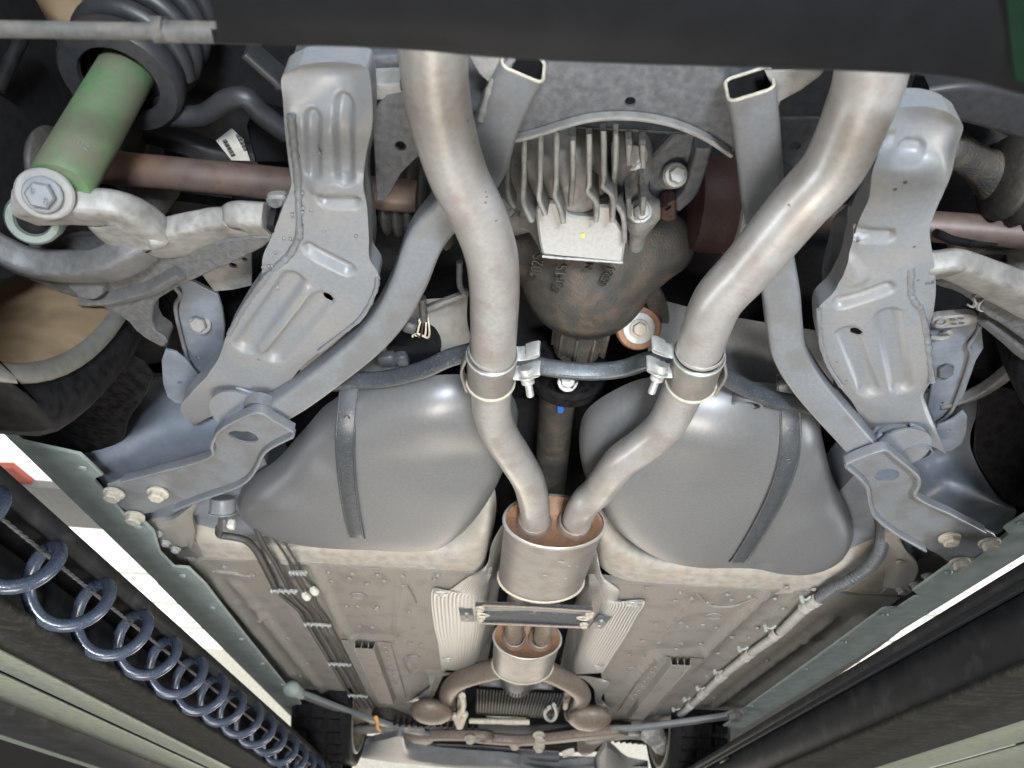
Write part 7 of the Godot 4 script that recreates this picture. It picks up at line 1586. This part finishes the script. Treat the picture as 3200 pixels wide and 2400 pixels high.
	for q in [[hl, [Vector3(-0.1361, 0.6550, -1.9627), Vector3(-0.1379, 0.6550, -2.6437)], Vector3(-0.0676, 0.6550, -2.1322), -0.05], [hr, [Vector3(0.3886, 0.6550, -1.9668), Vector3(0.3814, 0.6550, -2.6417)], Vector3(0.3178, 0.6550, -2.1316), 0.1]]:
		for p in q[1]:
			put(q[0], "fixing_tab", box(Transform3D(Basis(Vector3.UP, 0.05), p + Vector3(0, 0.001, 0)), Vector3(0.038, 0.003, 0.03), 0.001), "shield")
			place(q[0], "fixing_screw", hex_mesh, aim(p + Vector3(0, -0.001, 0), Vector3.DOWN, 0.011), "clip_grey")
		var mp := put(q[0], "mount_plate", box(Transform3D(Basis(Vector3.UP, float(q[3])), q[2]), Vector3(0.04, 0.004, 0.12), 0.0015), "steel_dark", "dark plate behind the tunnel brace end")
		for k in 2:
			place(mp, "mount_rivet", rivet_mesh, aim(q[2] + Vector3(0, -0.002, -0.03 + 0.05 * k), Vector3.DOWN, 0.006), "clip_grey")
	put(hl, "front_flap", sheet([[Vector3(-0.2190, 0.6550, -2.8433), Vector3(-0.1705, 0.6600, -2.8544), Vector3(-0.0526, 0.6650, -2.8641)], [Vector3(-0.2196, 0.6500, -3.0574), Vector3(-0.1932, 0.6550, -2.9452), Vector3(-0.1726, 0.7000, -3.0820)], [Vector3(-0.2389, 0.6400, -3.2168), Vector3(-0.2172, 0.6500, -3.0421), Vector3(-0.1894, 0.7000, -3.1586)], [Vector3(-0.3455, 0.6400, -3.3350), Vector3(-0.2985, 0.6500, -3.2970), Vector3(-0.2671, 0.7000, -3.4149)]], 6, 6, [], [], 0.0, 0.036), "shield")
	put(hr, "front_flap", sheet([[Vector3(0.3127, 0.6550, -2.7825), Vector3(0.3613, 0.6600, -2.7939), Vector3(0.4332, 0.6650, -2.8536)], [Vector3(0.3934, 0.6600, -2.8948), Vector3(0.4179, 0.6550, -2.9810), Vector3(0.4515, 0.6500, -2.8506)], [Vector3(0.4500, 0.6600, -3.2182), Vector3(0.4460, 0.6500, -3.0879), Vector3(0.4590, 0.6450, -3.1080)], [Vector3(0.4824, 0.6550, -3.3234), Vector3(0.5087, 0.6500, -3.2553), Vector3(0.5666, 0.6400, -3.3495)]], 6, 6, [], [], 0.0, 0.036), "shield")
	# tunnel brace
	var tg := [[Vector3(-0.0051, 0.5800, -1.9028), Vector3(0.0973, 0.5800, -1.8757)] + [0.014, 0.006], [Vector3(0.1270, 0.5800, -1.8802), Vector3(0.2188, 0.5800, -1.8837)] + [0.014, 0.006]]
	var tb := put(car, "tunnel_brace", sheet([[Vector3(-0.0383, 0.5880, -1.8446), Vector3(0.1085, 0.5880, -1.8249), Vector3(0.2551, 0.5880, -1.8325)], [Vector3(-0.0357, 0.5940, -1.9148), Vector3(0.1139, 0.5940, -1.9088), Vector3(0.2617, 0.5940, -1.8933)], [Vector3(-0.0386, 0.5940, -1.9695), Vector3(0.1178, 0.5940, -1.9678), Vector3(0.2666, 0.5940, -1.9419)], [Vector3(-0.0259, 0.5880, -1.9830), Vector3(0.1183, 0.5880, -1.9731), Vector3(0.2466, 0.5880, -1.9660)]], 12, 30, tg, [], 0.012), "steel_dark", "pressed tunnel brace across the exhaust between the two silencers")
	put(tb, "brace_edge", tube([Vector3(-0.0209, 0.5850, -1.8216), Vector3(0.1079, 0.5850, -1.8156), Vector3(0.2495, 0.5850, -1.8239)], 0.0042, 4, 8), "exhaust_old")
	put(tb, "brace_edge", tube([Vector3(-0.0258, 0.5850, -1.9677), Vector3(0.1177, 0.5850, -1.9631), Vector3(0.2456, 0.5850, -1.9580)], 0.0042, 4, 8), "exhaust_old")
	for p in [Vector3(-0.0264, 0.5830, -1.8407), Vector3(-0.0244, 0.5830, -1.9209), Vector3(0.2488, 0.5830, -1.8407), Vector3(0.2445, 0.5830, -1.9289)]:
		bolt(tb, p, Vector3(0, -1, 0.2), 0.015, "bolt_pale")
	for p in [Vector3(-0.0202, 0.5830, -1.8911), Vector3(0.2362, 0.5830, -1.8761)]:
		put(tb, "slot_ring", lathe([Vector2(0.008, 0), Vector2(0.010, -0.003), Vector2(0.013, 0.0)], aim(p, Vector3.UP), 18, 1.5, 1.0), "bolt_pale")


func rail(a: Vector3, b: Vector3, label: String) -> void:
	var d := (b - a).normalized()
	var x := d.cross(Vector3.UP).normalized()
	var l := a.distance_to(b)
	var t := Transform3D(Basis(x, Vector3.UP, -d), a)
	var w := 0.030
	var o := put(car, "floor_rail", plate([t * Vector3(-w, -0.014, 0), t * Vector3(w, -0.014, 0), t * Vector3(w, -0.014, -l), t * Vector3(-w, -0.014, -l)], 0.003, 0.001), "floor", label)
	for s in [-1.0, 1.0]:
		put(o, "rail_side", plate([t * Vector3(w * s, -0.014, 0), t * Vector3((w + 0.005) * s, -0.006, 0), t * Vector3((w + 0.005) * s, 0.016, 0), t * Vector3((w + 0.005) * s, 0.016, -l), t * Vector3((w + 0.005) * s, -0.006, -l), t * Vector3(w * s, -0.014, -l)], 0.003, 0.0, [], -x * s), "floor")
		put(o, "rail_web", plate([t * Vector3(0.011 * s, -0.012, 0), t * Vector3(0.011 * s, 0.016, 0), t * Vector3(0.011 * s, 0.016, -l), t * Vector3(0.011 * s, -0.012, -l)], 0.002, 0.0, [], x), "floor")
		put(o, "rail_foot", plate([t * Vector3((w + 0.005) * s, 0.012, -0.01), t * Vector3((w + 0.05) * s, 0.012, -0.012), t * Vector3((w + 0.05) * s, 0.012, -l), t * Vector3((w + 0.005) * s, 0.012, -l)], 0.003, 0.001), "floor")
	for k in 9:
		place(o, "weld_spot", rivet_mesh, aim(t * Vector3((w + 0.028) * (1.0 if a.x < 0.1 else -1.0), 0.0115, -0.05 - l * 0.08 * k), Vector3.DOWN, 0.007) , "floor")


# ---------------------------------------------------------------- lines along the floor

func pipes_and_hoses() -> void:
	var can := put(car, "fuel_filter", lathe([Vector2(0, -0.03), Vector2(0.024, -0.03), Vector2(0.0265, -0.025), Vector2(0.0265, 0.0), Vector2(0.029, 0.001), Vector2(0.029, 0.004), Vector2(0.0, 0.006)], aim(Vector3(-0.5803, 0.6450, -1.4744), Vector3(0.0, -0.75, -0.65)), 28), "steel", "round grey canister at the left end of the tank")
	put(can, "union_nut", bar(Vector3(-0.5731, 0.6300, -1.4625), Vector3(-0.5937, 0.6300, -1.5251), 0.009, 6), "steel_dark")
	put(can, "bracket_tab", box(Transform3D(Basis(), Vector3(-0.5757, 0.6400, -1.5301)), Vector3(0.014, 0.02, 0.02), 0.002), "nylon")
	put(car, "fuel_hose", tube([Vector3(-0.6100, 0.6420, -1.5548), Vector3(-0.6202, 0.6420, -1.5964), Vector3(-0.5966, 0.6420, -1.6056), Vector3(-0.5681, 0.6420, -1.6227), Vector3(-0.5595, 0.6420, -1.6824), Vector3(-0.5676, 0.6480, -1.7831), Vector3(-0.5785, 0.6500, -1.9589)], 0.0085, 8, 12), "pipe_dark", "thick hose curving from the canister to the fuel lines")
	var lines := [
		[Vector3(-0.5706, 0.6500, -1.7791), Vector3(-0.5785, 0.6500, -1.9589), Vector3(-0.5757, 0.6500, -2.0287), Vector3(-0.5574, 0.6550, -2.1732), Vector3(-0.5583, 0.6550, -2.2854), Vector3(-0.5604, 0.6550, -2.7832), Vector3(-0.5651, 0.6550, -3.2953), Vector3(-0.5630, 0.6550, -3.5778)],
		[Vector3(-0.5352, 0.6500, -1.5745), Vector3(-0.5393, 0.6500, -1.6692), Vector3(-0.5384, 0.6500, -1.7882), Vector3(-0.5433, 0.6500, -1.9490), Vector3(-0.5470, 0.6500, -2.0434), Vector3(-0.5351, 0.6550, -2.1803), Vector3(-0.5336, 0.6550, -2.3047), Vector3(-0.5347, 0.6550, -2.7780), Vector3(-0.5353, 0.6550, -3.2883), Vector3(-0.5309, 0.6550, -3.5698)],
		[Vector3(-0.5058, 0.6500, -1.6165), Vector3(-0.5006, 0.6500, -1.7441), Vector3(-0.5080, 0.6500, -1.8651), Vector3(-0.5066, 0.6500, -1.9986), Vector3(-0.5103, 0.6500, -2.0872), Vector3(-0.5056, 0.6550, -2.2647), Vector3(-0.5133, 0.6550, -2.7737), Vector3(-0.5106, 0.6550, -3.2826), Vector3(-0.5043, 0.6550, -3.5631)],
		[Vector3(-0.4855, 0.6500, -1.6205), Vector3(-0.4833, 0.6500, -1.7416), Vector3(-0.4847, 0.6500, -1.8366), Vector3(-0.4771, 0.6500, -1.9568), Vector3(-0.4937, 0.6500, -2.0946), Vector3(-0.4877, 0.6550, -2.2616), Vector3(-0.4920, 0.6550, -2.7694), Vector3(-0.4908, 0.6550, -3.2780), Vector3(-0.4831, 0.6550, -3.5579)]]
	var names := ["fuel_line", "fuel_line", "brake_line", "brake_line"]
	for k in 4:
		put(car, names[k], tube(lines[k], [0.0058, 0.0058, 0.003, 0.003][k], 8, 10), "pipe_dark", ["outermost thick line under the left floor pan", "second thick line under the left floor pan", "outer thin line under the left floor pan", "innermost thin line under the left floor pan"][k])
	for q in [[Vector3(-0.5211, 0.6480, -2.2812), 0.085, 0.06], [Vector3(-0.5260, 0.6480, -2.7558), 0.085, 0.06], [Vector3(-0.5270, 0.6480, -3.2700), 0.085, 0.06], [Vector3(-0.5557, 0.6440, -1.9701), 0.075, -0.1], [Vector3(-0.4877, 0.6440, -1.8207), 0.045, -0.1]]:
		var c := put(car, "line_clip", box(Transform3D(Basis(Vector3.UP, float(q[2])), q[0]), Vector3(float(q[1]), 0.008, 0.012), 0.002), "clip_grey", "grey plastic clip holding the lines")
		for k in 5:
			put(c, "clip_tooth", box(Transform3D(Basis(Vector3.UP, float(q[2])), q[0] + Vector3((k - 2) * float(q[1]) * 0.2, -0.005, 0.004)), Vector3(0.005, 0.008, 0.016), 0.001), "clip_grey")
	for p in [Vector3(-0.5018, 0.6430, -2.0008), Vector3(-0.4715, 0.6430, -1.9539)]:
		put(car, "white_connector", lathe([Vector2(0, -0.014), Vector2(0.007, -0.014), Vector2(0.0105, -0.006), Vector2(0.0105, 0.012), Vector2(0.006, 0.014), Vector2(0, 0.014)], aim(p, Vector3(0.15, 0, -1)), 16), "nylon", "white connector on a thin line")
	# corrugated hose and conduit at right
	var path := curve([Vector3(0.8301, 0.7000, -1.4438), Vector3(0.8418, 0.6800, -1.4733), Vector3(0.8482, 0.6600, -1.5049), Vector3(0.8534, 0.6500, -1.5468), Vector3(0.8550, 0.6450, -1.6050), Vector3(0.8435, 0.6420, -1.6750), Vector3(0.8290, 0.6410, -1.7250), Vector3(0.8222, 0.6410, -1.7990)], 60)
	var f := []
	for i in path.size():
		f.append(0.0152 if i % 10 < 5 else 0.0115)
	put(car, "corrugated_hose", sweep(path, ring(16, 1, 1), f), "steel_dark", "dark corrugated hose curving round the right tank half")
	var cd := put(car, "conduit", tube([Vector3(0.8242, 0.6410, -1.7898), Vector3(0.8167, 0.6410, -1.8825), Vector3(0.8289, 0.6450, -2.1190), Vector3(0.8161, 0.6450, -2.3366), Vector3(0.8075, 0.6450, -2.6175), Vector3(0.8128, 0.6450, -2.8687), Vector3(0.8170, 0.6450, -3.0983), Vector3(0.8161, 0.6450, -3.2890), Vector3(0.7891, 0.6450, -3.3819), Vector3(0.7214, 0.6450, -3.4542), Vector3(0.6612, 0.6450, -3.5429)], 0.0128, 10, 16), "conduit", "pale conduit running forward along the right floor pan")
	for q in [[Vector3(0.8204, 0.6410, -1.8037), Vector3(0.8193, 0.6410, -1.8297)], [Vector3(0.8149, 0.6410, -1.8476), Vector3(0.8131, 0.6410, -1.8831)], [Vector3(0.8210, 0.6450, -2.1033), Vector3(0.8230, 0.6450, -2.1462)], [Vector3(0.8132, 0.6450, -2.3271), Vector3(0.8130, 0.6450, -2.3889)], [Vector3(0.8071, 0.6450, -2.6053), Vector3(0.8063, 0.6450, -2.6676)], [Vector3(0.8105, 0.6450, -2.8549), Vector3(0.8120, 0.6450, -2.9424)], [Vector3(0.8132, 0.6450, -3.0829), Vector3(0.8147, 0.6450, -3.1320)], [Vector3(0.7553, 0.6450, -3.3985), Vector3(0.7384, 0.6450, -3.4261)]]:
		var d: Vector3 = (q[1] - q[0])
		var pr := []
		var n := 6
		for k in n:
			pr.append(Vector2(0.0125, d.length() * k / n))
			pr.append(Vector2(0.0158 if k in [0, 5] else 0.0142, d.length() * (k + 0.3) / n))
			pr.append(Vector2(0.0158 if k in [0, 5] else 0.0142, d.length() * (k + 0.7) / n))
		pr.append(Vector2(0.0125, d.length()))
		put(cd, "conduit_sleeve", lathe(pr, aim(q[0], d), 18, 1, 1, 10), "conduit")
	for q in [[Vector3(0.7832, 0.6480, -1.8148), Vector3(0.8024, 0.6450, -1.8027)], [Vector3(0.7714, 0.6480, -2.0639), Vector3(0.7977, 0.6450, -2.0490)], [Vector3(0.7633, 0.6480, -2.2848), Vector3(0.7873, 0.6450, -2.2690)], [Vector3(0.7645, 0.6480, -2.5671), Vector3(0.7889, 0.6450, -2.5611)], [Vector3(0.7659, 0.6480, -2.8089), Vector3(0.7926, 0.6450, -2.8029)], [Vector3(0.7629, 0.6480, -2.9990), Vector3(0.7842, 0.6450, -2.9854)], [Vector3(0.7612, 0.6480, -3.1879), Vector3(0.7886, 0.6450, -3.1792)]]:
		var k := put(car, "conduit_clip", tube([q[0] + Vector3(-0.004, -0.004, 0), q[0].lerp(q[1], 0.5) + Vector3(0, -0.006, -0.006), q[1]], 0.0034, 5, 8), "clip_grey", "small clip hooking the conduit to a stud")
		put(k, "stud", bar(q[0], q[0] + Vector3(0, -0.016, 0.002), 0.006, 10), "clip_grey")


# ---------------------------------------------------------------- front end, far away

func front_end() -> void:
	for q in [[[Vector3(-0.7211, 0.6000, -3.0178), Vector3(-0.5585, 0.6000, -3.3738), Vector3(-0.4061, 0.6000, -3.6267), Vector3(-0.2282, 0.6000, -3.8382)], "left diagonal strut ahead of the floor pan"], [[Vector3(0.9655, 0.6000, -3.0134), Vector3(0.8327, 0.6000, -3.1813), Vector3(0.6702, 0.6000, -3.3587), Vector3(0.5568, 0.6000, -3.4304)], "right diagonal strut ahead of the floor pan"]]:
		put(car, "front_strut", sweep(curve(q[0], 8), rounded(0.05, 0.02, 0.006), 1.0, Vector3.UP), "steel", q[1])
	put(car, "jack_point", blob([[Vector3(-0.7280, 0.6000, -2.9648), Vector3(-0.7108, 0.6000, -3.0554), 0.03, 0.02]], [], 0.006, 0.01), "sill", "grey-green lug at the front end of the left sill")
	bolt(car, Vector3(0.9305, 0.5850, -2.9343), Vector3(0, -1, 0.2), 0.04, "steel_dusty")
	# gearbox and its ribbed pan
	var gb := put(car, "gearbox_pan", box(Transform3D(Basis(Vector3.UP, 0.0), Vector3(0.1373, 0.6500, -3.2736)), Vector3(0.36, 0.03, 0.42), 0.008), "rubber", "dark ribbed gearbox pan ahead of the silencers")
	for k in 28:
		put(gb, "pan_rib", box(Transform3D(Basis(), Vector3(0.1335, 0.6320, -3.1829) + Vector3(-0.165 + 0.0122 * k, 0, 0)), Vector3(0.005, 0.01, 0.40), 0.001), "pipe_dark")
	put(car, "gearbox", blob([[Vector3(0.1128, 0.7000, -2.9656), Vector3(0.1210, 0.6900, -3.0610), 0.06, 0.06], [Vector3(0.0091, 0.6900, -3.1300), Vector3(0.2311, 0.6900, -3.1108), 0.04, 0.04], [Vector3(0.1112, 0.6600, -2.9013), Vector3(0.1133, 0.6500, -2.9395), 0.03, 0.03]], [], 0.012, 0.04), "alloy", "pale gearbox casing showing behind the far silencer")
	put(car, "cross_tube", bar(Vector3(-0.0649, 0.6200, -3.5291), Vector3(0.1969, 0.6200, -3.4893), 0.012), "cream", "thin pale tube in front of the gearbox pan")
	put(car, "drain_boss", lathe([Vector2(0, -0.02), Vector2(0.10, -0.02), Vector2(0.085, 0.02), Vector2(0, 0.03)], aim(Vector3(0.0965, 0.6500, -3.5846), Vector3(0, -1, 0)), 28, 1.0, 0.6), "cream", "pale oval boss below the gearbox pan")
	put(car, "ring_clip", sweep(curve([Vector3(0.2653, 0.6100, -3.0584), Vector3(0.2856, 0.6100, -3.1700), Vector3(0.2931, 0.6100, -3.2926), Vector3(0.2818, 0.6100, -3.3707), Vector3(0.2576, 0.6100, -3.3204), Vector3(0.2425, 0.6100, -3.1982), Vector3(0.2528, 0.6100, -3.1106)], 6), ring(8, 0.008, 0.008)), "clip_grey", "pale ring-shaped clip right of the gearbox pan")
	put(car, "breather_pipe", tube([Vector3(-0.0871, 0.6000, -2.9382), Vector3(-0.0862, 0.6000, -3.1259), Vector3(-0.1062, 0.6000, -3.2863), Vector3(-0.1054, 0.6000, -3.4559)], 0.012), "cream")
	put(car, "breather_fork", blob([[Vector3(-0.1214, 0.6000, -3.3267), Vector3(-0.1054, 0.6000, -3.4559), 0.016, 0.02], [Vector3(-0.0829, 0.6000, -3.2803), Vector3(-0.1054, 0.6000, -3.4559), 0.016, 0.02], [Vector3(-0.1051, 0.6000, -3.4362), Vector3(-0.1068, 0.6000, -3.5369), 0.02, 0.018]], [], 0.006, 0.01), "cream", "pale forked fitting left of the gearbox pan")
	# front subframe: several beams across
	put(car, "front_subframe", sweep(curve([Vector3(-0.4635, 0.6400, -3.5757), Vector3(-0.3238, 0.6400, -3.8079), Vector3(-0.0777, 0.6400, -3.8295), Vector3(-0.0185, 0.6400, -3.8131), Vector3(0.1885, 0.6400, -3.8350), Vector3(0.3888, 0.6400, -3.7672), Vector3(0.5783, 0.6400, -3.6696), Vector3(0.6475, 0.6400, -3.6071)], 8), rounded(0.10, 0.05, 0.012), 1.0, Vector3.UP), "pipe_dark", "dark beam of the front subframe")
	put(car, "front_subframe", sweep(curve([Vector3(-0.3651, 0.6000, -3.8751), Vector3(-0.1557, 0.6000, -3.7910), Vector3(0.0066, 0.6000, -3.7673), Vector3(-0.0159, 0.6000, -3.8208), Vector3(0.1896, 0.6000, -3.8322), Vector3(0.4487, 0.6000, -3.5943), Vector3(0.5990, 0.6000, -3.4449)], 8), rounded(0.08, 0.04, 0.012), 1.0, Vector3.UP), "exhaust_old", "brown second beam of the front subframe")
	for q in [[[Vector3(-0.6708, 0.6000, -3.8458), Vector3(-0.5587, 0.6000, -3.7690), Vector3(-0.3897, 0.6000, -3.6780), Vector3(-0.2812, 0.6000, -3.7133)], "left"], [[Vector3(0.4871, 0.6000, -3.7435), Vector3(0.5702, 0.6000, -3.6262), Vector3(0.6745, 0.6000, -3.5513), Vector3(0.8103, 0.6000, -3.6471)], "right"]]:
		var fa := put(car, "front_arm", sweep(curve(q[0], 8), rounded(0.06, 0.03, 0.012), 1.0, Vector3.UP), "alloy", "pale %s front suspension arm" % q[1])
		for k in 14:
			put(fa, "arm_rib", box(Transform3D(Basis(Vector3.UP, 0.2), (Vector3(-0.3991, 0.6100, -3.5917) if q[1] == "left" else Vector3(0.4770, 0.6100, -3.6936)) + Vector3(0.028 * k, 0.0, 0.0 + (0.002 * k if q[1] == "left" else -0.004 * k))), Vector3(0.01, 0.03, 0.07), 0.002), "rubber")
	put(car, "ball_joint", lathe([Vector2(0, -0.03), Vector2(0.045, -0.03), Vector2(0.05, 0.0), Vector2(0.035, 0.03), Vector2(0, 0.035)], aim(Vector3(0.7170, 0.5800, -3.4037), Vector3(0.1, -0.9, 0.5)), 24), "alloy", "round pale ball joint at the right front arm")
	put(car, "ball_joint", lathe([Vector2(0, -0.03), Vector2(0.045, -0.03), Vector2(0.05, 0.0), Vector2(0.035, 0.03), Vector2(0, 0.035)], aim(Vector3(0.7899, 0.5700, -3.5607), Vector3(0.1, -0.9, 0.5)), 24), "alloy", "second pale ball joint, nearest the right front wheel")
	for q in [[[Vector3(-0.3970, 0.6000, -3.8607), Vector3(-0.3683, 0.6000, -3.9734), Vector3(-0.3661, 0.6000, -4.1814), Vector3(-0.3334, 0.6000, -4.2265), Vector3(-0.2366, 0.6000, -4.0614), Vector3(-0.2184, 0.6000, -3.8326), Vector3(-0.2852, 0.6000, -3.7821)], "left"], [[Vector3(0.4590, 0.6000, -4.0317), Vector3(0.4851, 0.6000, -3.8919), Vector3(0.5118, 0.6000, -3.8086), Vector3(0.5802, 0.6000, -3.6922), Vector3(0.5520, 0.6000, -3.9227), Vector3(0.5594, 0.6000, -4.1389), Vector3(0.5186, 0.6000, -4.2402)], "right"]]:
		put(car, "bent_arm", plate(chaikin(q[0], 2), 0.05, 0.01), "exhaust_old", "brown bent arm of the %s front suspension" % q[1])
	for k in 5:
		bolt(car, [Vector3(0.1494, 0.5800, -3.8356), Vector3(0.2671, 0.5800, -3.8750), Vector3(0.2438, 0.5800, -3.5508), Vector3(-0.0605, 0.5800, -3.7299), Vector3(0.2645, 0.5800, -3.7274)][k], Vector3(0, -1, 0.4), 0.035, "bolt_pale", "subframe_bolt")
	put(car, "zip_tie", tube([Vector3(-0.4424, 0.5700, -3.2812), Vector3(-0.4474, 0.5700, -3.3761), Vector3(-0.4603, 0.5700, -3.4781), Vector3(-0.4570, 0.5700, -3.5704)], 0.009, 5, 6), "orange", "orange cable tie end hanging at the left front")
	put(car, "radiator_support", sweep(curve([Vector3(-0.2359, 0.6000, -4.2521), Vector3(0.0119, 0.6000, -4.2301), Vector3(0.1221, 0.6000, -4.2524), Vector3(0.3960, 0.6000, -4.2810)], 8), rounded(0.06, 0.05, 0.02), 1.0, Vector3.UP), "steel_dark", "grey tube in front of the subframe")
	put(car, "undertray", sheet([[Vector3(-0.6893, 0.5600, -4.2587), Vector3(-0.5427, 0.5600, -3.8888), Vector3(-0.4455, 0.5600, -3.7387), Vector3(-0.3664, 0.5600, -3.6466), Vector3(-0.3473, 0.5600, -3.9823), Vector3(-0.1607, 0.5600, -4.1001), Vector3(0.1506, 0.5600, -4.1558), Vector3(0.2122, 0.5600, -4.2254), Vector3(0.3996, 0.5600, -4.3177), Vector3(0.5665, 0.5600, -4.1332)], [Vector3(-0.6561, 0.5300, -4.0877), Vector3(-0.5511, 0.5300, -3.9975), Vector3(-0.4698, 0.5300, -4.0261), Vector3(-0.3938, 0.5300, -4.0289), Vector3(-0.3302, 0.5300, -4.0934), Vector3(-0.1604, 0.5300, -4.1845), Vector3(0.1522, 0.5300, -4.1670), Vector3(0.2122, 0.5300, -4.2088), Vector3(0.3925, 0.5300, -4.2403), Vector3(0.5592, 0.5300, -4.0833)], [Vector3(-0.6281, 0.5200, -4.0193), Vector3(-0.5434, 0.5200, -4.0905), Vector3(-0.4634, 0.5200, -4.1517), Vector3(-0.3788, 0.5200, -4.1830), Vector3(-0.2929, 0.5200, -4.2147), Vector3(-0.1612, 0.5200, -4.2468), Vector3(0.1559, 0.5200, -4.2449), Vector3(0.2187, 0.5200, -4.3221), Vector3(0.3970, 0.5200, -4.2888), Vector3(0.5773, 0.5200, -4.2205)]], 6, 8, [], [], 0.03), "steel", "grey plastic undertray edge at the very front")
	put(car, "undertray", sheet([[Vector3(0.5739, 0.5600, -4.2555), Vector3(0.5520, 0.5600, -3.6988), Vector3(0.5675, 0.5600, -3.6693), Vector3(0.6202, 0.5600, -3.8045), Vector3(0.7240, 0.5600, -4.0785), Vector3(0.8496, 0.5600, -4.1888)], [Vector3(0.5646, 0.5200, -4.1917), Vector3(0.6191, 0.5200, -4.1712), Vector3(0.6399, 0.5200, -4.1634), Vector3(0.6731, 0.5200, -4.1509), Vector3(0.7307, 0.5200, -4.1292), Vector3(0.8283, 0.5200, -4.0924)]], 6, 8, [], [], 0.03), "steel_dusty", "right part of the grey undertray edge")
	put(car, "white_tag", plate([Vector3(0.3799, 0.5700, -3.9270), Vector3(0.4043, 0.5700, -3.8402), Vector3(0.4254, 0.5700, -3.8078), Vector3(0.4484, 0.5700, -3.9591), Vector3(0.4054, 0.5700, -4.1005)], 0.004, 0.001), "nylon", "white paper tag at the front")
	put(car, "mesh_grille", grille_mesh(), "plastic_black", "black mesh of the front grille with light shining through")
	put(car, "bumper_beam", plate([Vector3(-0.6855, 0.6600, -4.7179), Vector3(-0.3840, 0.6600, -4.6855), Vector3(0.1653, 0.6600, -4.6043), Vector3(0.2804, 0.6600, -4.6302), Vector3(0.6947, 0.6600, -4.4344), Vector3(0.6654, 0.6600, -4.2405), Vector3(-0.0161, 0.6600, -4.4505), Vector3(-0.6515, 0.6600, -4.4438)], 0.02, 0.003), "void_dark", "dark beam behind the grille")
	for q in [[Vector3(-0.62, 0.66, -3.55), "left"], [Vector3(0.86, 0.66, -3.55), "right"]]:
		put(car, "front_arch", sheet([[q[0] + Vector3(-0.3, 0.1, 0.5), q[0] + Vector3(0, 0.1, 0.5), q[0] + Vector3(0.25, 0.1, 0.5)], [q[0] + Vector3(-0.3, 0.45, 0.2), q[0] + Vector3(0, 0.45, 0.2), q[0] + Vector3(0.25, 0.4, 0.2)], [q[0] + Vector3(-0.3, 0.45, -0.3), q[0] + Vector3(0, 0.45, -0.3), q[0] + Vector3(0.25, 0.4, -0.3)], [q[0] + Vector3(-0.3, 0.0, -0.55), q[0] + Vector3(0, 0.0, -0.55), q[0] + Vector3(0.25, 0.0, -0.55)]], 6, 6), "void_dark", "%s front wheel arch, near-black for its shade" % q[1])
	put(car, "engine_bay", sheet([[Vector3(-0.4, 0.85, -2.9), Vector3(0.1, 0.85, -2.9), Vector3(0.66, 0.85, -2.9)], [Vector3(-0.4, 0.95, -3.6), Vector3(0.1, 0.95, -3.6), Vector3(0.66, 0.95, -3.6)], [Vector3(-0.5, 0.72, -4.2), Vector3(0.1, 0.72, -4.2), Vector3(0.76, 0.72, -4.2)]], 5, 5, [], [], 0.01), "void_dark", "engine bay above the subframe, near-black for its shade")


func grille_mesh() -> ArrayMesh:
	var list := []
	var a := Vector3(-0.1094, 0.6140, -4.6000)
	var b := Vector3(0.6454, 0.6327, -4.6000)
	for k in 46:
		for s in [-1.0, 1.0]:
			var p := a.lerp(b, k / 45.0)
			list.append(sweep(PackedVector3Array([p + Vector3(-0.025 * s, -0.022, 0), p + Vector3(0.025 * s, 0.022, 0)]), ring(4, 0.004, 0.004)))
	return join(list)
